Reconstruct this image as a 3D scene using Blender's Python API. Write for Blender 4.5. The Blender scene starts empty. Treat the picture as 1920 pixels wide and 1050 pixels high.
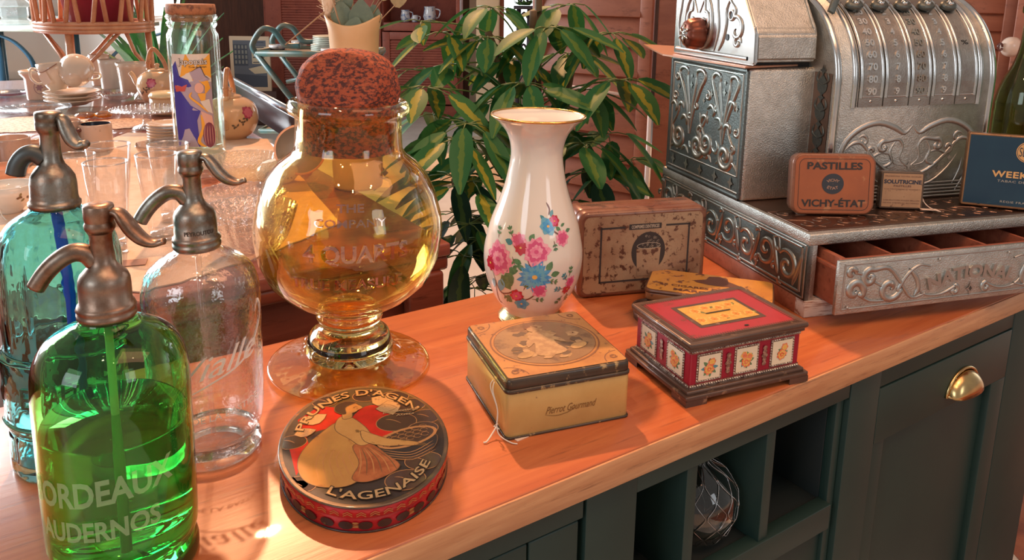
import bpy, bmesh, math, random
from mathutils import Vector, Matrix, noise
R=math.radians; PI=math.pi
sc=bpy.context.scene; COL=sc.collection
# ------------------------------------------------------------------ camera, world, lights, exposure
CZ=.92                      # counter height
CAMZ=CZ+.48; F=1470.; PX0,PY0=960.,296.; PIT=R(12.18); ROL=R(.78)
_r=Vector((1,0,0)); _u=Vector((0,math.sin(PIT),math.cos(PIT))); _f=Vector((0,math.cos(PIT),-math.sin(PIT)))
CR=_r*math.cos(ROL)+_u*math.sin(ROL); CU=_u*math.cos(ROL)-_r*math.sin(ROL)
cam=bpy.data.cameras.new('camera'); co=bpy.data.objects.new('camera',cam); COL.objects.link(co); sc.camera=co
co.matrix_world=Matrix(((CR.x,CU.x,-_f.x,0),(CR.y,CU.y,-_f.y,0),(CR.z,CU.z,-_f.z,CAMZ),(0,0,0,1)))
cam.sensor_width=36; cam.lens=36*F/1920; cam.shift_y=-(525-PY0)/1920; cam.clip_start=.02; cam.clip_end=200
sc.view_settings.view_transform='Standard'; sc.view_settings.look='None'; sc.view_settings.gamma=1; sc.view_settings.exposure=-0.12
sc.view_settings.use_curve_mapping=False
sc.cycles.max_bounces=12; sc.cycles.transmission_bounces=12; sc.cycles.transparent_max_bounces=24; sc.cycles.diffuse_bounces=4; sc.cycles.glossy_bounces=6
w=bpy.data.worlds.new('world'); sc.world=w; w.use_nodes=True
wn=w.node_tree; bg=wn.nodes['Background']
_tc=wn.nodes.new('ShaderNodeTexCoord'); _sp=wn.nodes.new('ShaderNodeSeparateXYZ'); wn.links.new(_tc.outputs['Generated'],_sp.inputs[0])
def _mr(src,a,b,c,d):   # daylight of the street side: bright near the horizon beyond the shop windows, dim warm room light elsewhere
    n=wn.nodes.new('ShaderNodeMapRange'); n.interpolation_type='SMOOTHSTEP'
    for k,v in zip(('From Min','From Max','To Min','To Max'),(a,b,c,d)): n.inputs[k].default_value=v
    wn.links.new(src,n.inputs[0]); return n.outputs[0]
_m1=wn.nodes.new('ShaderNodeMath'); _m1.operation='MULTIPLY'; wn.links.new(_mr(_sp.outputs[1],.25,.65,0,1),_m1.inputs[0]); wn.links.new(_mr(_sp.outputs[2],.16,.34,1,0),_m1.inputs[1])
_mx=wn.nodes.new('ShaderNodeMix'); _mx.data_type='RGBA'; wn.links.new(_m1.outputs[0],_mx.inputs['Factor']); _mx.inputs['A'].default_value=(.36,.325,.30,1); _mx.inputs['B'].default_value=(3.0,3.1,3.1,1)
wn.links.new(_mx.outputs['Result'],bg.inputs[0]); bg.inputs[1].default_value=1
def light(name,typ,loc,target,energy,color,**k):
    l=bpy.data.lights.new(name,typ); l.energy=energy; l.color=color
    for a,b in k.items(): setattr(l,a,b)
    o=bpy.data.objects.new(name,l); COL.objects.link(o); o.location=loc
    o.rotation_euler=(Vector(target)-Vector(loc)).to_track_quat('-Z','Y').to_euler(); return o
light('sun','SUN',(-1.2,4,5),(0,0.2,.2),4.2,(1,.50,.25),angle=R(1.6))
light('assumed_window_fill','AREA',(-2.2,-2.2,2.3),(-.1,1.2,1.0),31,(.82,.92,1),shape='RECTANGLE',size=1.5,size_y=1.4)  # added cool fill behind the camera, for a window assumed but not built
light('assumed_side_window_fill','AREA',(2.8,-1.6,2.2),(.6,1.2,1.0),13,(.9,.95,1),shape='RECTANGLE',size=1.0,size_y=1.4)  # weaker added fill from the camera's right; its window is assumed as well
light('street_window_light','AREA',(-5.2,4.6,2.2),(-.8,1.6,.9),480,(.9,.96,1),shape='RECTANGLE',size=2.6,size_y=1.8)
light('ceiling_glow_fill','AREA',(.95,.55,2.75),(.75,1.2,1.2),17,(1,.48,.26),shape='RECTANGLE',size=1.7,size_y=1.1)  # added warm fill, an orange ceiling glow for the register metal to reflect
for i,(x,y) in enumerate([(-.35,.1),(.25,-.25),(.9,.35)]):
    light('assumed_ceiling_spotlight','SPOT',(x,y,2.9),(x*.6+.15,1.15,.9),18,(1,.62,.36),shadow_soft_size=.03,spot_size=R(70),spot_blend=.6)  # assumed warm ceiling lamps, out of view and without fittings
# ------------------------------------------------------------------ geometry helpers
def ray(u,v):
    return (CR*((u-PX0)/F)+CU*(-(v-PY0)/F)+_f)
def at(u,v,z=0.):          # point of the plane z (relative to the counter) on the ray of a pixel
    d=ray(u,v); t=(CZ+z-CAMZ)/d.z; return Vector((0,0,CAMZ))+d*t
def atd(u,v,y):            # same, on the plane at distance y
    d=ray(u,v); t=y/d.y; return Vector((0,0,CAMZ))+d*t
def px(n,p):               # length of n pixels at point p
    return n*(Vector(p)-Vector((0,0,CAMZ))).dot(_f)/F
class MB:
    def __init__(s,k=1): s.bm=bmesh.new(); s.k=k
    def face(s,vs,mat=0,sm=True):
        try: f=s.bm.faces.new(vs)
        except ValueError: return None
        f.material_index=mat; f.smooth=sm; return f
    def v(s,p): return s.bm.verts.new(p)
    def lathe(s,prof,seg=48,mat=0,M=None,sm=True,rf=None,arc=None):
        rings=[]
        for r,z in prof:
            if abs(r)<1e-6: q=[s.v((0,0,z))]
            else:
                q=[]
                for i in range(seg):
                    a=2*PI*i/seg; rr=rf(r,z,a) if rf else r
                    q.append(s.v((rr*math.cos(a),rr*math.sin(a),z)))
            rings.append(q)
        if M is not None:
            for q in rings:
                for x in q: x.co=M@x.co
        for a,b in zip(rings,rings[1:]):
            for i in range(seg):
                j=(i+1)%seg
                if len(a)==1 and len(b)==1: continue
                if len(a)==1: s.face([a[0],b[j],b[i]],mat,sm)
                elif len(b)==1: s.face([a[i],a[j],b[0]],mat,sm)
                else: s.face([a[i],a[j],b[j],b[i]],mat,sm)
        return s
    def tube(s,pts,rad,seg=10,mat=0,cap=True,flat=None):
        pts=[Vector(p) for p in pts]; n=len(pts); rings=[]; up=None
        for i,p in enumerate(pts):
            t=(pts[min(i+1,n-1)]-pts[max(i-1,0)])
            if t.length<1e-9: t=Vector((0,0,1))
            t.normalize()
            if up is None:
                up=Vector((0,0,1)) if abs(t.z)<.9 else Vector((1,0,0))
            x=t.cross(up)
            if x.length<1e-6: x=t.orthogonal()
            x.normalize(); y=x.cross(t).normalized(); up=y
            r=rad[i] if isinstance(rad,(list,tuple)) else rad
            fy=flat if flat else 1
            rings.append([s.v(p+x*math.cos(2*PI*k/seg)*r+y*math.sin(2*PI*k/seg)*r*fy) for k in range(seg)])
        for a,b in zip(rings,rings[1:]):
            for k in range(seg): s.face([a[k],a[(k+1)%seg],b[(k+1)%seg],b[k]],mat)
        if cap: s.face(rings[0][::-1],mat); s.face(rings[-1],mat)
        return s
    def box(s,c,d,bev=0,mat=0,M=None,seg=2):
        b=bmesh.new(); bmesh.ops.create_cube(b,size=1)
        for x in b.verts: x.co=Vector((x.co.x*d[0],x.co.y*d[1],x.co.z*d[2]))
        if bev>0: bmesh.ops.bevel(b,geom=b.edges[:],offset=min(bev,min(d)*.45),segments=seg,affect='EDGES',profile=.5)
        mp={}
        for x in b.verts:
            p=x.co+Vector(c)
            if M is not None: p=M@p
            mp[x]=s.v(p)
        for f in b.faces: s.face([mp[x] for x in f.verts],mat,bev>0)
        b.free(); return s
    def prism(s,loop,z0,z1,mat=0,bev=0,M=None,topmat=None,sm=False):
        """loop of (x,y), extruded z0..z1, optional rounded top and bottom edge"""
        n=len(loop); cx=sum(p[0] for p in loop)/n; cy=sum(p[1] for p in loop)/n
        def inset(k):
            out=[]
            for i in range(n):
                a=Vector(loop[i-1]);b=Vector(loop[i]);c=Vector(loop[(i+1)%n])
                t=((b-a).normalized()+(c-b).normalized())
                if t.length<1e-9: t=(c-b)
                t.normalize(); nn=Vector((-t.y,t.x)); out.append(b+nn*k)
            return out
        lev=[(0,z0),(0,z1)] if bev<=0 else [(bev,z0),(bev*.3,z0+bev*.3),(0,z0+bev),(0,z1-bev),(bev*.3,z1-bev*.3),(bev,z1)]
        rings=[]
        for k,z in lev:
            L=inset(k) if k else [Vector(p) for p in loop]
            ring=[]
            for p in L:
                q=Vector((p[0],p[1],z))
                if M is not None: q=M@q
                ring.append(s.v(q))
            rings.append(ring)
        for a,b in zip(rings,rings[1:]):
            for i in range(n): s.face([a[i],a[(i+1)%n],b[(i+1)%n],b[i]],mat,sm or bev>0)
        s.face(rings[0][::-1],mat,False); s.face(rings[-1],mat if topmat is None else topmat,False)
        return s
    def poly(s,pts,mapf,h=0,mat=0,rings=1):
        """flat star-shaped patch laid on a surface"""
        n=len(pts); cx=sum(p[0] for p in pts)/n; cy=sum(p[1] for p in pts)/n
        c=s.v(mapf(cx,cy,h)); prev=None
        for k in range(1,rings+1):
            t=k/rings
            ring=[s.v(mapf(cx+(p[0]-cx)*t,cy+(p[1]-cy)*t,h)) for p in pts]
            for i in range(n):
                j=(i+1)%n
                if prev is None: s.face([c,ring[i],ring[j]],mat)
                else: s.face([prev[i],ring[i],ring[j],prev[j]],mat)
            prev=ring
        return s
    def ngon(s,pts,mapf,h=0,mat=0,n=4):
        q=cr([(p[0],p[1],0) for p in pts],n,True) if n>1 else pts
        s.face([s.v(mapf(p[0],p[1],h)) for p in q],mat,False); return s
    def quad(s,x0,y0,x1,y1,mapf,h=0,mat=0,nx=1,ny=1):
        g=[[s.v(mapf(x0+(x1-x0)*i/nx,y0+(y1-y0)*j/ny,h)) for j in range(ny+1)] for i in range(nx+1)]
        for i in range(nx):
            for j in range(ny): s.face([g[i][j],g[i+1][j],g[i+1][j+1],g[i][j+1]],mat)
        return s
    def ribbon(s,pts,w,mapf,h=.002,mat=0,taper=True,h0=0,flat=False):
        n=len(pts); rows=[]
        for i,p in enumerate(pts):
            a=Vector(pts[max(i-1,0)][:2]); b=Vector(pts[min(i+1,n-1)][:2]); t=b-a
            if t.length<1e-9: t=Vector((1,0))
            t.normalize(); nn=Vector((-t.y,t.x)); k=1
            if taper: k=min(1,.25+3.2*min(i,n-1-i)/max(1,n-1))
            ww=(w[i] if isinstance(w,(list,tuple)) else w)*k*.5*s.k
            prof=((-1,0),(1,0)) if flat else ((-1,0),(-.76,.85),(0,1),(.76,.85),(1,0))
            rows.append([s.v(mapf(p[0]+nn.x*ww*q,p[1]+nn.y*ww*q,h0+h*(1 if flat else e)*(1 if flat else (.4+.6*k)))) for q,e in prof])
        for a,b in zip(rows,rows[1:]):
            for i in range(len(a)-1): s.face([a[i],b[i],b[i+1],a[i+1]],mat)
        return s
    def out(s,name,mats,parent=None,loc=None,rot=None,norm=True,solid=0):
        if norm: bmesh.ops.recalc_face_normals(s.bm,faces=s.bm.faces[:])
        me=bpy.data.meshes.new(name); s.bm.to_mesh(me); s.bm.free()
        for m in (mats if isinstance(mats,(list,tuple)) else [mats]): me.materials.append(m)
        o=bpy.data.objects.new(name,me); COL.objects.link(o)
        if parent is not None: o.parent=parent
        if loc is not None: o.location=loc
        if rot is not None: o.rotation_euler=(0,0,rot) if not isinstance(rot,(tuple,list)) else rot
        if solid:
            m=o.modifiers.new('thickness','SOLIDIFY'); m.thickness=solid
        return o
def thing(name,label,cat,loc=(0,0,0),rot=0,group=None):
    o=bpy.data.objects.new(name,None); COL.objects.link(o); o.location=loc; o.empty_display_size=.05
    o.rotation_euler=rot if isinstance(rot,(tuple,list)) else (0,0,rot)
    return tag(o,label,cat,group)
def tag(o,label,cat,group=None,kind=None):
    o['label']=label; o['category']=cat
    if group: o['group']=group
    if kind: o['kind']=kind
    return o
def struct(o): o['kind']='structure'; return o
def copy_tree(o,parent=None):
    c=o.copy(); COL.objects.link(c)
    if parent is not None: c.parent=parent
    for ch in list(o.children): copy_tree(ch,c)
    return c
def plane(o,u,v):
    o=Vector(o);u=Vector(u).normalized();v=Vector(v).normalized();n=u.cross(v)
    return lambda x,y,z=0:o+u*x+v*y+n*z
def cr(pts,n=8,closed=False):
    P=[Vector(p) for p in pts]; out=[]; m=len(P)
    rng=range(m) if closed else range(m-1)
    for i in rng:
        if closed: p0,p1,p2,p3=P[(i-1)%m],P[i],P[(i+1)%m],P[(i+2)%m]
        else: p0,p1,p2,p3=P[max(i-1,0)],P[i],P[i+1],P[min(i+2,m-1)]
        for k in range(n):
            t=k/n; out.append(.5*((2*p1)+(-p0+p2)*t+(2*p0-5*p1+4*p2-p3)*t*t+(-p0+3*p1-3*p2+p3)*t**3))
    if not closed: out.append(P[-1])
    return out
def rrect(w,d,r,n=5):
    L=[]
    for cx,cy,a0 in ((w/2-r,d/2-r,0),(-w/2+r,d/2-r,90),(-w/2+r,-d/2+r,180),(w/2-r,-d/2+r,270)):
        for k in range(n+1):
            a=R(a0+90*k/n); L.append((cx+r*math.cos(a),cy+r*math.sin(a)))
    return L
def ell(cx,cy,a,b,n=14,rot=0):
    c,s_=math.cos(rot),math.sin(rot)
    return [(cx+a*math.cos(2*PI*k/n)*c-b*math.sin(2*PI*k/n)*s_,cy+a*math.cos(2*PI*k/n)*s_+b*math.sin(2*PI*k/n)*c) for k in range(n)]
def leafp(x,y,L,W,a,n=5):
    out=[];c,s_=math.cos(a),math.sin(a)
    pr=[(0,0),(.25,.42),(.5,.5),(.78,.3),(1,0),(.78,-.3),(.5,-.5),(.25,-.42)]
    return [(x+L*p*c-W*q*s_,y+L*p*s_+W*q*c) for p,q in pr]
def interp(prof,z):
    for (r0,z0),(r1,z1) in zip(prof,prof[1:]):
        if z0<=z<=z1 or z1<=z<=z0:
            t=0 if z1==z0 else (z-z0)/(z1-z0); return r0+(r1-r0)*t
    return prof[-1][0]
def cylmap(a0,rf,z0=0):
    def f(x,y,h=0):
        z=z0+y; r=rf(z) if callable(rf) else rf; a=a0+x/max(r,1e-4); r+=h
        return Vector((r*math.cos(a),r*math.sin(a),z))
    return f
_tc={}
def text(mb,s,size,mapf,mat=0,h=.0003,ext=0,cx=0,cy=0,width=None,bold=0,shear=0,arc=None,sub=False,space=1.0,align='C'):
    key=(s,bold,shear,ext>0,space)
    if key not in _tc:
        c=bpy.data.curves.new('t','FONT'); c.body=s; c.size=1; c.offset=bold; c.shear=shear; c.extrude=.5 if ext>0 else 0; c.resolution_u=3; c.space_character=space
        o=bpy.data.objects.new('t',c); COL.objects.link(o); bpy.context.view_layer.update()
        me=o.evaluated_get(bpy.context.evaluated_depsgraph_get()).to_mesh()
        vs=[tuple(v.co) for v in me.vertices]; fs=[tuple(p.vertices) for p in me.polygons]
        bpy.data.objects.remove(o); bpy.data.curves.remove(c); _tc[key]=(vs,fs)
    vs,fs=_tc[key]
    if not vs: return
    xs=[v[0] for v in vs]; ys=[v[1] for v in vs]; x0,x1=min(xs),max(xs); kx=size
    if width: kx=width/(x1-x0)
    off=(x0+x1)/2 if align=='C' else x0
    out=[]
    for x,y,z in vs:
        X=(x-off)*kx; Y=y*size-.35*size; Z=h+(z+.5)*ext if ext>0 else h
        if arc:
            rad,sgn=arc
            if sgn>0: a=PI/2-X/rad; X,Y=math.cos(a)*(rad+Y),math.sin(a)*(rad+Y)-rad
            else: a=-PI/2+X/rad; X,Y=math.cos(a)*(rad-Y),math.sin(a)*(rad-Y)+rad
        out.append(mb.v(mapf(cx+X,cy+Y,Z)))
    for f in fs: mb.face([out[i] for i in f],mat,False)
# ------------------------------------------------------------------ materials
_m={}
def nm(name):
    m=bpy.data.materials.new(name); m.use_nodes=True; return m,m.node_tree,m.node_tree.nodes['Principled BSDF']
def C4(c): return (c[0],c[1],c[2],1)
def pm(name,c,rough=.5,metal=0,spec=.5,coat=0,c2=None,scale=20,lo=.4,hi=.6,bump=0,bscale=60,stretch=None,detail=6,emit=None,c3=None,s3=8,lo3=.55,hi3=.65,sss=0,alpha=None):
    if name in _m: return _m[name]
    m,nt,b=nm(name); b.inputs['Base Color'].default_value=C4(c); b.inputs['Roughness'].default_value=rough; b.inputs['Metallic'].default_value=metal
    b.inputs['Specular IOR Level'].default_value=spec; b.inputs['Coat Weight'].default_value=coat; b.inputs['Coat Roughness'].default_value=.08
    tc=nt.nodes.new('ShaderNodeTexCoord'); mp=nt.nodes.new('ShaderNodeMapping'); nt.links.new(tc.outputs['Object'],mp.inputs[0])
    if stretch: mp.inputs['Scale'].default_value=stretch
    last=None
    def layer(a,bcol,sc_,lo_,hi_,d):
        n=nt.nodes.new('ShaderNodeTexNoise'); n.inputs['Scale'].default_value=sc_; n.inputs['Detail'].default_value=d; n.inputs['Roughness'].default_value=.65
        nt.links.new(mp.outputs[0],n.inputs['Vector'])
        r=nt.nodes.new('ShaderNodeValToRGB'); r.color_ramp.elements[0].position=lo_; r.color_ramp.elements[1].position=hi_
        nt.links.new(n.outputs['Fac'],r.inputs[0]); x=nt.nodes.new('ShaderNodeMix'); x.data_type='RGBA'
        nt.links.new(r.outputs[0],x.inputs['Factor'])
        if a is None: x.inputs['A'].default_value=C4(c)
        else: nt.links.new(a,x.inputs['A'])
        x.inputs['B'].default_value=C4(bcol); return x.outputs['Result']
    if c2: last=layer(None,c2,scale,lo,hi,detail)
    if c3: last=layer(last,c3,s3,lo3,hi3,8)
    if last is not None: nt.links.new(last,b.inputs['Base Color'])
    if bump:
        n=nt.nodes.new('ShaderNodeTexNoise'); n.inputs['Scale'].default_value=bscale; n.inputs['Detail'].default_value=5; nt.links.new(mp.outputs[0],n.inputs['Vector'])
        bp=nt.nodes.new('ShaderNodeBump'); bp.inputs['Strength'].default_value=bump; bp.inputs['Distance'].default_value=.002
        nt.links.new(n.outputs['Fac'],bp.inputs['Height']); nt.links.new(bp.outputs[0],b.inputs['Normal'])
    if emit: b.inputs['Emission Color'].default_value=C4(emit[:3]); b.inputs['Emission Strength'].default_value=emit[3]
    if sss: b.inputs['Subsurface Weight'].default_value=sss; b.inputs['Subsurface Scale'].default_value=.01
    _m[name]=m; return m
def glass(name,c,ior=1.47,rough=0,bump=0,bscale=30,dens=None):
    if name in _m: return _m[name]
    m,nt,b=nm(name); b.inputs['Base Color'].default_value=C4(c); b.inputs['Transmission Weight'].default_value=1; b.inputs['IOR'].default_value=ior; b.inputs['Roughness'].default_value=rough
    if bump:
        tc=nt.nodes.new('ShaderNodeTexCoord'); n=nt.nodes.new('ShaderNodeTexNoise'); n.inputs['Scale'].default_value=bscale; n.inputs['Detail'].default_value=2
        nt.links.new(tc.outputs['Object'],n.inputs['Vector']); bp=nt.nodes.new('ShaderNodeBump'); bp.inputs['Strength'].default_value=bump; bp.inputs['Distance'].default_value=.004
        nt.links.new(n.outputs['Fac'],bp.inputs['Height']); nt.links.new(bp.outputs[0],b.inputs['Normal'])
    _m[name]=m; return m
def thin(name,c,refl=.12,edge=.75,bump=0,bscale=80,frost=0):
    """thin-walled glass: tinted see-through with a mirror reflection that grows towards grazing view"""
    if name in _m: return _m[name]
    m,nt,b=nm(name); nt.nodes.remove(b); o=nt.nodes['Material Output']
    t=nt.nodes.new('ShaderNodeBsdfTransparent'); t.inputs[0].default_value=C4(c); g=nt.nodes.new('ShaderNodeBsdfGlossy'); g.inputs['Roughness'].default_value=.02+frost*.2
    g.inputs[0].default_value=(1,1,1,1)
    lw=nt.nodes.new('ShaderNodeLayerWeight'); lw.inputs[0].default_value=.5
    mr=nt.nodes.new('ShaderNodeMapRange'); mr.inputs['To Min'].default_value=refl*.4; mr.inputs['To Max'].default_value=edge
    pw=nt.nodes.new('ShaderNodeMath'); pw.operation='POWER'; pw.inputs[1].default_value=2.6; nt.links.new(lw.outputs['Facing'],pw.inputs[0]); nt.links.new(pw.outputs[0],mr.inputs[0]); mx=nt.nodes.new('ShaderNodeMixShader'); nt.links.new(mr.outputs[0],mx.inputs[0]); nt.links.new(t.outputs[0],mx.inputs[1]); nt.links.new(g.outputs[0],mx.inputs[2])
    out=mx.outputs[0]
    if frost:
        d=nt.nodes.new('ShaderNodeBsdfDiffuse'); d.inputs[0].default_value=C4(c); m2=nt.nodes.new('ShaderNodeMixShader'); m2.inputs[0].default_value=frost
        nt.links.new(out,m2.inputs[1]); nt.links.new(d.outputs[0],m2.inputs[2]); out=m2.outputs[0]
    if bump:
        tc=nt.nodes.new('ShaderNodeTexCoord'); n=nt.nodes.new('ShaderNodeTexNoise'); n.inputs['Scale'].default_value=bscale
        nt.links.new(tc.outputs['Object'],n.inputs['Vector']); bp=nt.nodes.new('ShaderNodeBump'); bp.inputs['Strength'].default_value=bump; bp.inputs['Distance'].default_value=.004
        nt.links.new(n.outputs['Fac'],bp.inputs['Height']); nt.links.new(bp.outputs[0],g.inputs['Normal']); nt.links.new(bp.outputs[0],lw.inputs['Normal'])
    nt.links.new(out,o.inputs[0]); _m[name]=m; return m
def wood(name,a,b_,rot=0,scale=1,rough=.4,streak=14,long=.6,dark=None,coat=0):
    if name in _m: return _m[name]
    m,nt,b=nm(name); tc=nt.nodes.new('ShaderNodeTexCoord'); mp=nt.nodes.new('ShaderNodeMapping'); nt.links.new(tc.outputs['Object'],mp.inputs[0])
    mp.inputs['Scale'].default_value=(long*scale,streak*scale,streak*scale); mp.inputs['Rotation'].default_value=(0,0,rot)
    def N(s_,d,r_=.6,dist=0):
        n=nt.nodes.new('ShaderNodeTexNoise'); n.inputs['Scale'].default_value=s_; n.inputs['Detail'].default_value=d; n.inputs['Roughness'].default_value=r_; n.inputs['Distortion'].default_value=dist
        nt.links.new(mp.outputs[0],n.inputs['Vector']); return n.outputs['Fac']
    r=nt.nodes.new('ShaderNodeValToRGB'); r.color_ramp.elements[0].color=C4(a); r.color_ramp.elements[1].color=C4(b_); r.color_ramp.elements[0].position=.32; r.color_ramp.elements[1].position=.68
    nt.links.new(N(2.2,8,.62,.6),r.inputs[0]); col=r.outputs[0]
    d=dark or tuple(x*.35 for x in a)
    r2=nt.nodes.new('ShaderNodeValToRGB'); r2.color_ramp.elements[0].position=.56; r2.color_ramp.elements[1].position=.70; nt.links.new(N(5.5,6,.75),r2.inputs[0])
    mf=nt.nodes.new('ShaderNodeMath'); mf.operation='MULTIPLY'; mf.inputs[1].default_value=.8; nt.links.new(r2.outputs[0],mf.inputs[0])
    x=nt.nodes.new('ShaderNodeMix'); x.data_type='RGBA'; nt.links.new(mf.outputs[0],x.inputs['Factor']); nt.links.new(col,x.inputs['A']); x.inputs['B'].default_value=C4(d)
    nt.links.new(x.outputs['Result'],b.inputs['Base Color']); b.inputs['Roughness'].default_value=rough; b.inputs['Coat Weight'].default_value=coat
    bp=nt.nodes.new('ShaderNodeBump'); bp.inputs['Strength'].default_value=.15; bp.inputs['Distance'].default_value=.001; nt.links.new(N(9,5),bp.inputs['Height']); nt.links.new(bp.outputs[0],b.inputs['Normal'])
    _m[name]=m; return m
W_CTR=wood('counter_wood',(.40,.095,.030),(.57,.180,.060),long=1.2,streak=16,rough=.33,dark=(.20,.055,.025),coat=.2)
W_EDGE=wood('counter_edge_wood',(.46,.20,.09),(.66,.36,.18),long=2.0,streak=30,rough=.45,dark=(.20,.08,.04))
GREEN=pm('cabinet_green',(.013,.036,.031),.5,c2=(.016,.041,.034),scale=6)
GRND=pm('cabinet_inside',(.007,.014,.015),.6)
MAHO=wood('mahogany',(.16,.035,.02),(.26,.065,.035),long=1,streak=10,rough=.25,coat=.5)
MAHT=wood('mahogany_top',(.22,.06,.045),(.34,.11,.08),long=1,streak=9,rough=.18,coat=.6)
PEWTER=pm('old_pewter',(.34,.32,.28),.36,1,c2=(.16,.12,.09),scale=34,lo=.42,hi=.62,c3=(.34,.17,.10),s3=20,lo3=.5,hi3=.66,bump=.25,bscale=90)
PEWTERR=pm('reddish_pewter',(.36,.25,.19),.38,1,c2=(.20,.11,.07),scale=30,lo=.42,hi=.62,c3=(.30,.27,.23),s3=18,lo3=.5,hi3=.66,bump=.2,bscale=80)
CHROME=pm('worn_chrome',(.50,.50,.50),.24,1,c2=(.34,.27,.23),scale=30,lo=.45,hi=.75,bump=.1)
SILV=pm('register_nickel',(.60,.61,.58),.47,1,c2=(.42,.42,.39),scale=55,lo=.35,hi=.75,bump=.6,bscale=420)
SILVD=pm('register_dark_nickel',(.13,.155,.15),.45,.85,c2=(.10,.10,.09),scale=12,lo=.35,hi=.7,bump=.3,bscale=300)
SILVP=pm('register_polished_nickel',(.68,.68,.67),.2,1,c2=(.48,.44,.40),scale=24,lo=.5,hi=.8)
BRONZE=pm('register_brown_lid',(.20,.13,.10),.34,1,c2=(.26,.16,.12),scale=14,bump=.2)
RELT=pm('register_relief',(.46,.46,.44),.42,1)
RELD=pm('register_dark_relief',(.36,.40,.38),.36,.95,c2=(.36,.29,.23),scale=10)
RWOOD=wood('register_wood',(.30,.09,.045),(.45,.16,.09),long=2,streak=22,rough=.45)
WHITEW=pm('flaking_white_wood',(.75,.62,.55),.7,c2=(.35,.16,.10),scale=14,lo=.5,hi=.62,stretch=(1,6,10))
BLACK=pm('black_paint',(.012,.012,.014),.5)
INK=pm('dark_ink',(.035,.03,.03),.6)
PORC=pm('cream_porcelain',(.82,.76,.68),.09,spec=.6,coat=.6)
CREAM=pm('cream_ceramic',(.68,.43,.24),.16,coat=.5)
CREAM2=pm('light_ceramic',(.76,.60,.46),.15,coat=.5)
SPECK=pm('speckled_stoneware',(.50,.34,.26),.25,c2=(.28,.2,.15),scale=160,lo=.62,hi=.70,coat=.4)
GOLD=pm('gold_trim',(.85,.48,.15),.22,1)
BRASS=pm('brushed_brass',(.72,.50,.22),.24,1,c2=(.5,.33,.15),scale=10)
G_CLEAR=thin('clear_glass',(.97,.96,.95),.10,.55)
G_CUT=thin('cut_glass',(.90,.88,.86),.55,1,bump=1,bscale=150)
G_AQ=thin('pale_glass',(.90,.96,.95),.12,.7)
STRING=pm('white_string',(.78,.70,.6),.8)
CANE=pm('cane',(.62,.30,.14),.4,c2=(.48,.19,.08),scale=16)
PAPER=pm('paper',(.78,.6,.48),.7)
# ------------------------------------------------------------------ frames
CA=R(33.5); FX=Vector((math.cos(CA),math.sin(CA),0)); FY=Vector((-math.sin(CA),math.cos(CA),0)); CO=Vector((-.0898,.6062,0))
def cf(s,t,z=0): p=CO+FX*s+FY*t; return Vector((p.x,p.y,CZ+z))
def deg(v): return math.atan2(v.y,v.x)
# ------------------------------------------------------------------ setting
FLR=pm('floor_tiles',(.55,.50,.45),.25,c2=(.62,.58,.52),scale=3)
b=MB(); b.box((0,3,-.05),(16,16,.1)); struct(b.out('floor',FLR))
b=MB()
BRK=pm('brown_planks',(.10,.035,.02),.55,c2=(.06,.02,.012),scale=5,stretch=(6,6,.6))
WALLC=pm('pale_wall',(.62,.5,.38),.8)
# back wall: dark planks, then the pale stretch with a bright window opening
def wallbox(name,x0,x1,y,z0,z1,m,th=.12):
    b=MB(); b.box(((x0+x1)/2,y+th/2,(z0+z1)/2),(x1-x0,th,z1-z0)); return struct(b.out(name,m))
yB=9.7
def xat(u,y): return (u-PX0)/F*y/ (1) if False else atd(u,60,y).x
wallbox('wall_back',xat(330,yB),xat(880,yB),yB,0,3.2,BRK)
wallbox('wall_back_pale',xat(880,yB),xat(938,yB),yB,0,3.2,WALLC)
wallbox('wall_back_low',xat(938,yB),xat(1040,yB),yB,0,.55,WALLC)
wallbox('wall_back_end',xat(1040,yB),xat(1500,yB),yB,0,3.2,BRK)
b=MB(); g=xat(938,yB); h=xat(1040,yB); b.box(((g+h)/2,yB+.06,1.9),(h-g,.01,2.7)); struct(b.out('window_2',thin('window_pane',(.98,.99,1),.05,.5)))
# pale post in front of the wall
b=MB(); p=atd(915,60,8.4); b.box((p.x,8.4,1.6),(.24,.2,3.2),.01); struct(b.out('trim_1',pm('pale_post',(.66,.48,.30),.6)))
b=MB(); p=atd(943,60,8.6); b.box((p.x-.02,8.6,1.6),(.06,.1,3.2),.01); struct(b.out('trim_2',pm('red_brown_post',(.30,.09,.05),.5)))
# street side: bright ground beyond the big window
b=MB(); b.box((-9,9,-.03),(12,16,.02)); struct(b.out('exterior_ground',pm('sunlit_paving',(.78,.66,.46),.8,c2=(.66,.56,.4),scale=1.2)))
wx=-4.1
b=MB()
for y in (3.2,5.6,8.2): b.box((-4.4+ (y-3)*.12,y,1.6),(.05,.05,3.2),.005)
b.box((-4.1,5.7,.25),(.06,5.4,.5),.01)
struct(b.out('window_1',pm('window_frame_paint',(.55,.62,.66),.5)))
# rug on the floor behind the plant
b=MB(); b.box((2.6,.6,.001),(2.6,3.2,.002)); struct(b.out('floor_terracotta',pm('terracotta',(.34,.12,.06),.5,c2=(.22,.07,.04),scale=9)))
b=MB(); c=at(850,300,-.92+.012); b.box((c.x+.62,c.y+.1,.009),(1.75,1.9,.018),.004); tag(b.out('rug',pm('beige_rug',(.55,.42,.28),.95,c2=(.40,.29,.18),scale=60,bump=.8,bscale=90)),'beige speckled woven rug on the floor behind the leafy plant','rug')
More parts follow.
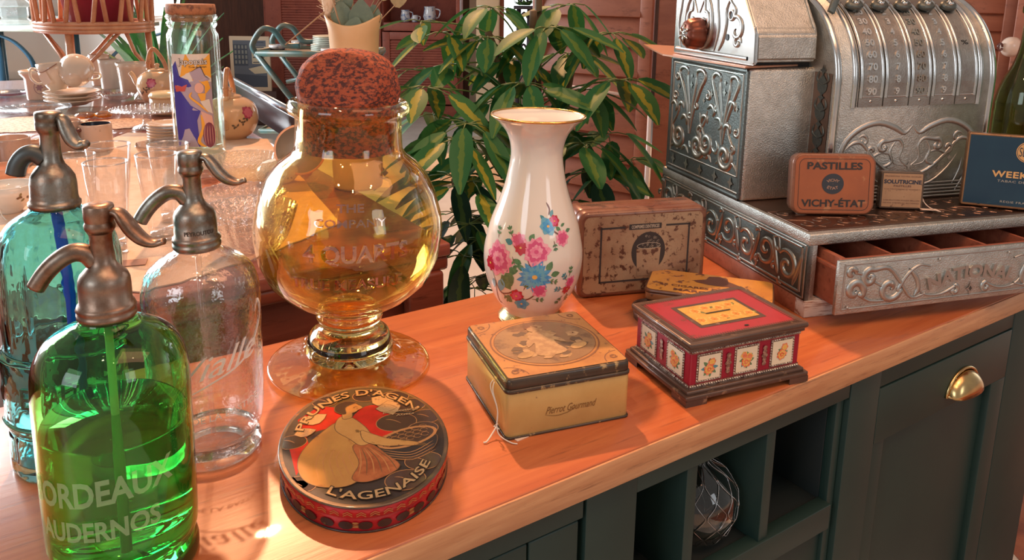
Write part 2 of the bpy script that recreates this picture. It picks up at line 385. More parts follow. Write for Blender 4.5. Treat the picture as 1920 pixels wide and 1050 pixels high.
# ------------------------------------------------------------------ worktop and cabinets
def ext(mb,s0,s1,t0,t1,z0,z1,bev=0,mat=0):   # box in counter frame
    M=Matrix.Translation(Vector((CO.x,CO.y,CZ)))@Matrix.Rotation(CA,4,'Z')
    mb.box(((s0+s1)/2,(t0+t1)/2,(z0+z1)/2),(s1-s0,t1-t0,z1-z0),bev,mat,M); return mb
def cobj(name,mats,parent,boxes,bev=.001):
    o=MB()
    for q in boxes:
        o.box(((q[0]+q[1])/2,(q[2]+q[3])/2,(q[4]+q[5])/2),(q[1]-q[0],q[3]-q[2],q[5]-q[4]),bev)
    return o.out(name,mats,parent)
E1=1.345
t=thing('worktop','orange-brown wood worktop running over the dark green cabinets','worktop',(CO.x,CO.y,CZ),CA)
b=MB(); b.box(((E1-1.3)/2,.2275,-.018),(E1+1.3,.455,.036),.0022); b.out('board',W_CTR,t)
b=MB(); b.box(((E1-1.3)/2,-.0009,-.0182),(E1+1.3,.003,.0330),.0008); b.out('front_edge',W_EDGE,t)
def cab(name,label,s0,s1):
    return thing(name,label,'cabinet',tuple(cf(s0,0,-CZ)),CA)
HB=CZ-.036   # height below the worktop
def P(s0,s1,t0,t1,z0,z1,o=0): return (s0-o,s1-o,t0,t1,CZ+z0,CZ+z1)
# open-fronted middle unit: opening .289 .. .676
t=cab('open_cabinet','dark green open-fronted cabinet with upright dividers under the worktop','',0) if False else thing('open_cabinet','dark green open-fronted cabinet with upright dividers under the wooden worktop','cabinet',tuple(cf(0,0,-CZ)),CA)
cobj('face_frame',GREEN,t,[P(.217,.289,.012,.034,-.88,-.036),P(.289,.682,.0125,.034,-.068,-.036),P(.289,.667,.0125,.034,-.268,-.229),P(.667,.682,.02,.034,-.88,-.068)])
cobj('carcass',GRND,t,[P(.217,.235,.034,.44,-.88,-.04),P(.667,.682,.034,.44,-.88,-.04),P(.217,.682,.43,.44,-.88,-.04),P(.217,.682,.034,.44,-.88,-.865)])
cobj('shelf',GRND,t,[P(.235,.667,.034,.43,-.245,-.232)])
for a in (.3727,.5156): cobj('divider',GREEN,t,[P(a,a+.017,.016,.42,-.232,-.068)])
cobj('lower_panel',GREEN,t,[P(.289,.667,.026,.036,-.86,-.268)])
# corner cabinet unit with two doors at the near end
t=thing('panelled_cabinet','dark green cabinet with two panelled doors at the near end of the worktop','cabinet',tuple(cf(0,0,-CZ)),CA)
cobj('carcass',GREEN,t,[P(-1.25,.2125,.022,.44,-.88,-.04),P(-1.25,.2125,.012,.03,-.0685,-.036)])
for s0,s1 in ((-.36,-.11),(-.107,.142),(.1445,.2085)): 
    d=cobj('door',GREEN,t,[P(s0,s1,.014,.03,-.85,-.0715)],.002)
# right unit: shaker door with cup handle
t=thing('door_cabinet','dark green cabinet with one tall recessed-panel door and brass cup handle','cabinet',tuple(cf(0,0,-CZ)),CA)
cobj('carcass',GREEN,t,[P(.6845,1.335,.034,.44,-.88,-.04),P(.6845,1.335,.013,.034,-.074,-.036),P(.6845,.7555,.012,.034,-.88,-.036),P(1.146,1.302,.012,.034,-.88,-.036)])
cobj('door',GREEN,t,[P(.757,1.144,.024,.032,-.87,-.0765),P(.757,1.144,.012,.026,-.165,-.0765),P(1.098,1.144,.012,.026,-.87,-.165),P(.757,.79,.016,.026,-.87,-.165)],.0012)
# cup handle
b=MB(); n=20
def cup(u,v):  # u 0..pi along the arch, v 0..1 outwards
    a=PI*u; return (math.cos(a)*.046,-.020*math.sin(v*PI/2)*1.0,math.sin(a)*.038*math.cos(v*PI/2))
rows=[[b.v((math.cos(PI*i/n)*.044*(1-.0*j),-.024*math.sin(j*PI/12)*math.sin(PI*i/n)**.5,math.sin(PI*i/n)*.036*math.cos(j*PI/12))) for j in range(7)] for i in range(n+1)]
for i in range(n):
    for j in range(6): b.face([rows[i][j],rows[i+1][j],rows[i+1][j+1],rows[i][j+1]])
h=b.out('cup_handle',BRASS,[c for c in t.children if c.name.startswith('door')][0],(.994,.0115,CZ-.146),solid=.0012)
b=MB(); b.tube([(math.cos(PI*i/n)*.047,-.001,math.sin(PI*i/n)*.039) for i in range(n+1)],.0028,6)
for i in range(1,7): b.lathe([(0,.001),(.0012,.0005),(.0015,0)],8,M=Matrix.Translation((math.cos(PI*i/7)*.047,-.0035,math.sin(PI*i/7)*.039))@Matrix.Rotation(PI/2,4,'X'))
b.out('handle_rim',BRASS,[c for c in t.children if c.name.startswith('door')][0],(.994,.0115,CZ-.146))
# wire-wrapped round bottle in the open cabinet
q=cf(.462,.085,-.2315)
t=thing('glass_bottle','round clear glass bottle wrapped in wire netting inside the open green cabinet','bottle',q,CA,None)
prof=[(0,.002),(.03,.0),(.048,.012),(.060,.045),(.056,.072),(.040,.094),(.018,.106),(.014,.115),(.014,.138),(.017,.14),(.017,.146)]
b=MB(); b.lathe(prof,40); b.out('body',thin('bottle_glass',(.86,.88,.86),.2,.8),t)
b=MB()
for k in range(12):
    a0=2*PI*k/12
    for sgn in (1,-1):
        pts=[]
        for i in range(28):
            z=.004+.108*i/27; zz=(i%7)/7
            a=a0+sgn*(.26*abs(((i/4.5)%2)-1)); r=interp(prof,z)+.0012; pts.append((r*math.cos(a),r*math.sin(a),z))
        b.tube(pts,.00055,4)
b.out('wire_netting',CHROME,t)
b=MB()
for k in range(4): b.lathe([(.0165,.112+.005*k),(.0185,.1145+.005*k),(.0165,.117+.005*k)],20)
for k in range(7): 
    a=k*.9; b.tube([(.008*math.cos(a),.008*math.sin(a),.135),(.02*math.cos(a),.02*math.sin(a),.146),(.012*math.cos(a+1),.012*math.sin(a+1),.154)],.001,5)
b.out('neck_wire',CHROME,t)
# ------------------------------------------------------------------ soda siphons
def glass_shell(prof,th,zb=None):
    """outer profile bottom to top, then the inner wall back down"""
    inner=[(max(r-th,.001),z) for r,z in prof[1:] if r>th][::-1]
    zb=zb if zb is not None else prof[0][1]+th*2.2
    inner=[(r,max(z,zb)) for r,z in inner]; inner=[p for i,p in enumerate(inner) if i==0 or abs(p[1]-inner[i-1][1])>1e-5 or abs(p[0]-inner[i-1][0])>1e-5]
    return [(0,prof[0][1])]+prof+inner+[(0,zb)]
def smooth(prof,n=5):
    return [(max(p[0],.0005),p[1]) for p in (cr([(r,z,0) for r,z in prof],n))]
def shearmap(f,k): return lambda x,y,h=0:f(x,y+k*x,h)
def siphon(name,label,base,tilt,face,bodyprof,th,gmat,z0,k,met,spout,lever,extra=None,collar=.0232):
    """z0: height where the metal head starts; k scale of head; spout/lever: azimuths"""
    t=thing(name,label,'siphon bottle',base,0); t.rotation_euler=(tilt[0],tilt[1],0)
    prof=smooth(bodyprof,5)
    b=MB(); b.lathe(glass_shell(prof,th,bodyprof[0][1]+.012),72); b.out('glass_body',gmat,t)
    H=[(.0,z0-.004),(.0215,z0-.004),(.0235,z0-.001),(.0235,z0+.0025),(.0222,z0+.0035),(.0238,z0+.006),(.0225,z0+.0095),(.0208,z0+.011),(.0206,z0+.026),(.0202,z0+.0315),(.0185,z0+.036),(.0145,z0+.0405),(.0112,z0+.044),(.0094,z0+.049),(.0090,z0+.054),(.0088,z0+.070),(.0098,z0+.0725)]
    H=[(r*k/1.0 if z>0 else r,z0+(z-z0)*k) for r,z in H]
    T=[(.0100,.0725),(.0118,.076),(.0122,.079),(.0112,.0815),(.0112,.083),(.0119,.0845),(.0119,.095),(.0112,.0965),(.005,.098),(.0035,.0975),(0,.0985)]
    b=MB(); b.lathe(H,48)
    b.lathe([(0,z0+.0725*k)]+[(r*k,z0+z*k) for r,z in T],40)
    hd=b.out('metal_head',met,t)
    # spout
    c,s=math.cos(spout),math.sin(spout); L=k
    path=[(.005,.046),(.012,.0545),(.022,.0560),(.033,.050),(.043,.040),(.051,.028)]
    P_=cr([(r*L*c,r*L*s,z0+z*k) for r,z in path],5)
    b=MB(); n=len(P_); b.tube(P_,[.0082*k*(1-.12*i/n) for i in range(n)],14); b.out('spout',met,t)
    b=MB(); d=(P_[-1]-P_[-2]).normalized(); b.tube([P_[-1]-d*.001,P_[-1]+d*.0004],.0052*k,12); b.out('spout_bore',BLACK,t)
    c,s=math.cos(lever),math.sin(lever)
    path=[(.009,.0905),(.016,.0895),(.021,.083),(.027,.074),(.035,.0665),(.044,.0635),(.052,.0655)]
    P_=cr([(r*L*c,r*L*s,z0+z*k) for r,z in path],5)
    n=len(P_); rad=[k*(.0046+.0048*math.sin(PI*min(1,i/n*1.15))) for i in range(n)]
    b=MB(); b.tube(P_,rad,12,flat=.62); b.out('lever',met,t)
    return t,prof
cang=lambda p: math.atan2(-p.y,-p.x)
# green
p0=at(239,1045); p0.z=CZ
gp=[(.0500,0),(.0570,.002),(.0578,.009),(.0562,.016),(.0545,.021),(.0562,.027),(.0582,.036),(.0587,.09),(.0587,.14),(.0584,.165),(.0560,.186),(.0480,.2015),(.0350,.2105),(.0235,.2165),(.0200,.2215),(.0195,.226)]
G_GREEN=glass('green_glass',(.40,.85,.34),1.46,0,.18,14)
t,prof=siphon('soda_siphon','green glass soda siphon half full of liquid, with worn pewter head, nearest the camera','',(0,0),0,gp,.0035,G_GREEN,.2235,1.0,PEWTERR,R(203),R(-4)) if False else siphon('soda_siphon','green glass soda siphon half full of liquid, with a reddish worn pewter head',p0,(0,R(1)),0,gp,.0035,G_GREEN,.2235,.93,PEWTERR,R(200),R(2))
ip=[(r-.0036,z) for r,z in prof if .014<z<.136 and r>.01]
b=MB(); b.lathe([(0,ip[0][1]+.0005)]+ip+[(ip[-1][0],.136),(0,.136)],64); b.out('liquid',glass('green_liquid',(.30,.86,.40),1.33),t)
b=MB(); b.tube([(0,0,.02),(0,0,.225)],.0032,10); b.out('inner_tube',pm('pale_tube',(.62,.78,.45),.4),t)
ca=cang(p0)
ET=pm('etched_white',(.72,.80,.55),.7)
b=MB(); rf=lambda z:interp(prof,z)+.0004
text(b,'BORDEAUX',.029,shearmap(cylmap(ca+R(-2),rf,.104),.10),h=.0002,width=.118,bold=.03,cx=-.018)
text(b,'AUDERNOS',.023,shearmap(cylmap(ca+R(-2),rf,.071),.06),h=.0002,width=.096,bold=.03,cx=-.020)
b.out('etched_lettering',thin('etched_green',(.62,.88,.50),.1,.3,frost=.30),t)
# clear
p1=at(403,840); p1.z=CZ
cp=[(.0400,0),(.0472,.003),(.0478,.010),(.0465,.016),(.0440,.0205),(.0452,.025),(.0500,.034),(.0530,.055),(.0545,.09),(.0565,.15),(.0570,.170),(.0555,.186),(.0500,.2005),(.0390,.2115),(.0260,.2190),(.0205,.2245),(.0195,.229)]
t,prof=siphon('soda_siphon','clear glass soda siphon with white etched script and a dark steel-grey head',p1,(0,R(-.7)),0,cp,.004,thin('siphon_clear_glass',(.945,.94,.93),.20,1,bump=.35,bscale=110),.2265,.98,PEWTER,R(195),R(8))
b=MB(); b.tube([(0,0,.016),(0,0,.228)],.003,10); b.out('inner_tube',G_CLEAR,t)
b=MB(); b.lathe([(.030,.0008),(.040,.0004),(.0474,.004),(.0480,.0105),(.0467,.0165),(.0442,.0210),(.0400,.0215),(.034,.014),(.030,.006),(.030,.0008)],64); b.out('base_ring',glass('thick_clear_glass',(.95,.94,.90)),t)
b=MB(); rf=lambda z:interp(prof,z)+.0003; ca=cang(p1)
text(b,'Vialle',.034,shearmap(cylmap(ca+R(16),rf,.122),.22),h=.0003,width=.078,shear=.45)
b.ribbon(cr([(-.045,-.03),(-.01,-.016),(.025,-.004),(.05,.018),(.058,.034),(.052,.046),(.045,.036)],6),.0022,shearmap(cylmap(ca+R(12),rf,.118),.12),h=.0003,flat=True)
text(b,'DE LA BASTIDE',.010,shearmap(cylmap(ca+R(18),rf,.066),.12),h=.0003,width=.07)
b.out('etched_lettering',pm('frosted_script',(.82,.76,.72),.8),t)
b=MB()
text(b,'PEYROUTOU',.0058,cylmap(cang(p1)+R(10),.0208,.2265+.0165),h=.0001,width=.030,bold=.02); b.out('stamped_name',pm('stamped_metal',(.12,.1,.09),.5,1),t)
# aqua
p2=at(140,848); p2.z=CZ
bp_=[(.048,0),(.0556,.002),(.0556,.03),(.0556,.04),(.0535,.045),(.0560,.05),(.0575,.055),(.0575,.10),(.0575,.122),(.0550,.128),(.0535,.133),(.0535,.20),(.0530,.220),(.0500,.238),(.0410,.2525),(.0290,.2610),(.0225,.2665),(.0205,.272)]
G_AQUA=glass('aqua_glass',(.34,.86,.88),1.46,0,.35,34)
t=thing('soda_siphon','tall turquoise moulded glass soda siphon with an embossed band and a blue inner stripe','siphon bottle',p2,(0,R(1.9),0))
prof=smooth(bp_,4)
def ribs(r,z,a):
    k=0
    if .14<z<.245: k=max(0,math.cos(a*12))**2*.0022*min(1,(z-.14)/.02,(.245-z)/.03)
    if .052<z<.125: k=.0012*math.sin(a*9+z*90)*math.sin(z*260+a*5)
    if z<.045: k=-.0015*(1-abs(math.cos(a*5)))
    return r+k
b=MB(); b.lathe(glass_shell(prof,.0045,.014),120,rf=lambda r,z,a: ribs(r,z,a) if r>.03 else r); b.out('glass_body',G_AQUA,t)
# collar, head
z0=.270; k=.92
H=[(.0,-.004),(.0230,-.004),(.0250,-.001),(.0250,.0025),(.0235,.0035),(.0225,.008),(.0222,.022),(.0210,.030),(.0170,.037),(.0125,.0425),(.0105,.048),(.0098,.056),(.0092,.074),(.0105,.0765),(.0125,.080),(.0130,.086),(.0122,.0885),(.0128,.0900),(.0128,.0965),(.0118,.098),(0,.099)]
b=MB(); b.lathe([(r*k,z0+z*k) for r,z in H],48); b.out('metal_head',PEWTER,t)
cc=R(200); P_=cr([(r*math.cos(cc),r*math.sin(cc),z0+z) for r,z in [(.006,.044),(.014,.050),(.022,.048),(.028,.040),(.031,.030)]],5)
b=MB(); b.tube(P_,.0085,14); b.out('spout',pm('dark_spout',(.10,.11,.11),.45,.8),t)
cc=R(-5); P_=cr([(r*math.cos(cc),r*math.sin(cc),z0+z) for r,z in [(.009,.083),(.014,.084),(.018,.074),(.023,.064),(.030,.0595),(.037,.062)]],5)
b=MB(); n=len(P_); b.tube(P_,[(.0046+.0042*math.sin(PI*i/n)) for i in range(n)],12,flat=.7); b.out('lever',PEWTER,t)
b=MB(); ca=cang(p2)
b.tube(cr([(0.0,-.0,.27),(.006,-.0,.20),(.010,-.002,.12),(.012,-.004,.02)],6),.0052,12); b.out('inner_tube',pm('blue_tube',(.01,.09,.75),.35),t)
b=MB()
text(b,'EAU',.030,cylmap(ca-R(22),lambda z:interp(prof,z),.092),h=0,ext=.002,width=.045,bold=.02)
b.ribbon([(-.085+.17*i/40,.034) for i in range(41)],.005,cylmap(ca,lambda z:interp(prof,z),.092),h=.0022,taper=False)
b.ribbon([(-.085+.17*i/40,-.034) for i in range(41)],.005,cylmap(ca,lambda z:interp(prof,z),.092),h=.0022,taper=False)
b.out('embossed_lettering',G_AQUA,t)
# ------------------------------------------------------------------ amber apothecary jar
pj=at(656,684); pj.z=CZ+.0022; caj=cang(pj)
G_AMB=thin('amber_glass',(.965,.875,.56),.12,.9,bump=.30,bscale=26); G_AMS=glass('amber_stem_glass',(.98,.86,.52),1.46,0,.1,30)
jo=[(.098,0),(.1022,.0015),(.1028,.004),(.1010,.0052),(.0960,.0062),(.075,.0085),(.060,.0115),(.0545,.0145),(.0535,.018),(.0555,.0215),(.0545,.032),(.0495,.045),(.0400,.0525),(.0345,.0562),(.0350,.0600),(.0405,.0640),(.0420,.0690),(.0400,.0735),(.0350,.0765),(.0400,.0795),(.0537,.0842),(.0766,.0987),(.0985,.120),(.1110,.1485),(.1150,.1767),(.1154,.1903),(.1137,.2042),(.1061,.2315),(.0964,.252),(.0823,.2690),(.0690,.2790),(.0650,.2860),(.0640,.30),(.0635,.3216),(.0650,.3260),(.0710,.3290),(.0735,.3340),(.0720,.3400),(.0690,.3440),(.0640,.3455),(.0600,.3440)]
ji=[(.0590,.335),(.0600,.30),(.0610,.2860),(.0650,.2770),(.0790,.2660),(.0925,.2500),(.1020,.2305),(.1098,.2040),(.1115,.1903),(.1110,.1767),(.1070,.1500),(.0945,.1230),(.0720,.1030),(.0480,.0900),(.030,.0840),(0,.0815)]
fi=[(0,.010),(.030,.012),(.045,.016),(.0505,.022),(.0500,.032),(.0440,.043),(.034,.050),(.020,.053),(0,.054)]
t=thing('apothecary_jar','large footed amber glass apothecary jar with embossed lettering and a cork stopper','jar',pj,(0,R(1.5),0))
so=[(r,z) for r,z in jo]
b=MB(); b.lathe(so[19:]+ji,96); b.out('glass_bowl',G_AMB,t)
b=MB(); b.lathe([(0,.0005)]+so[:8]+[(0,.0135)],96); b.out('foot_disc',G_AMB,t)
b=MB(); b.lathe([(0,.0145)]+so[8:20]+[(.030,.0850),(0,.0820)],64); b.lathe([(0,.024),(.040,.024),(.046,.030),(.040,.042),(.030,.049),(0,.052)],48); b.out('glass_stem',G_AMS,t)
b=MB()
rf=lambda z:interp(jo[20:],z)
text(b,'THE',.012,cylmap(caj,rf,.238),h=-.0002,ext=.0012,width=.030,bold=.02)
text(b,'COMPANY',.012,cylmap(caj+R(0),rf,.222),h=-.0002,ext=.0012,width=.080,bold=.01)
text(b,'4 QUARTS',.027,cylmap(caj+R(2),rf,.1885),h=-.0004,ext=.0022,width=.120,bold=.03,cx=.003)
text(b,'TRUE MEASURE',.0185,cylmap(caj-R(2),rf,.1515),h=-.0004,ext=.0022,width=.128,bold=.03)
b.out('embossed_lettering',thin('amber_letters',(.80,.55,.22),.6,1,bump=.2,bscale=60),t)
b=MB()
for k in range(14):
    a=2*PI*k/14; b.lathe([(0,.0065),(.004,.0055),(.0062,.003),(.007,0)],12,M=Matrix.Translation((.0525*math.cos(a),.0525*math.sin(a),.0285))@Matrix.Rotation(a,4,'Z')@Matrix.Rotation(PI/2,4,'Y'))
b.out('glass_beads',G_AMB,t)
# cork stopper: plug plus a rough rounded head with a flat sloping cut face
CORK=pm('dark_red_cork',(.36,.075,.032),.85,c2=(.07,.02,.018),scale=170,lo=.46,hi=.56,c3=(.52,.14,.05),s3=24,lo3=.56,hi3=.74,bump=1,bscale=70,stretch=(1,1,1.6))
b=MB()
cp_=[(0,.283),(.0515,.283),(.054,.290),(.0585,.33),(.0600,.350),(.0605,.358),(.0595,.368),(.0545,.382),(.0430,.395),(.026,.403),(0,.406)]
sm_=[(max(p[0],0),p[1]) for p in cr([(r,z,0) for r,z in cp_],4)]; sm_[0]=(0,.283); sm_[-1]=(0,.406)
b.lathe(sm_,96,rf=lambda r,z,a:r*(1+.06*noise.noise(Vector((math.cos(a)*4,math.sin(a)*4,z*60)))))
pn=Vector((math.cos(caj-.35)*.93,math.sin(caj-.35)*.93,.36)).normalized(); pc=Vector((0,0,.362))+pn*.037
for v in b.bm.verts:
    if v.co.z>.352:
        d=(v.co-pc).dot(pn)
        if d>0: v.co-=pn*d*.93
    v.co+=v.co.normalized()*.0016*noise.noise(v.co*230) if v.co.z>.352 else Vector()
b.out('cork_stopper',CORK,t)
# ------------------------------------------------------------------ white floral vase
PINK=pm('decal_pink',(.86,.22,.38),.2,coat=.5,c2=(.93,.45,.55),scale=160); PINKD=pm('decal_dark_pink',(.70,.10,.25),.2,coat=.5); RED=pm('decal_red',(.55,.03,.06),.2,coat=.5)
BLUE=pm('decal_blue',(.06,.28,.62),.2,coat=.5,c2=(.10,.42,.72),scale=160); LBLUE=pm('decal_light_blue',(.16,.45,.62),.2,coat=.5); DGREEN=pm('decal_green',(.08,.20,.10),.25,coat=.5,c2=(.14,.30,.14),scale=150)
TEALL=pm('decal_teal',(.08,.28,.33),.25,coat=.5); TWIG=pm('decal_twig',(.20,.07,.05),.3,coat=.5); YEL=pm('decal_yellow',(.85,.50,.12),.3,coat=.5); GREY=pm('decal_grey',(.30,.30,.36),.3)
DEC=[PINK,PINKD,RED,BLUE,LBLUE,DGREEN,TEALL,TWIG,YEL,GREY]
def flower(b,mf,x,y,r,cols=(0,1,8),n=12,layers=3,h=.0003,seed=0,pw=.34):
    rn=random.Random(seed)
    for L in range(layers):
        rr=r*(1-.27*L); c=cols[min(L,len(cols)-1)] if layers>1 and L%2 else cols[0]
        for k in range(n):
            a=2*PI*k/n+L*.5+rn.uniform(-.1,.1); l=rr*rn.uniform(.85,1.05)
            b.poly(leafp(x+.12*rr*math.cos(a),y+.12*rr*math.sin(a),l,l*pw*2,a),mf,h+.00006*(L*2+(k%2)),c)
    b.poly(ell(x,y,r*.17,r*.15,8),mf,h+.0006,cols[-1])
def sprig(b,mf,x,y,a,L,mat=5,n=3,s=.010,h=.0002):
    c,s_=math.cos(a),math.sin(a)
    b.ribbon([(x+L*t_/6*c,y+L*t_/6*s_) for t_ in range(7)],.0012,mf,h=h,mat=7,flat=True)
    for k in range(n):
        t_=(k+1)/n*L
        for sg in (1,-1): b.poly(leafp(x+t_*c,y+t_*s_,s,s*.5,a+sg*.8),mf,h+.0001,mat)
    b.poly(leafp(x+L*c,y+L*s_,s,s*.5,a),mf,h+.0001,mat)
def twig(b,mf,pts,w=.0022,mat=7,h=.00015): b.ribbon(cr(pts,6),w,mf,h=h,mat=mat,flat=True)
pv=at(995,592); pv.z=CZ; cav=cang(pv)
vo=[(.0400,.0120),(.0470,.022),(.0551,.0341),(.0668,.0595),(.0721,.0847),(.0726,.1055),(.0692,.126),(.0634,.1506),(.0545,.1749),(.0465,.1989),(.0409,.2229),(.0376,.2466),(.0390,.264),(.0436,.2778),(.0496,.2870),(.0579,.2960),(.0655,.3020),(.0672,.3040)]
t=thing('flower_vase','tall white porcelain vase with pink and blue painted flowers and a gold rim','vase',pv,(0,R(1),0))
vs=smooth(vo,5)
b=MB(); b.lathe([(0,.012)]+vs+[(.0665,.3055),(.0645,.3040)]+[(max(r-.0035,.01),z-.001) for r,z in vs[::-1] if z>.09 and z<.303]+[(0,.09)],72); body=b.out('body',PORC,t)
b=MB(); b.lathe([(0,0),(.0490,0),(.0495,.002),(.0470,.0055),(.0430,.010),(.0410,.0135),(.038,.0145),(0,.0145)],48); b.out('brass_foot',pm('gold_foot',(.80,.60,.30),.25,1),t)
b=MB(); b.lathe([(.0650,.3035),(.0668,.3030),(.0682,.3042),(.0680,.3060),(.0662,.3066),(.0648,.3058),(.0650,.3035)],72); b.out('gold_rim',GOLD,t)
b=MB(); rfv=lambda z:interp(vs,z)+.0002
mf=cylmap(cav,rfv,.085)
# big spray: positions x along the surface (right +), y above z=.085
twig(b,mf,[(-.066,.002),(-.050,-.028),(-.036,-.028),(-.022,-.020),(-.01,-.034),(.004,-.024),(.008,-.010)]); twig(b,mf,[(-.058,-.012),(-.056,-.045),(-.048,-.052)]); twig(b,mf,[(-.01,.035),(-.004,.02),(-.001,.008)]); twig(b,mf,[(-.036,.052),(-.022,.045),(-.012,.04)])
for x,y,L,W,a,m in [(-.047,.000,.026,.018,-.9,5),(-.038,.008,.024,.016,-1.2,5),(-.046,-.006,.022,.014,-1.7,4),(-.038,.008,.018,.012,.2,5),(-.016,.022,.014,.008,2.8,5),(-.012,.012,.014,.008,2.4,5),(.02,.012,.016,.010,1.1,5),(.026,.006,.014,.009,.2,5),(-.028,-.042,.012,.008,2.6,5),(-.030,.048,.013,.009,2.9,6),(-.006,.054,.012,.008,1.0,5),(.0,.046,.012,.008,-.6,5),(-.064,-.01,.016,.008,-1.4,6),(-.036,-.030,.013,.007,-1.1,5)]: b.poly(leafp(x,y,L,W,a),mf,.0002,m)
flower(b,mf,-.054,.022,.024,(0,1),11,3,seed=1,pw=.4); flower(b,mf,.004,.040,.019,(0,1),10,3,seed=2,pw=.42); flower(b,mf,.003,.004,.023,(3,4,8),15,3,seed=3,pw=.20)
flower(b,mf,.010,-.017,.012,(0,1),8,2,seed=4,pw=.42); flower(b,mf,-.022,-.029,.010,(2,1,8),8,2,seed=5,pw=.42); flower(b,mf,-.014,-.042,.010,(4,3,8),6,2,seed=6,pw=.5)
flower(b,mf,-.018,.044,.010,(2,2,8),8,2,seed=7,pw=.42); flower(b,mf,-.022,.054,.011,(0,1),8,2,seed=8,pw=.42); flower(b,mf,-.070,.012,.012,(2,2,8),8,2,seed=9,pw=.42)
for x,y,a in [(-.030,.055,2.0),(-.03,.03,-1.2),(.02,-.002,-.2),(.0,-.032,-.1),(-.012,-.018,1.2),(-.045,-.03,-.8),(.004,-.018,.4),(-.056,.05,1.5)]: sprig(b,mf,x,y,a,.012,5,2,.006)
# upper spray on the shoulder and small spray low on the far side
mf2=cylmap(cav+R(18),rfv,.145)
twig(b,mf2,[(.0,.045),(.004,.036),(.002,.028)]); twig(b,mf2,[(.004,.010),(.012,.004),(.018,.0)])
flower(b,mf2,.0,.014,.012,(4,3,8),6,2,seed=10,pw=.5); flower(b,mf2,.010,.020,.008,(2,1,8),7,2,seed=11,pw=.5); flower(b,mf2,.022,-.004,.011,(0,1),9,2,seed=12,pw=.42)
for x,y,L,a,m in [(.005,.026,.010,1.2,6),(.012,.012,.010,-.7,5),(-.004,.022,.009,2.3,6),(.02,.012,.008,.4,5),(.028,.004,.010,.2,5)]: b.poly(leafp(x,y,L,L*.55,a),mf2,.0002,m)
sprig(b,mf2,.008,-.006,-1.4,.010,5,2,.005)
mf3=cylmap(cav+R(46),rfv,.062)
flower(b,mf3,.004,.012,.010,(0,1),8,2,seed=13,pw=.42); flower(b,mf3,.0,.002,.008,(2,2,8),7,2,seed=14,pw=.42)
for x,y,a in [(-.004,.016,2.2),(.0,.022,1.4),(-.008,.004,3.0),(.004,-.006,-1.2),(-.004,-.008,-2.1)]: sprig(b,mf3,x,y,a,.010,6 if a>2 else 5,2,.006)
b.out('painted_flowers',DEC,t)
# ------------------------------------------------------------------ boxed tin (cream and amber)
def rust(name,c,c2,c3,**k): return pm(name,c,k.pop('rough',.38),k.pop('metal',.15),c2=c2,c3=c3,scale=k.pop('scale',18),s3=k.pop('s3',60),lo3=k.pop('lo3',.60),hi3=k.pop('hi3',.66),lo=k.pop('lo',.4),hi=k.pop('hi',.7),coat=k.pop('coat',.25),**k)
T_CREAM=rust('tin_cream',(.62,.40,.14),(.56,.34,.11),(.20,.10,.04),lo3=.66,hi3=.72)
T_AMB=rust('tin_lid_amber',(.50,.24,.07),(.36,.15,.05),(.15,.06,.03),s3=90)
T_DK=rust('tin_dark_edge',(.045,.032,.022),(.08,.05,.03),(.42,.28,.12),s3=50,lo3=.58,hi3=.64)
def pt2(p): return (p.x,p.y)
q=at(948,828); w=.152
t=thing('biscuit_tin','square cream tin with an amber picture lid and a loop of white string','tin',(q.x,q.y,CZ),R(20.5))
b=MB(); b.prism([(x+w/2,y+w/2) for x,y in rrect(w-.003,w-.003,.006,3)],.002,.056,0,.001); b.out('body',T_CREAM,t)
b=MB(); b.prism([(x+w/2,y+w/2) for x,y in rrect(w,w,.006,3)],0,.003,0,.001); b.out('bottom_seam',T_DK,t)
b=MB(); b.prism([(x+w/2,y+w/2) for x,y in rrect(w,w,.008,4)],.0535,.0585,0,.0015); b.prism([(x+w/2,y+w/2) for x,y in rrect(w-.003,w-.003,.007,4)],.056,.0708,0,.0035); lid=b.out('lid',T_DK,t)
SEP=[T_AMB,rust('sepia_field',(.26,.15,.07),(.38,.24,.12),(.16,.09,.05),s3=26,lo3=.5,hi3=.62,scale=14),pm('sepia_dark',(.12,.075,.045),.45),pm('sepia_figure',(.46,.30,.15),.45,c2=(.34,.2,.1),scale=120),pm('sepia_line',(.20,.08,.035),.45),pm('sepia_light',(.52,.32,.13),.45,c2=(.30,.18,.08),scale=40)]
b=MB(); mfp=lambda x,y,h=0:Vector((x+w/2,y+w/2,.0708+h)); 
b.poly([(x,y) for x,y in rrect(w-.009,w-.009,.004,3)],mfp,.0002,0)
b.poly(ell(0,0,.066,.061,48),mfp,.0004,4); b.poly(ell(0,0,.064,.059,48),mfp,.0005,0); b.poly(ell(0,0,.0615,.0565,48),mfp,.0006,4); b.poly(ell(0,0,.0605,.0555,48),mfp,.0007,1)
rn=random.Random(3)
for k in range(26):
    a=rn.uniform(0,6.28); r=rn.uniform(.02,.044); x,y=r*math.cos(a)*1.05,r*math.sin(a)*.95
    b.poly([(x+p[0],y+p[1]) for p in [(rn.uniform(.4,1)*.011*math.cos(i*.6),rn.uniform(.4,1)*.008*math.sin(i*.6)) for i in range(10)]],mfp,.00075+.00001*k,rn.choice([2,2,5,5,3]))
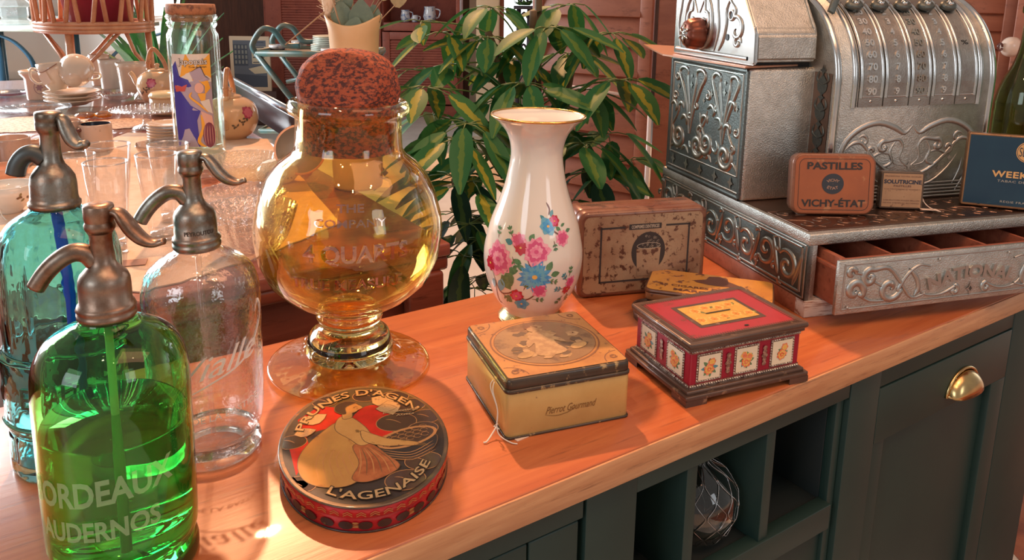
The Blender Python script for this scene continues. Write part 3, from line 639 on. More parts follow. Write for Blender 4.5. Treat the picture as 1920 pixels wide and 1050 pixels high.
# pierrot-like robed figure, generic children in a meadow
b.ngon([(-.022,-.030),(-.004,-.036),(.016,-.030),(.011,-.008),(.014,.012),(.006,.026),(-.008,.026),(-.016,.014),(-.014,-.004)],mfp,.0011,3)
b.poly(ell(-.002,.034,.0075,.0072,12),mfp,.0012,3); b.poly(ell(-.002,.0395,.009,.003,12),mfp,.00115,4)
for x,y,a in [(-.012,.012,-2.1),(.010,.012,-1.0)]: b.poly(leafp(x,y,.026,.009,a),mfp,.00115,3)
for x,y in [(-.034,-.026),(.034,-.022)]: b.poly(ell(x,y,.012,.007,12,.4),mfp,.0011,5); b.poly(ell(x+.004,y+.009,.0042,.0042,10),mfp,.0012,3)
for x,y in [(-.012,-.040),(.006,-.043)]: b.poly(ell(x,y,.006,.003,8),mfp,.0012,3)
for sx in (1,-1):
    for sy in (1,-1):
        b.ribbon([(sx*(.069-.022*math.sin(i*PI/2/8)) ,sy*(.069-.022*math.cos(i*PI/2/8))) for i in range(9)],.0014,mfp,h=.0003,mat=4,flat=True,taper=False)
        for k in range(3): b.ribbon([(sx*(.060+.005*math.cos(j*.9+k*2)*(1-j*.1)),sy*(.060+.005*math.sin(j*.9+k*2)*(1-j*.1))) for j in range(7)],.0011,mfp,h=.00035,mat=4,flat=True)
b.out('picture',SEP,lid)
b=MB(); mff=plane((w/2,0,.030),(1,0,0),(0,0,1))
text(b,'Pierrot Gourmand',.0125,shearmap(lambda x,y,h=0:mff(x,y,h+.0016-.0003),.0),h=0,width=.062,shear=.5,cx=.002,cy=-.003)
b.ribbon(cr([(-.030,-.008),(-.015,-.011),(0,-.0085),(.006,-.004)],6),.0007,lambda x,y,h=0:mff(x,y,h+.0003),h=.0002,flat=True)
for v in b.bm.verts: v.co.y=-.0001+ (.0015-.0003)
b.out('script_lettering',pm('brown_script',(.22,.10,.03),.5),t)
b=MB()
for k,off in enumerate((0,.004)):
    b.tube(cr([(-.003,.030+off,.0560),(-.006,.026+off*2,.048),(-.004,.016,.030),(-.006,.012,.012),(-.004,.006,.004),(.004,-.006,.0015),(.010,-.010,.0012)],6),.0007,6)
b.tube(cr([(-.005,.014,.012),(-.012,.010,.006),(-.020,.004,.002),(-.024,.004,.0015)],5),.0009,6)
b.tube([(-.004,.014,.014),(-.008,.016,.011),(-.004,.010,.010)],.0009,6)
b.out('string_loop',STRING,t)
b=MB(); b.box((.018,-.0045,.0006),(.016,.007,.0008),0,M=Matrix.Rotation(.3,4,'Z')); b.out('paper_tag',PAPER,t)
# ------------------------------------------------------------------ oval prune tin
pc=at(685,852,.042)
fx,fy=(-.1418,.699)
AX=R(105.4); a_,b_=.103,.0785
t=thing('prune_tin','oval red and black tin with a woman and basket painted on its lid','tin',(-.1476,.7245,CZ),AX-PI/2); t.scale=(1.055,1.058,.66)
DRK=rust('prune_dark',(.035,.020,.018),(.07,.035,.025),(.20,.11,.05),s3=70,rough=.25); REDT=rust('prune_red',(.50,.012,.02),(.40,.01,.02),(.16,.02,.02),s3=60,rough=.25,coat=.5)
b=MB(); L=ell(0,0,b_,a_,72); b.prism(L,0,.028,0,.002,sm=True); bd=b.out('body',REDT,t)
b=MB(); b.prism(ell(0,0,b_+.0012,a_+.0012,72),.0,.003,0,.001,sm=True); b.out('bottom_seam',DRK,t)
b=MB(); b.prism(ell(0,0,b_+.0015,a_+.0015,72),.022,.0405,0,.0028,sm=True); lid=b.out('lid',REDT,t)
b=MB()
def em(x,y,h=0):   # angle from x (0..1) around the oval
    a=2*PI*x; c,s=math.cos(a),math.sin(a); rr=1+(h+.0004)/.09
    return Vector((b_*c*rr,a_*s*rr,y))
rn=random.Random(5)
for k in range(30):
    x=k/30; b.poly([(x+.013*math.cos(i*PI/5),.0118+.0062*math.sin(i*PI/5)) for i in range(10)],em,.0004+.0001*(k%2),0)
    if k%3==0: 
        for j in range(4): b.poly([(x+.017+.006*math.cos(i*PI/3+j),.0105+j*.002+.0012*math.sin(i*PI/3)) for i in range(6)],em,.0007,1)
for k in range(44):
    x=k/44
    for d in (0,.003): b.ribbon([(x-.008,.0275+d),(x,.031+d),(x+.008,.0275+d)],.0011,lambda X,Y,h=0:em(X,Y,h+.0016),h=.0002,mat=1,flat=True,taper=False)
b.out('side_pattern',[DRK,pm('ochre_print',(.42,.20,.06),.4)],t)
b=MB(); b.prism(ell(0,0,b_+.0021,a_+.0021,72),.0375,.0408,0,.0014,sm=True); b.out('lid_rim',rust('lid_rim_metal',(.10,.07,.05),(.2,.14,.09),(.3,.12,.06),metal=.6),lid)
PR=[pm('lid_black',(.022,.013,.012),.5,c2=(.05,.025,.02),scale=30,lo=.5,hi=.7),pm('lid_red',(.62,.012,.02),.22,coat=.5,c2=(.45,.01,.015),scale=40),rust('lid_skin',(.60,.33,.12),(.48,.22,.07),(.20,.10,.04),s3=80,rough=.25,coat=.5),pm('lid_hair',(.16,.08,.04),.3),rust('lid_dress',(.50,.24,.08),(.60,.32,.10),(.30,.10,.04),s3=50,rough=.22,coat=.5),pm('lid_skirt',(.42,.13,.05),.3,c2=(.28,.07,.03),scale=70),pm('lid_basket',(.45,.20,.07),.4),pm('lid_plum',(.06,.03,.03),.2,coat=.4),rust('lid_letters',(.52,.34,.18),(.45,.28,.13),(.2,.1,.06),s3=120),rust('lid_letter_outline',(.012,.01,.01),(.02,.015,.01),(.03,.02,.01))]  # last entry: dark printed outline behind the lid lettering
b=MB(); zt=.0410
# lid frame: X to the picture's right, Y up the lid
mp_=lambda x,y,h=0:Vector((x,y,zt+h))
b.poly(ell(0,0,b_-.001,a_-.001,64),mp_,0,0)
b.ngon([(-.014,.030),(.006,.060),(.030,.052),(.034,.022),(.024,.0),(.0,-.012),(-.016,.004)],mp_,.0003,1)
b.poly([(-.062,.050),(-.040,.072),(-.012,.060),(-.02,.03),(-.06,.02)],mp_,.0003,1)
b.poly([(-.07,.0),(-.055,.022),(-.05,-.01),(-.064,-.045)],mp_,.0003,1)
# leaves and plums
def OG(pts,h,mat,w=.0007,n=4,oc=3):
    b.ngon(pts,mp_,h,mat,n); q=cr([(p[0],p[1],0) for p in pts],n,True); b.ribbon(q+[q[0]],w,mp_,h=h+.00003,mat=oc,flat=True,taper=False)
hh=.00040
for x,y,r in [(.052,.052,.016),(.064,.026,.016),(.034,.022,.020),(.058,.004,.015),(.010,.082,.015),(-.062,-.060,.016),(-.068,.010,.014),(-.034,.080,.013),(.038,.072,.015),(.050,-.050,.017),(.030,-.075,.018)]:
    hh+=.00003; b.poly(ell(x,y,r+.0007,r*.8+.0007,22),mp_,hh,6); hh+=.00003; b.poly(ell(x,y,r,r*.8,22),mp_,hh,7); b.ribbon([(x-r*.5+r*.1*k,y+r*.35-r*.02*k*k*.5) for k in range(8)],.0008,mp_,h=hh+.00003,mat=6,flat=True)
for x,y,L,W,a in [(.014,.076,.030,.022,-.7),(.030,.066,.030,.022,-1.5),(.016,.052,.022,.016,-.1),(-.058,.040,.028,.020,.5),(-.066,.022,.022,.016,.2)]:
    hh+=.00004; OG(leafp(x,y,L,W,a),hh,8,n=1); hh+=.00003
    for k in range(5):
        for sg in (1,-1): b.ribbon([(x+L*(.15+.15*k)*math.cos(a),y+L*(.15+.15*k)*math.sin(a)),(x+L*(.15+.15*k)*math.cos(a)+.006*math.cos(a+sg*.9),y+L*(.15+.15*k)*math.sin(a)+.006*math.sin(a+sg*.9))],.0005,mp_,h=hh+.00003,mat=3,flat=True)
# woman in a pale dress holding a basket
OG([(-.046,-.066),(-.060,-.048),(-.062,-.020),(-.052,.004),(-.038,.022),(-.026,.034),(-.014,.032),(-.012,.014),(-.008,-.010),(-.004,-.034),(-.006,-.060),(-.022,-.072)],.0013,4)
for k in range(6): b.ribbon(cr([(-.038+k*.005,-.002-.004*k),(-.046+k*.006,-.030),(-.044+k*.007,-.062)],5),.0009,mp_,h=.00135,mat=6,flat=True)
OG([(-.012,-.012),(-.002,-.008),(.008,-.014),(.018,-.032),(.028,-.052),(.016,-.064),(-.004,-.070),(-.016,-.062),(-.008,-.040)],.0014,5)
for k in range(6): b.ribbon(cr([(-.006+k*.0022,-.016),(-.006+k*.005,-.038),(-.010+k*.007,-.060)],4),.0010,mp_,h=.00145,mat=3 if k%2 else 6,flat=True)
OG([(-.026,.020),(-.025,.036),(-.019,.045),(-.010,.042),(.000,.026),(.006,.010),(.008,-.006),(-.004,-.012),(-.014,.002)],.0015,2)
OG([(-.018,.040),(-.017,.052),(-.010,.054),(-.008,.046),(-.010,.040)],.0016,2)
b.ngon(ell(-.010,.060,.0098,.0108,14,.2),mp_,.0017,2); b.ngon([(-.002,.064),(.0030,.058),(-.0012,.0545),(-.006,.057)],mp_,.00171,2)
OG([(-.018,.049),(-.025,.057),(-.023,.069),(-.012,.074),(-.002,.069),(-.007,.0665),(-.014,.061),(-.014,.050)],.0018,7)
b.ribbon([(-.0045,.0605),(-.0015,.0608)],.0009,mp_,h=.00185,mat=3,flat=True,taper=False); b.ribbon([(-.003,.0535),(-.0005,.0538)],.0007,mp_,h=.00185,mat=1,flat=True,taper=False)
# basket of plums and the arm reaching over it
OG([(.012,-.020),(.020,-.038),(.044,-.044),(.064,-.030),(.068,-.008),(.04,-.014)],.0013,0)
for k in range(4): b.ribbon(cr([(.015,-.024-.004*k),(.040,-.034-.004*k),(.064,-.020-.005*k)],5),.0009,mp_,h=.00135,mat=6,flat=True)
b.poly(ell(.041,-.008,.031,.016,24,.28),mp_,.0015,6); b.poly(ell(.041,-.008,.0275,.0128,24,.28),mp_,.00155,7)
for k in range(18):
    x=.021+.0075*(k%6); y=-.017+.007*(k//6)+.0022*(k%6); b.ribbon(ell(x,y,.0038,.0032,9),.0005,mp_,h=.0016,mat=6,flat=True,taper=False)
OG([(-.002,.014),(.008,.006),(.022,-.006),(.038,-.013),(.050,-.020),(.046,-.024),(.034,-.021),(.018,-.018),(.0,-.006)],.0018,2)
for k in range(4): b.ribbon([(.046,-.0205-.001*k),(.056+.001*k,-.022-.0018*k)],.0012,mp_,h=.00185,mat=2,flat=True)
def oval(top):
    A,Bq=b_-.014,a_-.014
    def f(x,y,h=0):
        # x: arc parameter in metres on mean radius
        a=(PI/2-x/.078) if top else (-PI/2+x/.078)
        k=1+(y/.08)*(1 if top else -1)
        return Vector((A*math.cos(a)*k,Bq*math.sin(a)*k,zt+h))
    return f
text(b,'PRUNES D\'AGEN',.0150,oval(True),8,h=.0023,width=.182,bold=.012,cx=-.006); text(b,'PRUNES D\'AGEN',.0160,oval(True),9,h=.0021,width=.185,bold=.05,cx=-.006)
text(b,'L\'AGENAISE',.0140,oval(False),8,h=.0023,width=.122,bold=.012,cx=.014); text(b,'L\'AGENAISE',.0150,oval(False),9,h=.0021,width=.124,bold=.05,cx=.014)
text(b,'JEAN BOISSON',.005,mp_,8,h=.0023,width=.036,cx=.040,cy=.042,bold=.02); text(b,'AGEN',.0045,mp_,8,h=.0023,width=.018,cx=.044,cy=.034,bold=.02)
for v_ in b.bm.verts:
    v_.co.z=zt+(v_.co.z-zt)*.6; k_=math.hypot(v_.co.x/b_,v_.co.y/a_)
    if k_>.975: v_.co.x*=.975/k_; v_.co.y*=.975/k_
b.out('painted_lid',PR,lid)
# ------------------------------------------------------------------ rose casket tin
q=at(1285.7,766); ang=R(22.8); W_,D_=.184,.139
t=thing('casket_tin','red casket-shaped money tin with rose panels and a coin slot in its lid','tin',(q.x,q.y,CZ),ang)
CB=rust('casket_bronze',(.10,.06,.045),(.15,.085,.06),(.32,.20,.12),s3=60,metal=.4); CRED=rust('casket_red',(.36,.012,.04),(.30,.01,.03),(.18,.03,.02),s3=50,rough=.35); CRL=rust('casket_lid_red',(.40,.025,.04),(.34,.02,.035),(.22,.04,.03),s3=40,rough=.35)
CEM=pm('casket_embossing',(.30,.24,.20),.3,.8,c2=(.62,.54,.46),scale=260,lo=.45,hi=.6,c3=(.10,.02,.03),s3=120)
def at0(L,ox,oy): return [(x+ox,y+oy) for x,y in L]
b=MB()
# foot: moulded plinth with bracket feet
b.prism(at0(rrect(W_,D_,.002,2),W_/2,D_/2),.007,.013,0,.001)
b.prism(at0(rrect(W_-.008,D_-.008,.002,2),W_/2,D_/2),.012,.0175,0,.0015)
for (x0,y0) in ((0,0),(W_,0),(0,D_),(W_,D_)):
    sx=1 if x0==0 else -1; sy=1 if y0==0 else -1
    b.prism([(x0,y0),(x0+sx*.030,y0),(x0+sx*.022,y0+sy*.004),(x0+sx*.004,y0+sy*.004),(x0+sx*.004,y0+sy*.022),(x0,y0+sy*.030)][::sx*sy],0,.0075,0)
b.out('plinth',CB,t)
m_=.010
b=MB(); b.prism(at0(rrect(W_-2*m_,D_-2*m_,.002,2),W_/2,D_/2),.016,.068,0,0); b.out('body',CRED,t)
lid_=MB(); o_=.003
lid_.prism(at0(rrect(W_-2*o_-.006,D_-2*o_-.006,.002,2),W_/2,D_/2),.0665,.072,0,.001); lid_.prism(at0(rrect(W_-2*o_,D_-2*o_,.003,2),W_/2,D_/2),.0715,.0785,0,.0022); lid=lid_.out('lid',CB,t)
b=MB(); ml=lambda x,y,h=0:Vector((x+W_/2,y+D_/2,.0785+h))
b.quad(-.083,-.060,.083,.060,ml,.0003,2); b.quad(-.0785,-.0555,.0785,.0555,ml,.0005,0); b.quad(-.050,-.033,.050,.033,ml,.0007,2); b.quad(-.044,-.027,.044,.027,ml,.0010,1)
for k in range(46):
    x=-.078+.156*k/45
    for s_ in (1,-1): b.poly(ell(x,s_*.0565,.0022,.0016,6),ml,.0007,2); b.poly(leafp(x,s_*.0555,.004,.002,-s_*PI/2),ml,.00075,2)
for k in range(32):
    y=-.054+.108*k/31
    for s_ in (1,-1): b.poly(leafp(s_*.0785,y,.005,.002,PI if s_>0 else 0),ml,.00075,2)
rn=random.Random(9)
for k in range(9):
    x,y=-.036+.009*k,(.014 if k%2 else -.014)+rn.uniform(-.003,.003); flower(b,ml,x,y,.0075,(3,4),6,2,h=.0011,seed=k,pw=.5); b.poly(leafp(x+.005,y-.003,.009,.005,rn.uniform(0,6)),ml,.00108,5)
b.quad(-.019,-.0012,.019,.0012,ml,.0018,6)
b.poly(ell(.008,-.046,.0035,.002,8),ml,.0012,6)
b.out('lid_pattern',[CRL,pm('yellow_panel',(.62,.38,.08),.4,c2=(.5,.28,.05),scale=60),CB,YEL,pm('orange_petal',(.60,.26,.05),.4),pm('olive_leaf',(.16,.17,.05),.4),BLACK],lid)
ORG=pm('rose_orange',(.75,.15,.06),.35,c2=(.85,.30,.15),scale=200); IV=pm('ivory_panel',(.80,.68,.50),.35)
def face(o,u,Wd,n):
    mf=plane(o,u,(0,0,1)); b=MB()
    # bands
    for z0,z1 in ((.0175,.0225),(.062,.067)):
        b.quad(0,z0,Wd,z1,mf,.0006,3)
        k=int(Wd/.0034)
        for i in range(k): b.lathe([(0,.0016),(.001,.0012),(.0015,0)],6,3,M=Matrix.Translation(mf((i+.5)*Wd/k,(z0+z1)/2,.0006))@(Vector(mf(0,0,1))-Vector(mf(0,0,0))).to_track_quat('Z','Y').to_matrix().to_4x4())
    pw,ph=.031,.031; g=(Wd-n*pw)/n
    for i in range(n):
        cx=g/2+pw/2+i*(pw+g); cy=.0422
        b.quad(cx-pw/2-.003,cy-ph/2-.003,cx+pw/2+.003,cy+ph/2+.003,mf,.0005,3)
        for a in range(10):
            tt=-pw/2+pw*a/9
            for (x,y) in ((tt,ph/2+.0015),(tt,-ph/2-.0015),(pw/2+.0015,tt),(-pw/2-.0015,tt)): b.lathe([(0,.0012),(.0009,.0009),(.0013,0)],6,3,M=Matrix.Translation(mf(cx+x,cy+y,.0005))@(Vector(mf(0,0,1))-Vector(mf(0,0,0))).to_track_quat('Z','Y').to_matrix().to_4x4())
        b.quad(cx-pw/2,cy-ph/2,cx+pw/2,cy+ph/2,mf,.0010,1)
        for k in range(8): b.poly(leafp(cx+.003*math.cos(k*.8),cy-.001+.003*math.sin(k*.8),.0095,.0045,k*.8+i),mf,.0012,4 if k%4 else 5)
        flower(b,mf,cx-.001,cy-.003,.0075,(2,6),7,3,h=.0015,seed=i+n*7,pw=.5); flower(b,mf,cx+(.003 if i!=1 else -.004),cy+.006,.0052,(2,6) if i!=1 else (6,2),6,2,h=.0014,seed=i+3,pw=.5)
        if i==1: flower(b,mf,cx+.004,cy+.003,.005,(6,2),6,2,h=.0014,seed=33,pw=.5)
        if i<n-1 or True:
            x=cx+pw/2+g/2
            if x<Wd-.004:
                for k in range(5): b.poly(ell(x,.0422+(k-2)*.0052,.0034 if k!=2 else .005,.003,8),mf,.0009+.0001*k,3)
    b.out('side_panels',[CRED,IV,ORG,CEM,DGREEN,TEALL,YEL],t)
face((m_,m_,0),(1,0,0),W_-2*m_,3); face((m_,D_-m_,0),(0,-1,0),D_-2*m_,2); face((W_-m_,m_,0),(0,1,0),D_-2*m_,2)
# ------------------------------------------------------------------ tin of toothpaste tablets, standing on its long side
A0=at(1082,562); A1=at(1317,541); dr=(A1-A0); L_=dr.length; ta=deg(dr)
HT=.142
t=thing('tablet_tin','large rusty brown tin standing upright behind the vase, dark frame printed on its face','tin',(A0.x,A0.y,CZ),ta)
TB=rust('tablet_tin_brown',(.17,.06,.035),(.28,.15,.09),(.09,.035,.02),s3=45,lo3=.54,hi3=.62,scale=10,bump=.2)
TF=rust('tablet_tin_face',(.38,.27,.17),(.27,.15,.09),(.10,.04,.025),s3=75,lo3=.54,hi3=.60,scale=9,lo=.45,hi=.65,bump=.15)
Mv=Matrix.Translation((L_/2,0,HT/2))@Matrix.Rotation(PI/2,4,'X')
b=MB(); b.prism(rrect(L_,HT,.014,6),-.062,-.020,0,.003,M=Mv); b.out('body',TB,t)
b=MB(); b.prism(rrect(L_+.002,HT+.0,.015,6),-.024,.0,0,.006,M=Mv); lid=b.out('lid',TB,t)
b=MB(); mf=plane((0,-.0004,0),(1,0,0),(0,0,1))
b.poly([(x+L_/2,y+HT/2) for x,y in rrect(L_-.016,HT-.016,.01,5)],mf,.0,0)
x0,x1,y0,y1=.035,L_-.030,.024,HT-.026
for r_ in ((x0,y0,x1,y0+.003),(x0,y0,x0+.003,y1),(x1-.003,y0,x1,y1),(x0,y1-.003,x0+.042,y1),(x1-.042,y1-.003,x1,y1)): b.quad(*r_,mf,.0004,1)
b.quad(x0+.048,y1-.006,x1-.050,y1+.003,mf,.0004,1); text(b,'COMPRIMES DENTIFRICES',.0075,mf,2,h=.0007,width=x1-x0-.106,bold=.03,cx=(x0+x1)/2-.001,cy=y1-.0015)
cx,cy=(x0+x1)/2+.006,.072
b.poly(ell(cx,cy,.029,.033,36),mf,.0004,1)
b.poly([(cx-.021,cy+.006),(cx-.018,cy-.040),(cx+.018,cy-.040),(cx+.021,cy+.006)],mf,.0006,0)
b.ribbon(ell(cx,cy+.010,.020,.005,24)+[(cx+.020,cy+.010)],.0009,mf,h=.0008,mat=2,flat=True,taper=False)
rn=random.Random(2)
for k in range(34):
    x,y=rn.uniform(-.018,.018),rn.uniform(.004,.029)
    if x*x+(y)**2<.027**2: b.ribbon(ell(cx+x,cy+y,.0015,.0015,7),.0004,mf,h=.0007,mat=2,flat=True,taper=False)
b.out('printed_face',[TF,INK,pm('print_grey',(.42,.36,.28),.5)],lid)
b=MB(); mt=lambda x,y,h=0:Vector((x,y+.043,HT+h)); text(b,'LABORATOIRES',.007,mt,0,h=.0006,width=.055,cx=.045,cy=0); text(b,'MODE D\'EMPLOI',.007,mt,0,h=.0006,width=.055,cx=L_-.045,cy=0)
b.ribbon([(L_/2-.025,-.022),(L_/2-.018,-.029),(L_/2+.018,-.029),(L_/2+.025,-.022)],.004,mt,h=.0012,mat=1)
b.out('top_print',[INK,TB],t)
b=MB(); b.box((L_+.0035,.03,HT*.47),(.003,.018,.045),.001); b.out('catch',TB,t)
# ------------------------------------------------------------------ open dark tin with the yellow tin lying on it
z1=.012
Q=[at(1208,541,.022),at(1452,536,.022)]
Y0=at(1203,533,.030); Y1=at(1225,505,.030)
q=at(1192,596); 
g0=at(1187,560,.020); 
ya=deg(at(1452,534,.030)-at(1222,506,.030))
t=thing('open_tin','open dark oval-cornered tin tray lying under the yellow tin, behind the casket tin','tin',(.292,1.090,CZ),R(16))
OT=rust('open_tin_dark',(.05,.03,.022),(.10,.05,.035),(.16,.08,.05),metal=.5)
b=MB(); Lo=rrect(.20,.125,.03,6); n=len(Lo)
r1=[b.v((x,y,0)) for x,y in Lo]; r2=[b.v((x*1.01,y*1.01,.016)) for x,y in Lo]; r3=[b.v((x*.985,y*.98,.016)) for x,y in Lo]; r4=[b.v((x*.985,y*.98,.0015)) for x,y in Lo]
for A_,B_ in ((r1,r2),(r2,r3),(r3,r4)):
    for i in range(n): b.face([A_[i],A_[(i+1)%n],B_[(i+1)%n],B_[i]])
b.face(r1[::-1]); b.face(r4); b.out('tray',OT,t)
b=MB(); Lo=[(x*1.012,y*1.015,.016) for x,y in rrect(.20,.125,.03,6)]; b.tube(Lo+[Lo[0]],.0022,8); b.out('rolled_rim',OT,t)
b=MB(); b.box((-.055,.012,.006),(.060,.012,.008),.002); b.box((-.02,-.012,.005),(.05,.010,.006),.002); b.out('inner_clips',PEWTER,t)
yc=(at(1203,535,.034)+at(1452,533,.034))/2
t=thing('tobacco_tin','flat yellow tin with a brown hat silhouette, lying propped on the open dark tin','tin',(.308,1.142,CZ+.0275),(R(2),R(0),R(-18))); t.scale=(.94,.84,1)
YT=rust('yellow_tin',(.62,.30,.05),(.50,.22,.05),(.16,.06,.03),s3=55,lo3=.56,hi3=.62); YB=rust('yellow_tin_side',(.30,.12,.05),(.42,.20,.08),(.12,.05,.03))
b=MB(); b.prism(rrect(.200,.105,.012,5),-.009,.004,0,.002); b.out('body',YB,t)
b=MB(); b.prism(rrect(.202,.107,.013,5),.002,.009,0,.003); lid=b.out('lid',rust('yellow_lid_edge',(.12,.05,.03),(.2,.09,.04),(.4,.2,.06)),t)
b=MB(); my=lambda x,y,h=0:Vector((x,y,.009+h)); b.poly(rrect(.196,.101,.011,5),my,.0003,0)
b.poly([(-.004,.040),(.012,.044),(.026,.040),(.028,.026),(.036,.020),(.046,.012),(.040,.003),(.02,-.001),(-.002,.0),(-.022,.006),(-.028,.014),(-.018,.019),(-.008,.024)],my,.0006,1,2)
text(b,'25 CIGARES DE CAPES',.012,my,1,h=.0006,width=.150,bold=.03,cx=-.005,cy=-.020); text(b,'MARCHAND',.014,my,1,h=.0006,width=.110,bold=.04,cx=0,cy=-.038)
b.out('printed_face',[YT,pm('brown_print',(.12,.045,.03),.45)],lid)
# ------------------------------------------------------------------ cash register
RO=Vector((.4412,1.1079,CZ)); RA=R(16.5)
reg=thing('cash_register','ornate nickel cash register with raised numerals and a half-open drawer','cash register',tuple(RO),RA)
def spir(cx,cy,r,turns,a0,d=1,n=None,r1=.12):
    n=n or int(14*turns)+4
    return [(cx+r*(r1+(1-r1)*(1-i/n))*math.cos(a0+d*2*PI*turns*i/n),cy+r*(r1+(1-r1)*(1-i/n))*math.sin(a0+d*2*PI*turns*i/n)) for i in range(n+1)]
def join(*a):
    o=[]
    for p in a: o+=[tuple(q[:2]) for q in p]
    return cr([(x,y,0) for x,y in o],3)
def diam(b,mf,x,y,r,mat=0,h=.0012):
    b.poly([(x,y+r*1.3),(x+r*.35,y+r*.35),(x+r,y),(x+r*.35,y-r*.35),(x,y-r*1.3),(x-r*.35,y-r*.35),(x-r,y),(x-r*.35,y+r*.35)],mf,h,mat)
def scrolls(b,mf,W,H,n,wd=.006,h=.0022,mat=0):
    """running acanthus scroll frieze"""
    st=W/n; r=H*.30
    for i in range(n):
        cx=st*(i+.5); up=i%2==0; cy=H*(.5+(.06 if up else -.06)); d=1 if up else -1
        sp=spir(cx,cy,r,1.35,(-PI/2 if up else PI/2)-d*.9,d)
        lead=[(cx-st*.72,H*(.18 if up else .82)),(cx-st*.45,H*(.10 if up else .90))]
        b.ribbon(join(lead,sp),wd,mf,h,mat)
        for k in range(3):
            a=(PI*.2+k*.8)*d+(PI/2 if up else -PI/2); x,y=cx+r*1.15*math.cos(a),cy+r*1.1*math.sin(a)
            b.ribbon(cr([(x,y,0),(x+.010*math.cos(a+.5),y+.010*math.sin(a+.5),0),(x+.014*math.cos(a+1.2),y+.013*math.sin(a+1.2),0)],4),wd*.8,mf,h*.8,mat)
        b.ribbon(cr([(cx+st*.30,H*(.86 if up else .14),0),(cx+st*.48,H*.5,0),(cx+st*.62,H*(.2 if up else .8),0)],5),wd*.9,mf,h*.9,mat)
def border(b,mf,x0,y0,x1,y1,w=.003,h=.0015,mat=0):
    for a,c in (((x0,y0),(x1,y0)),((x1,y0),(x1,y1)),((x1,y1),(x0,y1)),((x0,y1),(x0,y0))): b.ribbon([a,c],w,mf,h,mat,taper=False)
BX=.562
b=MB(); b.box((.009,.25,.0135),(.018,.46,.027),.001); b.box((BX-.009,.25,.0135),(.018,.46,.027),.001); b.box((BX/2,.452,.0135),(BX-.036,.018,.027),.001); b.out('wooden_plinth',RWOOD,reg)
b=MB(); b.box((BX/2,.05,.013),(BX-.002,.105,.0262),.001); b.out('plinth_front_board',WHITEW,reg)
b=MB(); b.box((BX/2,.24,.033),(BX-.01,.42,.006),.001); b.box((.0045,.235,.070),(.009,.47,.088),.001); b.box((BX-.0045,.235,.070),(.009,.47,.088),.001); b.box((BX/2,.466,.07),(BX,.008,.088),.001); b.out('drawer_case',SILVD,reg)
b=MB(); b.box((.008,.0045,.070),(.016,.009,.088),.001); b.out("front_post",SILV,reg); b=MB(); b.box((BX-.029,.0045,.070),(.058,.009,.088),.001); b.out("front_post",SILV,reg)
b=MB(1.45); ms=plane((-.0002,.468,.029),(0,-1,0),(0,0,1)); border(b,ms,.012,.008,.455,.078); border(b,ms,.004,.001,.464,.083,.002,.001); scrolls(b,ms,.45,.086,8,.0065,.0028); b.out('side_relief',RELD,reg)
# lid
b=MB(); b.box((BX/2,.235,.122),(BX,.472,.018),.0022); lid=b.out('base_lid',SILV,reg)
b=MB(); ml=lambda x,y,h=0:Vector((x,y,.1311+h)); b.quad(.006,.012,BX-.006,.466,ml,0,0,1,1); border(b,ml,.010,.016,BX-.01,.12,.002,.0008,0)
rn=random.Random(4)
for k in range(15):
    x=.03+.033*k; d=1 if k%2 else -1; b.ribbon(join([(x-.02,.055-.02*d)],spir(x,.055+.006*d,.018,1.2,-d*PI/2,d)),.0035,ml,.0011,0); b.ribbon(cr([(x,.03,0),(x+.012,.036,0),(x+.02,.028,0)],4),.003,ml,.0009,0)
    b.ribbon(join([(x-.02,.105-.01*d)],spir(x,.105,.013,1.1,-d*PI/2,-d)),.003,ml,.001,0)
b.out('lid_engraving',BRONZE,lid)
# drawer
dr_=thing('drawer','','',(0,0,0)); del dr_['label']; del dr_['category']; dr_.parent=reg; dr_.name='drawer'
DX0,DX1=.0155,.4995; DC=(DX0+DX1)/2
b=MB(); b.box((DC,-.047,.064),(DX1-DX0,.007,.0825),.0012); b.out('drawer_front',SILV,dr_)
b=MB(1.2); md=plane((DC,-.0507,.064),(1,0,0),(0,0,1)); HW=(DX1-DX0)/2
border(b,md,-HW+.010,-.033,HW-.010,.035,.0022,.001,1)
text(b,'NATIONAL',.027,md,1,h=-.0005,ext=.0034,width=.168,bold=.04,cy=.006,arc=(.26,1))
for s in (1,-1):
    S_=lambda pts: [(s*x,y) for x,y in pts]
    b.ribbon(join(S_([(-.080,.020),(-.100,.024),(-.120,.012),(-.135,-.012)]),S_(spir(-.150,-.008,.020,1.1,-.2,-1))),.0085,md,.003,1)
    b.ribbon(join(S_([(-.085,-.022),(-.110,-.026),(-.130,-.002),(-.155,.024),(-.180,.024)]),S_(spir(-.188,.012,.013,1.1,PI/2,1))),.009,md,.003,1)
    b.ribbon(join(S_([(-.15,-.026),(-.185,-.024),(-.205,-.010)]),S_(spir(-.212,-.006,.017,1.1,-.6,1))),.010,md,.003,1)
    b.ribbon(join(S_(spir(-.220,.022,.008,1.0,0,1)[::-1]),S_([(-.200,.018),(-.178,.004),(-.160,-.006)])),.007,md,.0026,1)
    b.ribbon(join(S_([(-.100,-.010),(-.085,-.024),(-.055,-.026),(-.030,-.016)]),S_(spir(-.030,-.022,.008,1.0,PI/2,-1))),.0062,md,.0026,1)
    b.ribbon(join(S_([(-.118,.020),(-.104,.005),(-.098,-.012),(-.104,-.024)])),.006,md,.0026,1)
    for x,y in ((-.222,.030),(-.223,-.030),(-.148,.0),(-.066,.03)): b.lathe([(0,.0016),(.0016,.0012),(.0022,0)],8,1,M=Matrix.Translation(md(s*x,y,.0022))@Matrix.Rotation(PI/2,4,'X'))
diam(b,md,0,-.022,.0085,1,.0016); diam(b,md,0,-.022,.0035,0,.0022)
b.out('raised_scrollwork',[SILVD,RELT],dr_)
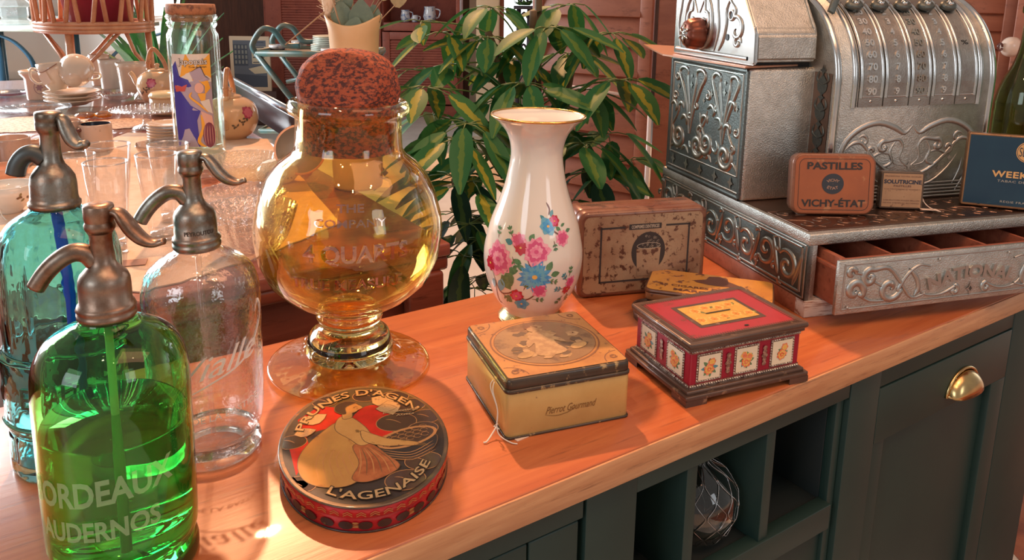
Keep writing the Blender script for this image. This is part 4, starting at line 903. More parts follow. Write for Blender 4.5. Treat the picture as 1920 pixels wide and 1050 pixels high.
DW=wood('drawer_wood',(.28,.07,.035),(.40,.12,.06),long=2,streak=20,rough=.5)
b=MB(); zt_,zb_=.104,.028
b.box((DC,-.0395,.066),(DX1-DX0-.02,.009,.076),.001)
for x in (DX0+.018,DX1-.018): b.box((x,.13,.066),(.009,.33,.076),.001)
b.box((DC,.13,.032),(DX1-DX0-.04,.33,.006)); b.box((DC,.295,.066),(DX1-DX0-.036,.008,.076),.001)
b.out('drawer_box',DW,dr_)
b=MB()
for k in range(1,5):
    x=DX0+.02+(DX1-DX0-.04)*k/5; b.box((x,.125,.068),(.005,.32,.066),.0008)
b.out('compartment_dividers',DW,dr_)
for x in (DX0+.010,DX1-.010): b=MB(); b.box((x,.10,.088),(.006,.28,.006),.001); b.out('runner',DW,dr_)
# lower body
b=MB(); b.box((.2245,.321,.244),(.449,.270,.226),.006); b.out('lower_body',SILV,reg)
b=MB(1.6); ms=plane((-.0006,.456,.131),(0,-1,0),(0,0,1)); W2,H2=.27,.226
b.quad(.006,.004,W2-.006,H2-.004,ms,.0002,1)  # dark panel ground: the dark reflection on this side is put into its colour
border(b,ms,.006,.004,W2-.006,H2-.005,.006,.002,1); border(b,ms,.014,.040,W2-.016,H2-.012,.0025,.0015,0); b.ribbon([(.01,.012),(W2-.01,.012)],.003,ms,.0015,0,taper=False)
for k in range(5): diam(b,ms,.03+.052*k,.026,.009,0,.002)
for cx in (.085,.200):
    w_=.052 if cx<.1 else .046
    for s in (1,-1):
        b.ribbon(join([(cx+s*.002,.085),(cx+s*.010,.125),(cx+s*.030,.170),(cx+s*w_*.92,.196),(cx+s*w_*.75,.207),(cx+s*.022,.207),(cx+s*.016,.200),(cx+s*.020,.18)]),.0055,ms,.0028,0)
        b.ribbon(join([(cx+s*.003,.10),(cx+s*.006,.14),(cx+s*.014,.175),(cx+s*.016,.200)]),.0045,ms,.0024,0)
    for (x,y,r) in ((cx,.178,.006),(cx,.195,.004),(cx,.140,.004),(cx-w_+.004,.17,.006),(cx+w_-.004,.155,.005)): diam(b,ms,x,y,r,0,.0018)
def volute(cx,cy,r,s,wd=.008):
    b.ribbon(join([(cx-s*r*.1,cy+r*2.6),(cx-s*r*.35,cy+r*1.7),(cx-s*r*1.05,cy+r*.8)],spir(cx,cy,r,1.5,PI-.4 if s>0 else .4,s)),wd,ms,.0032,0)
for (x,y,r_,a_,s_) in [(.026,.150,.010,0,1),(.145,.165,.010,2,-1),(.244,.115,.010,1,-1),(.030,.190,.009,3,1),(.085,.118,.008,0,1),(.105,.140,.007,2,-1),(.235,.085,.009,4,1),(.150,.058,.008,3,1),(.178,.145,.007,1,1)]: b.ribbon(spir(x,y,r_,1.1,a_,s_),.0045,ms,.0026,0)
for k in range(6): x=.03+.042*k; b.ribbon(cr([(x-.014,.048,0),(x,.056+.004*(k%2),0),(x+.014,.047,0)],4),.004,ms,.0024,0)
volute(.045,.075,.024,1); volute(.118,.068,.024,-1); volute(.118+.03,.078,.023,1); volute(.212,.066,.024,-1)
for x,y,a in [(.072,.10,1.4),(.088,.072,-1.2),(.148,.115,1.9),(.165,.13,1.2),(.185,.11,.6),(.225,.11,1.9),(.028,.12,1.2),(.06,.13,2.2),(.135,.10,2.6),(.235,.15,1.7),(.17,.075,-.6)]:
    b.ribbon(cr([(x,y,0),(x+.012*math.cos(a),y+.012*math.sin(a),0),(x+.02*math.cos(a+.7),y+.02*math.sin(a+.7),0),(x+.022*math.cos(a+1.6),y+.02*math.sin(a+1.4),0)],4),.006,ms,.0028,0)
b.out('side_relief',[RELD,SILVD],reg)
# neck recess and paper slab
b=MB(); b.box((.2245,.325,.3615),(.425,.245,.012),.001); b.out('neck',BLACK,reg)
b=MB(); b.prism([(.051,.697),(-.035,.43),(-.014,.18),(.10,.20),(.12,.60)][::1],.3585,.3615,0,0); b.out('paper_ledge',pm('copper_plate',(.48,.24,.15),.45,.3),reg)
# upper printer housing, trapezoid side
prof2=[(.180,.367),(.174,.3705),(.176,.412),(.186,.420),(.300,.600),(.440,.600),(.440,.367)]
def yzprism(b,prof,x0,x1,mat=0):
    a=[b.v((x0,y,z)) for y,z in prof]; c=[b.v((x1,y,z)) for y,z in prof]; n=len(prof)
    for i in range(n): b.face([a[i],a[(i+1)%n],c[(i+1)%n],c[i]],mat,False)
    b.face(a,mat,False); b.face(c[::-1],mat,False)
b=MB(); yzprism(b,prof2,.001,.117); bmesh.ops.bevel(b.bm,geom=[e for e in b.bm.edges],offset=.004,segments=3,affect='EDGES'); b.out('printer_housing',SILV,reg)
b=MB(); yzprism(b,[(y-(.004 if y<.3 else -.003),z-(.004 if z<.4 else -.004)) for y,z in prof2],-.005,.002); bmesh.ops.bevel(b.bm,geom=[e for e in b.bm.edges],offset=.0018,segments=2,affect='EDGES'); b.out('end_plate',SILVP,reg)
b=MB(1.35); ms=plane((-.0052,.440,.367),(0,-1,0),(0,0,1))
for s in (1,-1):
    c0=.085
    b.ribbon(join([(c0+s*.004,.010),(c0+s*.030,.018),(c0+s*.048,.05),(c0+s*.040,.09),(c0+s*.012,.12),(c0-s*.014,.15),(c0-s*.024,.19)]),.006,ms,.003,0)
    b.ribbon(join([(c0+s*.004,.075),(c0+s*.020,.10)],spir(c0+s*.022,.060,.020,1.1,PI/2,-s)),.006,ms,.003,0)
    b.ribbon(join([(c0+s*.060,.010),(c0+s*.072,.05),(c0+s*.062,.10),(c0+s*.066,.15),(c0+s*.052,.19)]),.004,ms,.0025,0)
b.ribbon(join([(.170,.190),(.172,.13),(.188,.10),(.206,.085)],spir(.212,.05,.024,.9,PI/2+.3,-1)),.0055,ms,.003,0); b.ribbon(join([(.160,.012),(.172,.03),(.180,.06),(.178,.085),(.196,.11)],),.005,ms,.003,0)
b.ribbon(join(spir(.218,.030,.012,1.2,0,1)),.005,ms,.0028,0)
diam(b,ms,.178,.125,.008,0,.002); diam(b,ms,.20,.145,.006,0,.002); b.ribbon([(.008,.006),(.250,.006)],.005,ms,.002,0,taper=False)
b.ribbon(spir(.196,.074,.008,1.0,0,1,r1=.95),.0035,ms,.003,0,taper=False); b.poly(ell(.196,.074,.006,.006,10),ms,.0006,1)
b.poly(ell(.186,.037,.005,.006,8),ms,.001,1)
b.out('end_plate_relief',[RELT,BLACK],reg)
# copper knob
b=MB(); Mk=Matrix.Translation((-.005,.345,.405))@Matrix.Rotation(-PI/2,4,'Y')
b.lathe([(0,0),(.024,0),(.0265,.004),(.0262,.012),(.0235,.026),(.018,.032),(0,.033)],48,M=Mk,rf=lambda r,z,a:r*(1+.10*abs(math.cos(a*5))) if r>.02 else r)
kn=b.out('knob',pm('copper',(.24,.07,.04),.38,.6,c2=(.14,.045,.03),scale=18),reg)
b=MB(); b.lathe([(0,.036),(.007,.036),(.010,.033),(.011,.0325),(0,.032)],20,M=Mk)
for k in range(6): a=k*PI/3; b.tube([Mk@Vector((.004*math.cos(a),.004*math.sin(a),.036)),Mk@Vector((.017*math.cos(a),.017*math.sin(a),.034))],.0018,6)
b.out('knob_star',SILVP,kn)
# keyboard section
YC,ZC,KR=.285,.33,.155; th=R(82)
arcp=[(YC-KR*math.cos(i*th/24),ZC+KR*math.sin(i*th/24)) for i in range(25)]
kp=[(.134,.1315),(.130,.20)]+arcp+[(.44,.485),(.44,.1315)]
b=MB(); yzprism(b,kp,.124,.447)
for f in b.bm.faces: f.smooth=len(f.verts)==4
kb=b.out('keyboard_casing',SILV,reg)
# raised curved edges
def kmap(x,s,h=0):
    if s<.03: return Vector((x,.1302-h,.30+s))
    t=(s-.03)/KR; return Vector((x,YC-(KR+h)*math.cos(t),ZC+(KR+h)*math.sin(t)))
def rib(b,x,w,h,mat,s0=-.16,s1=.235,n=40): b.ribbon([(x,s0+(s1-s0)*i/n) for i in range(n+1)],w,kmap,h,mat,taper=False)
b=MB()
for x in (.127,.444): b=MB(); rib(b,x,.012,.004,0); b.out('casing_edge',SILVP,kb)
b=MB(); xs=[.1673,.2169,.2687,.3130,.3655,.4100]
for x0,x1 in zip(xs,xs[1:]):
    g=.0012; n=30
    for i in range(n):
        s0=.0-.003+.235*i/n; s1=-.003+.235*(i+1)/n
        q=[kmap(x0+g,s0,.003),kmap(x1-g,s0,.003),kmap(x1-g,s1,.003),kmap(x0+g,s1,.003)]; vs_=[b.v(p) for p in q]; b.face(vs_,0)
        for xx in (x0+g,x1-g):
            b.face([b.v(kmap(xx,s0,-.001)),b.v(kmap(xx,s0,.003)),b.v(kmap(xx,s1,.003)),b.v(kmap(xx,s1,-.001))],0)
    b.face([b.v(kmap(x0+g,-.003,-.001)),b.v(kmap(x1-g,-.003,-.001)),b.v(kmap(x1-g,-.003,.003)),b.v(kmap(x0+g,-.003,.003))],0)
    for xx in (x0+.0045,x1-.0045): b.ribbon([(xx,.012+.22*i/30) for i in range(31)],.0055,lambda X,Y,h=0:kmap(X,Y,h+.003),.0022,1,taper=False)
    b.ribbon([(x0+.007,.0135),(x1-.007,.0135)],.0022,lambda X,Y,h=0:kmap(X,Y,h+.003),.001,1,taper=False)
    b.lathe([(0,.0018),(.0018,.0014),(.0026,0)],10,1,M=Matrix.Translation(kmap((x0+x1)/2,.006,.003))@Matrix.Rotation(PI/2,4,'X'))
    b.quad((x0+x1)/2-.0022,.0056,(x0+x1)/2+.0022,.0064,kmap,.0052,2)
for s in (1,):
    for x in (.1595,.4165): rib(b,x,.009,.0045,1,-.004,.235)
b.quad(.1635,-.003,.1668,.20,kmap,.0004,2,1,30)
b.out('key_strips',[pm('strip_nickel',(.36,.36,.34),.45,1,c2=(.28,.26,.24),scale=20,bump=.3,bscale=400),SILVP,BLACK],kb)
mk=lambda X,Y,h=0:kmap(X,Y,h+.003)
NUM=pm('bright_numerals',(.78,.78,.76),.25,1)
for k in range(5):
    b=MB(); xc=(xs[k]+xs[k+1])/2
    for j in (range(9) if k<4 else (4,)):
        d=9-j; s_=.023+.0198*j
        if k in (0,2): text(b,str(d*10),.0155,mk,0,h=-.0003,ext=.0022,cx=xc,cy=s_,width=.0180,bold=.03)
        elif k in (1,3): text(b,str(d),.0155,mk,0,h=-.0003,ext=.0022,cx=xc,cy=s_,width=.0080,bold=.03)
        else: text(b,'%',.011,mk,0,h=.0003,cx=xc,cy=s_,width=.014,bold=.02)
    b.out('raised_numerals',NUM if k in (1,3) else (RELD if k==2 else (NUM if k==0 else BLACK)),kb)

# worn bronze patches on strips
# front butterfly relief
b=MB(1.25); mfz=plane((.2875,.1315,.131),(1,0,0),(0,0,1))
for s in (1,-1):
    S_=lambda pts: [(s*x,y) for x,y in pts]
    b.ribbon(join(S_([(0,.132),(.015,.118),(.035,.128),(.070,.138),(.105,.130),(.132,.110),(.142,.085),(.136,.072),(.124,.074)])),.0095,mfz,.003,0)
    b.ribbon(join(S_([(.0,.040),(.040,.052),(.075,.078),(.100,.104),(.120,.104),(.134,.092)])),.006,mfz,.003,0)
    b.ribbon(join(S_([(.0,.022),(.05,.030),(.085,.055),(.105,.085)])),.0035,mfz,.0022,0)
    b.ribbon(join(S_([(.122,.076),(.128,.055),(.122,.035),(.108,.012)])),.0035,mfz,.002,0); b.ribbon(join(S_([(.114,.076),(.112,.05),(.10,.025)])),.003,mfz,.002,0)
    b.ribbon(join(S_([(.003,.060),(.020,.075),(.016,.095),(.026,.108),(.048,.106)]),S_(spir(.056,.096,.010,1,PI/2,-1))),.008,mfz,.0032,0)
    b.ribbon(join(S_([(.010,.062),(.030,.066),(.040,.082),(.060,.086),(.075,.080)]),S_(spir(.080,.090,.009,1,-PI/2,1))),.0065,mfz,.003,0)
    b.ribbon(join(S_([(.030,.108),(.042,.088),(.036,.070),(.050,.062),(.060,.066)])),.005,mfz,.0028,0)
    b.ribbon(join(S_(spir(.098,.108,.011,1.2,0,1))),.005,mfz,.0026,0)
    for x,y in ((.045,.040),(.065,.055),(.085,.072)): diam(b,mfz,s*x,y,.005,0,.0018)
diam(b,mfz,0,.062,.006,0,.0024); b.ribbon([(0,.118),(0,.140)],.008,mfz,.003,0)
for x,y in ((-.150,.142),(.150,.142),(.128,.010),(-.155,.01)): b.lathe([(0,.0018),(.0018,.0014),(.0026,0)],10,0,M=Matrix.Translation(mfz(x,y,0))@Matrix.Rotation(PI/2,4,'X'))
for k in range(5): b.ribbon([(-.16,.004+.006*k),(.16,.004+.006*k)],.003,mfz,.0012,0,taper=False)
b.out('front_relief',RELT,kb)
b=MB(); ms=plane((.1235,.186,.131),(0,-1,0),(0,0,1)); b.quad(.002,.0,.046,.22,ms,.0003,1)
for k in range(5):
    y=.02+.045*k; b.poly(leafp(.024,y-.018,.036,.026,PI/2),ms,.001,0); diam(b,ms,.024,y+.024,.008,0,.0014)
    for s in (1,-1): b.ribbon(cr([(.024,y,0),(.024+s*.014,y+.008,0),(.024+s*.010,y+.022,0)],4),.004,ms,.002,0)
b.out('flank_relief',[SILVD,BRONZE],kb)
# key levers
for k in range(5):
    xc=(xs[k]+xs[k+1])/2-.004; p=kmap(xc,.172,.003); n=(kmap(xc,.172,.02)-kmap(xc,.172,.0)).normalized()
    b=MB(); b.lathe([(0,.012),(.012,.013),(.0165,.009),(.016,.004),(.010,0),(0,0)],24,0,M=Matrix.Translation(p)@n.to_track_quat('Z','Y').to_matrix().to_4x4()@Matrix.Diagonal((1,.7,1,1))); lv=b.out('key_lever',SILVD,kb)
    b=MB(); b.tube([p+n*.008,p+n*.022,p+n*.05+Vector((0,0,.02)),p+n*.075+Vector((0,0,.05))],[.0032,.0032,.0045,.003],10); b.lathe([(0,.006),(.0045,.0045),(.006,0),(.0045,-.0045),(0,-.006)],14,0,M=Matrix.Translation(p+n*.012)); b.out('lever_stem',SILVP,lv)
b=MB(); p=kmap(.155,.18,.0); b.box((0,0,0),(.012,.006,.07),.001,M=Matrix.Translation(p+Vector((0,-.01,.02)))@Matrix.Rotation(-.3,4,'X')@Matrix.Rotation(.5,4,'Y')); b.tube([kmap(.16,.19,.012),kmap(.41,.19,.012)],.0015,8); b.out('pointer_arm',SILVD,kb)
# ------------------------------------------------------------------ small tins on the lid
def stand(u0,v0,u1,v1): 
    a=at(u0,v0,.1318); b_=at(u1,v1,.1318); return a,deg(b_-a),(b_-a).length
a,an,L_=stand(1486,403,1634,405); Hh=.096
t=thing('pastille_tin','orange-brown rounded pastille tin with a dark round seal, leaning on the register lid','tin',tuple(a+Vector((0,0,.0022))),(R(-6),0,an))
PO=rust('pastille_orange',(.40,.12,.045),(.30,.09,.04),(.46,.20,.09),s3=30,scale=8); PD=rust('pastille_dark',(.16,.06,.035),(.10,.05,.035),(.25,.13,.08))
Mv=Matrix.Translation((L_/2,0,Hh/2))@Matrix.Rotation(PI/2,4,'X')
b=MB(); b.prism(rrect(L_+.004,Hh,.016,6),-.026,-.010,0,.002,M=Mv); b.out('body',PD,t)
b=MB(); b.prism(rrect(L_+.006,Hh+.002,.017,6),-.014,.0,0,.003,M=Mv); lid=b.out('lid',rust('pastille_edge',(.22,.08,.04),(.30,.12,.06),(.12,.06,.04)),t)
b=MB(); mf=plane((L_/2,-.0003,Hh/2),(1,0,0),(0,0,1)); b.poly(rrect(L_-.002,Hh-.004,.013,5),mf,0,0); LL=rrect(L_-.014,Hh-.014,.010,5); b.ribbon(LL+[LL[0]],.0007,mf,h=.0004,mat=1,flat=True,taper=False)
text(b,'PASTILLES',.0155,mf,1,h=.0006,width=.088,bold=.03,cy=.030); text(b,'VICHY-ÉTAT',.0155,mf,1,h=.0006,width=.102,bold=.03,cy=-.030)
b.poly(ell(-.002,.001,.0175,.0165,32),mf,.0005,2); text(b,'VICHY',.0062,mf,3,h=.0008,width=.020,bold=.02,cx=-.002,cy=.007,arc=(.02,1)); text(b,'ÉTAT',.0062,mf,3,h=.0008,width=.018,bold=.02,cx=-.002,cy=-.006,arc=(.02,-1)); text(b,'·',.006,mf,3,h=.0008,cx=-.002,cy=.001)
b.out('printed_face',[PO,INK,pm('navy_seal',(.035,.042,.055),.4),pm('seal_letters',(.38,.22,.15),.5)],lid)
a,an,L_=stand(1649,391,1727,394); Hh=.060
t=thing('lozenge_tin','small tan paper-labelled lozenge tin beside the pastille tin on the register lid','tin',tuple(a+Vector((0,0,.0018))),(R(-4),0,an))
Mv=Matrix.Translation((L_/2,0,Hh/2))@Matrix.Rotation(PI/2,4,'X')
b=MB(); b.prism(rrect(L_+.003,Hh+.002,.003,3),-.016,.0,0,.0015,M=Mv); b.out('body',rust('lozenge_edge',(.07,.05,.04),(.12,.08,.05),(.3,.18,.1)),t)
b=MB(); mf=plane((L_/2,-.0003,Hh/2),(1,0,0),(0,0,1)); b.quad(-L_/2+.002,-Hh/2+.002,L_/2-.002,Hh/2-.002,mf,0,0)
text(b,'SOLUTRICINE',.0088,mf,1,h=.0005,width=L_*.90,bold=.035,cy=.0145); text(b,'PASTILLES',.0045,mf,2,h=.0005,width=L_*.42,bold=.02,cy=.0075)
for y,s in ((.0235,'PRESERVEZ VOTRE GORGE'),(.002,'A LA TYROTHRICINE ET VITAMINE C'),(-.0165,'LABORATOIRE ROGER BELLON'),(-.021,'MODE D\'EMPLOI AU VERSO')): text(b,s,.0028,mf,2,h=.0005,width=L_*.86,cy=y)
b.out('paper_label',[rust('lozenge_label',(.46,.28,.16),(.38,.22,.12),(.22,.12,.07),s3=90),pm('navy_print',(.02,.03,.06),.5),pm('brown_small_print',(.16,.08,.06),.5)],t)
b=MB(); a2=Vector((L_+.001,.004,.02)); b.tube(cr([(L_,.004,.022),(L_+.006,-.002,.008),(L_+.018,-.012,.001),(L_+.024,-.016,.0005),(L_+.012,-.006,.003),(L_,.004,.016)],6),.0006,6); b.box((L_+.010,-.006,.001),(.026,.012,.0006),0,M=None); b.out('string_tag',PAPER,t)
a,an,L_=stand(1800,384,1920,396); L_=.176; Hh=.122
t=thing('tobacco_tin','dark blue rectangular tobacco tin with gold lettering standing on the register lid','tin',tuple(a+Vector((0,0,.0018))),(R(-3),0,an))
Mv=Matrix.Translation((L_/2,0,Hh/2))@Matrix.Rotation(PI/2,4,'X')
b=MB(); b.prism(rrect(L_,Hh,.003,3),-.022,.0,0,.0015,M=Mv); b.out('body',rust('gold_edge_worn',(.35,.19,.09),(.20,.10,.05),(.08,.06,.04),metal=.5),t)
b=MB(); mf=plane((L_/2,-.0003,Hh/2),(1,0,0),(0,0,1)); b.quad(-L_/2+.003,-Hh/2+.004,L_/2-.003,Hh/2-.003,mf,0,0)
b.poly(ell(0,.035,.0175,.0175,32),mf,.0004,1); b.ribbon(ell(0,.035,.0158,.0158,32),.0008,mf,h=.0007,mat=0,flat=True,taper=False); text(b,'SEITA',.0215,mf,0,h=.0008,width=.026,bold=.0,cy=.035)
text(b,'WEEK-END',.0145,mf,1,h=.0005,width=.096,bold=.03,cy=-.004,space=1.1); text(b,'TABAC DE VIRGINIE',.0055,mf,2,h=.0005,width=.078,cy=-.0155,space=1.1); text(b,'REGIE FRANÇAISE',.005,mf,2,h=.0005,width=.062,cy=-.050,space=1.1)
b.out('printed_face',[rust('week_blue',(.012,.045,.085),(.015,.055,.095),(.03,.09,.13),s3=40,lo3=.66,hi3=.75,rough=.3),pm('gold_print',(.68,.40,.16),.35),pm('pale_print',(.40,.38,.33),.5)],t)
# green wine bottle on the far end of the lid
q=RO+Matrix.Rotation(RA,3,'Z')@Vector((.513,.125,.1318))
t=thing('wine_bottle','old green glass wine bottle standing behind the blue tobacco tin','bottle',tuple(q),0)
wp=smooth([(.030,0),(.042,.002),(.044,.01),(.044,.14),(.043,.17),(.036,.20),(.024,.228),(.0165,.26),(.0148,.30),(.0150,.318),(.0172,.320),(.0172,.332),(.0155,.334)],4)
b=MB(); b.lathe(glass_shell(wp,.0025,.006),48); b.out('body',glass('bottle_green_glass',(.34,.52,.26),1.46,.03,.25,20),t)
b=MB(); b.lathe([(.0175,.318),(.0195,.3205),(.0195,.3305),(.0175,.333)],32); b.out('lip',glass('bottle_green_glass',(0,0,0)),t)
# ------------------------------------------------------------------ table behind the counter
TZ=.03
K=at(845,455,TZ)
def tf(s,t,z=TZ): p=CO+FX*s+FY*t; return Vector((p.x,p.y,CZ+z))
ks,kt=.3957,.6305
t=thing('display_table','long mahogany display table covered with glassware behind the wooden worktop','table',tuple(tf(ks,kt,-CZ)),CA)
H_=CZ+TZ; TW,TD=3.4,3.15
b=MB(); b.box((-TW/2,TD/2,H_-.012),(TW,TD,.024),.004); b.out('table_top',MAHT,t)
b=MB(); b.box((-TW/2-.004,TD/2,H_-.038),(TW+.006,TD-.01,.030),.008); b.out('edge_moulding',MAHO,t)
b=MB(); b.box((-TW/2-.02,TD/2+.01,(H_-.05)/2+.02),(TW-.05,TD-.06,H_-.09),.003); b.out('table_body',MAHO,t)
for s in (-.02,-1.2,-2.4):
    b=MB(); b.box((s-.03,.012,(H_-.05)/2),(.07,.03,H_-.05),.006); b.out('pilaster',MAHO,t)
# chromed rail and dark board along the far side
def pl(u,v,z): p=at(u,v,z)-CO; return p.x*FX.x+p.y*FX.y, p.x*FY.x+p.y*FY.y
a=at(415,135,.12); c=at(590,229,.12); d=(c-a).normalized()
b=MB(); mid=(a+c)/2; L_=(c-a).length
t=thing('dark_gallery_board','dark upright board with a shiny steel top rail running behind the floral teapot','board',(mid.x,mid.y,CZ+TZ),deg(d))
b=MB(); b.box((0,0,.040),(L_,.03,.080),.002); b.out('board',pm('blue_black_lacquer',(.02,.018,.03),.25),t)
b=MB(); b.tube([(-L_/2,0,.085),(L_/2,0,.085)],.011,12); b.out('top_rail',pm('steel_rail',(.55,.6,.68),.2,1),t)
# runner cloth
def cloth(name,label,cat,pts,mat,wav=.006,th=.0022,z=TZ+.0008,seed=1,sub=10):
    rn=random.Random(seed); P_=[at(u,v,z) for u,v in pts]; loop=[]
    n=len(P_)
    for i in range(n):
        p,q=P_[i],P_[(i+1)%n]; dd=(q-p); nn=Vector((-dd.y,dd.x,0)).normalized()
        for k in range(sub):
            f=k/sub; loop.append(p+dd*f+nn*wav*(noise.noise(Vector((p.x*9+f*8,p.y*7,seed)))))
    b=MB(); b.prism([(p.x,p.y) for p in loop],CZ+z,CZ+z+th); return tag(b.out(name,mat),label,cat)
LIN=pm('linen',(.70,.50,.37),.85,c2=(.63,.43,.30),scale=30,bump=.4,bscale=400)
cloth('table_runner','beige linen runner under the drinking glasses and cut-glass bowls','cloth',[(-160,560),(17,541),(272,549),(470,489),(640,420),(500,262),(240,250),(0,330),(-200,400)],LIN,.01,seed=2)
b=MB(); e0=pl(-60,560,TZ); 
s0=pl(-90,545,TZ)[0]; s1=pl(17,545,TZ)[0]
b.box(((s0+s1)/2-ks,-.008,H_-.075),(s1-s0,.004,.15),.001); o=b.out('tea_towel',pm('striped_towel',(.55,.50,.52),.9,c2=(.42,.42,.50),scale=60,stretch=(6,1,.2))); o.location=tf(ks,kt,-CZ); o.rotation_euler=(0,0,CA); tag(o,'whitish striped tea towel hanging over the table edge beside the turquoise siphon','towel')
LACE=pm('lace',(.58,.36,.22),.85,c2=(.36,.2,.12),scale=90,lo=.5,hi=.55)
def doily(label,u,v,r,z=TZ+.0005,mat=None,grp=None):
    p=at(u,v,z); b=MB(); n=72
    b.prism([((r*(1+.06*abs(math.sin(k*PI*18/n))) )*math.cos(2*PI*k/n),(r*(1+.06*abs(math.sin(k*PI*18/n))))*math.sin(2*PI*k/n)) for k in range(n)],0,.0015)
    return tag(b.out('lace_doily',mat or LACE,None,p),label,'doily')
doily('brown crocheted doily lying beside the speckled creamer',228,232,.10)
doily('pale lace doily under the bright glass tray',55,232,.16,mat=pm('pale_lace',(.78,.60,.48),.8,c2=(.5,.36,.28),scale=90,lo=.5,hi=.55))
doily('small lace doily behind the cream pots and rattan stand',225,147,.10)
p=at(247,493,TZ+.004); b=MB(); b.box((0,0,.0005),(.045,.030,.0008),0,M=Matrix.Rotation(.3,4,'Z')); tag(b.out('price_card',pm('brown_card',(.36,.17,.11),.6),None,p),'small brown paper card lying on the linen runner','card')
# ---- drinking glasses
def lathe_thing(name,label,cat,p,prof,mat,seg=40,group=None,rf=None,M=None):
    b=MB(); b.lathe(prof,seg,rf=rf); o=b.out(name,mat); o.location=p
    return tag(o,label,cat,group)
def tumbler(u,v,hw,vt,label):
    p=at(u,v,TZ+.003); r=px(hw,p+Vector((0,0,.1)))*1.0; h=(v-vt)/F*p.y*1.09
    o=[(0,.0),(r*.62,0),(r*.66,.003),(r*.62,.010),(r*.60,.014),(r*.66,.022),(r*.82,h*.5),(r,h),(r-.0013,h+.0006)]
    inn=[(r-.0026,h),(r*.80-.002,h*.5),(r*.62-.002,.024),(0,.020)]
    g=thing('drinking_glass',label,'glass',p,0,'clear drinking glasses on the linen runner')
    b=MB(); b.lathe(o+inn,48); b.out('glass_body',thin('tumbler_glass',(.975,.97,.965),.07,.8),g)
    b=MB(); b.lathe([(r-.0028,h-.0006),(r-.0013,h-.0014),(r+.0004,h-.0004),(r+.0002,h+.0010),(r-.0013,h+.0016),(r-.0028,h+.0006),(r-.0028,h-.0006)],48); b.out('rim',thin('tumbler_rim',(.85,.85,.85),.7,1),g)
    b=MB(); b.lathe([(0,.0002),(r*.60,.0002),(r*.64,.003),(r*.60,.011),(r*.56,.016),(0,.018)],32); b.out('thick_base',thin('tumbler_base',(.82,.80,.78),.4,.95,bump=.4,bscale=60),g); return g
tumbler(214,474,39,306,'tall clear drinking glass, the front one of those by the turquoise siphon')
tumbler(216,420,39,275,'tall clear drinking glass standing behind the front glass by the turquoise siphon')
tumbler(158,436,33,293,'clear drinking glass half hidden by the head of the turquoise siphon')
tumbler(306,448,37,292,'clear drinking glass in front, beside the grey head of the clear siphon')
tumbler(326,414,36,274,'clear drinking glass farther back behind the grey head of the clear siphon')
# ---- pressed glass bowls
def bowl(name,label,u,v,hw,h,mat,foot=.45,scal=0,teeth=0,cat='bowl',th=.003,rimz=None,sx=1):
    p=at(u,v,TZ+.003); r=px(hw,p+Vector((0,0,h)))
    o=[(0,0),(r*foot,0),(r*foot,.004),(r*(foot+.12),.010),(r*.78,h*.40),(r*.93,h*.75),(r,h),(r-.001,h+.001)]
    i=[(r-th,h),(r*.90-th,h*.75),(r*.74-th,h*.42),(r*foot,.013),(0,.010)]
    return lathe_thing(name,label,cat,p,o+i,mat,96 if scal else 48,None,(lambda r_,z,a:r_*(1+(.035*math.cos(a*scal) if z>h*.35 else 0))) if scal else None)
bowl('cut_glass_bowl','large round cut-glass bowl beside the amber jar, in front of the other bowls',474,478,84,.085,G_CUT,scal=24)
bowl('cut_glass_bowl','shallow cut-glass dish behind the large cut-glass bowl',452,402,84,.045,thin('cut_glass_pink',(.90,.84,.81),.5,1,bump=1,bscale=120),scal=30)
bowl('cut_glass_bowl','ribbed pressed-glass dish in front of the white painted pot',462,345,72,.062,thin('cut_glass_yellow',(.92,.88,.78),.5,1,bump=1,bscale=160),scal=36)
bowl('glass_bowl','small scalloped silvery glass bowl in front of the stack of brown-rimmed plates',309,300,49,.045,thin('lustre_glass',(.80,.72,.66),.45,.9,bump=.4,bscale=40),foot=.3,scal=8)
bowl('glass_bowl','small pinkish glass dish behind the lever of the clear siphon',392,350,36,.03,thin('pink_glass',(.80,.55,.45),.3,.8,bump=.6,bscale=60),scal=8)
# ---- mugs and bowls at the near left
def mug(label,u,v,hw,vt,mat,inner,name='mug',hand=PI,hmat=None,cat='mug',grp=None,dark=None):
    p=at(u,v,TZ+.002); h=(v-vt)/F*p.y*1.04; r=px(hw,p+Vector((0,0,h)))
    t=thing(name,label,cat,p,0,grp)
    b=MB(); b.lathe([(0,0),(r*.9,0),(r*.97,.004),(r,h*.1),(r,h*.95),(r*.99,h),(r*.96,h+.001),(r*.93,h)],40); b.lathe([(r*.93,h),(r*.92,h*.2),(0,h*.15)],40,1); b.out('body',[mat,inner],t)
    b=MB(); ca=hand; c,s=math.cos(ca),math.sin(ca)
    b.tube(cr([(c*q,s*q,z) for q,z in ((r*.95,h*.85),(r*1.35,h*.8),(r*1.5,h*.5),(r*1.3,h*.2),(r*.95,h*.18))],5),r*.13,8); b.out('handle',hmat or mat,t); return t
DBR=pm('brown_glaze',(.12,.035,.03),.2,coat=.6); TAN=pm('tan_glaze',(.62,.40,.28),.25,coat=.4); DKB=pm('blue_black_inside',(.03,.035,.05),.15)  # last one is the dark colour of the creamer's inside
mug('speckled stoneware mug with a dark brown handle, behind the orange bowl',24,312,34,258,SPECK,TAN,hand=R(-100),hmat=DBR)
mug('smaller speckled floral mug between the brown-handled mug and the turquoise siphon',82,300,24,264,SPECK,TAN,hand=R(-20),hmat=DBR)
mug('speckled mug with a dark stripe just behind the turquoise siphon head',128,285,26,226,SPECK,TAN,hand=R(60),hmat=DBR)
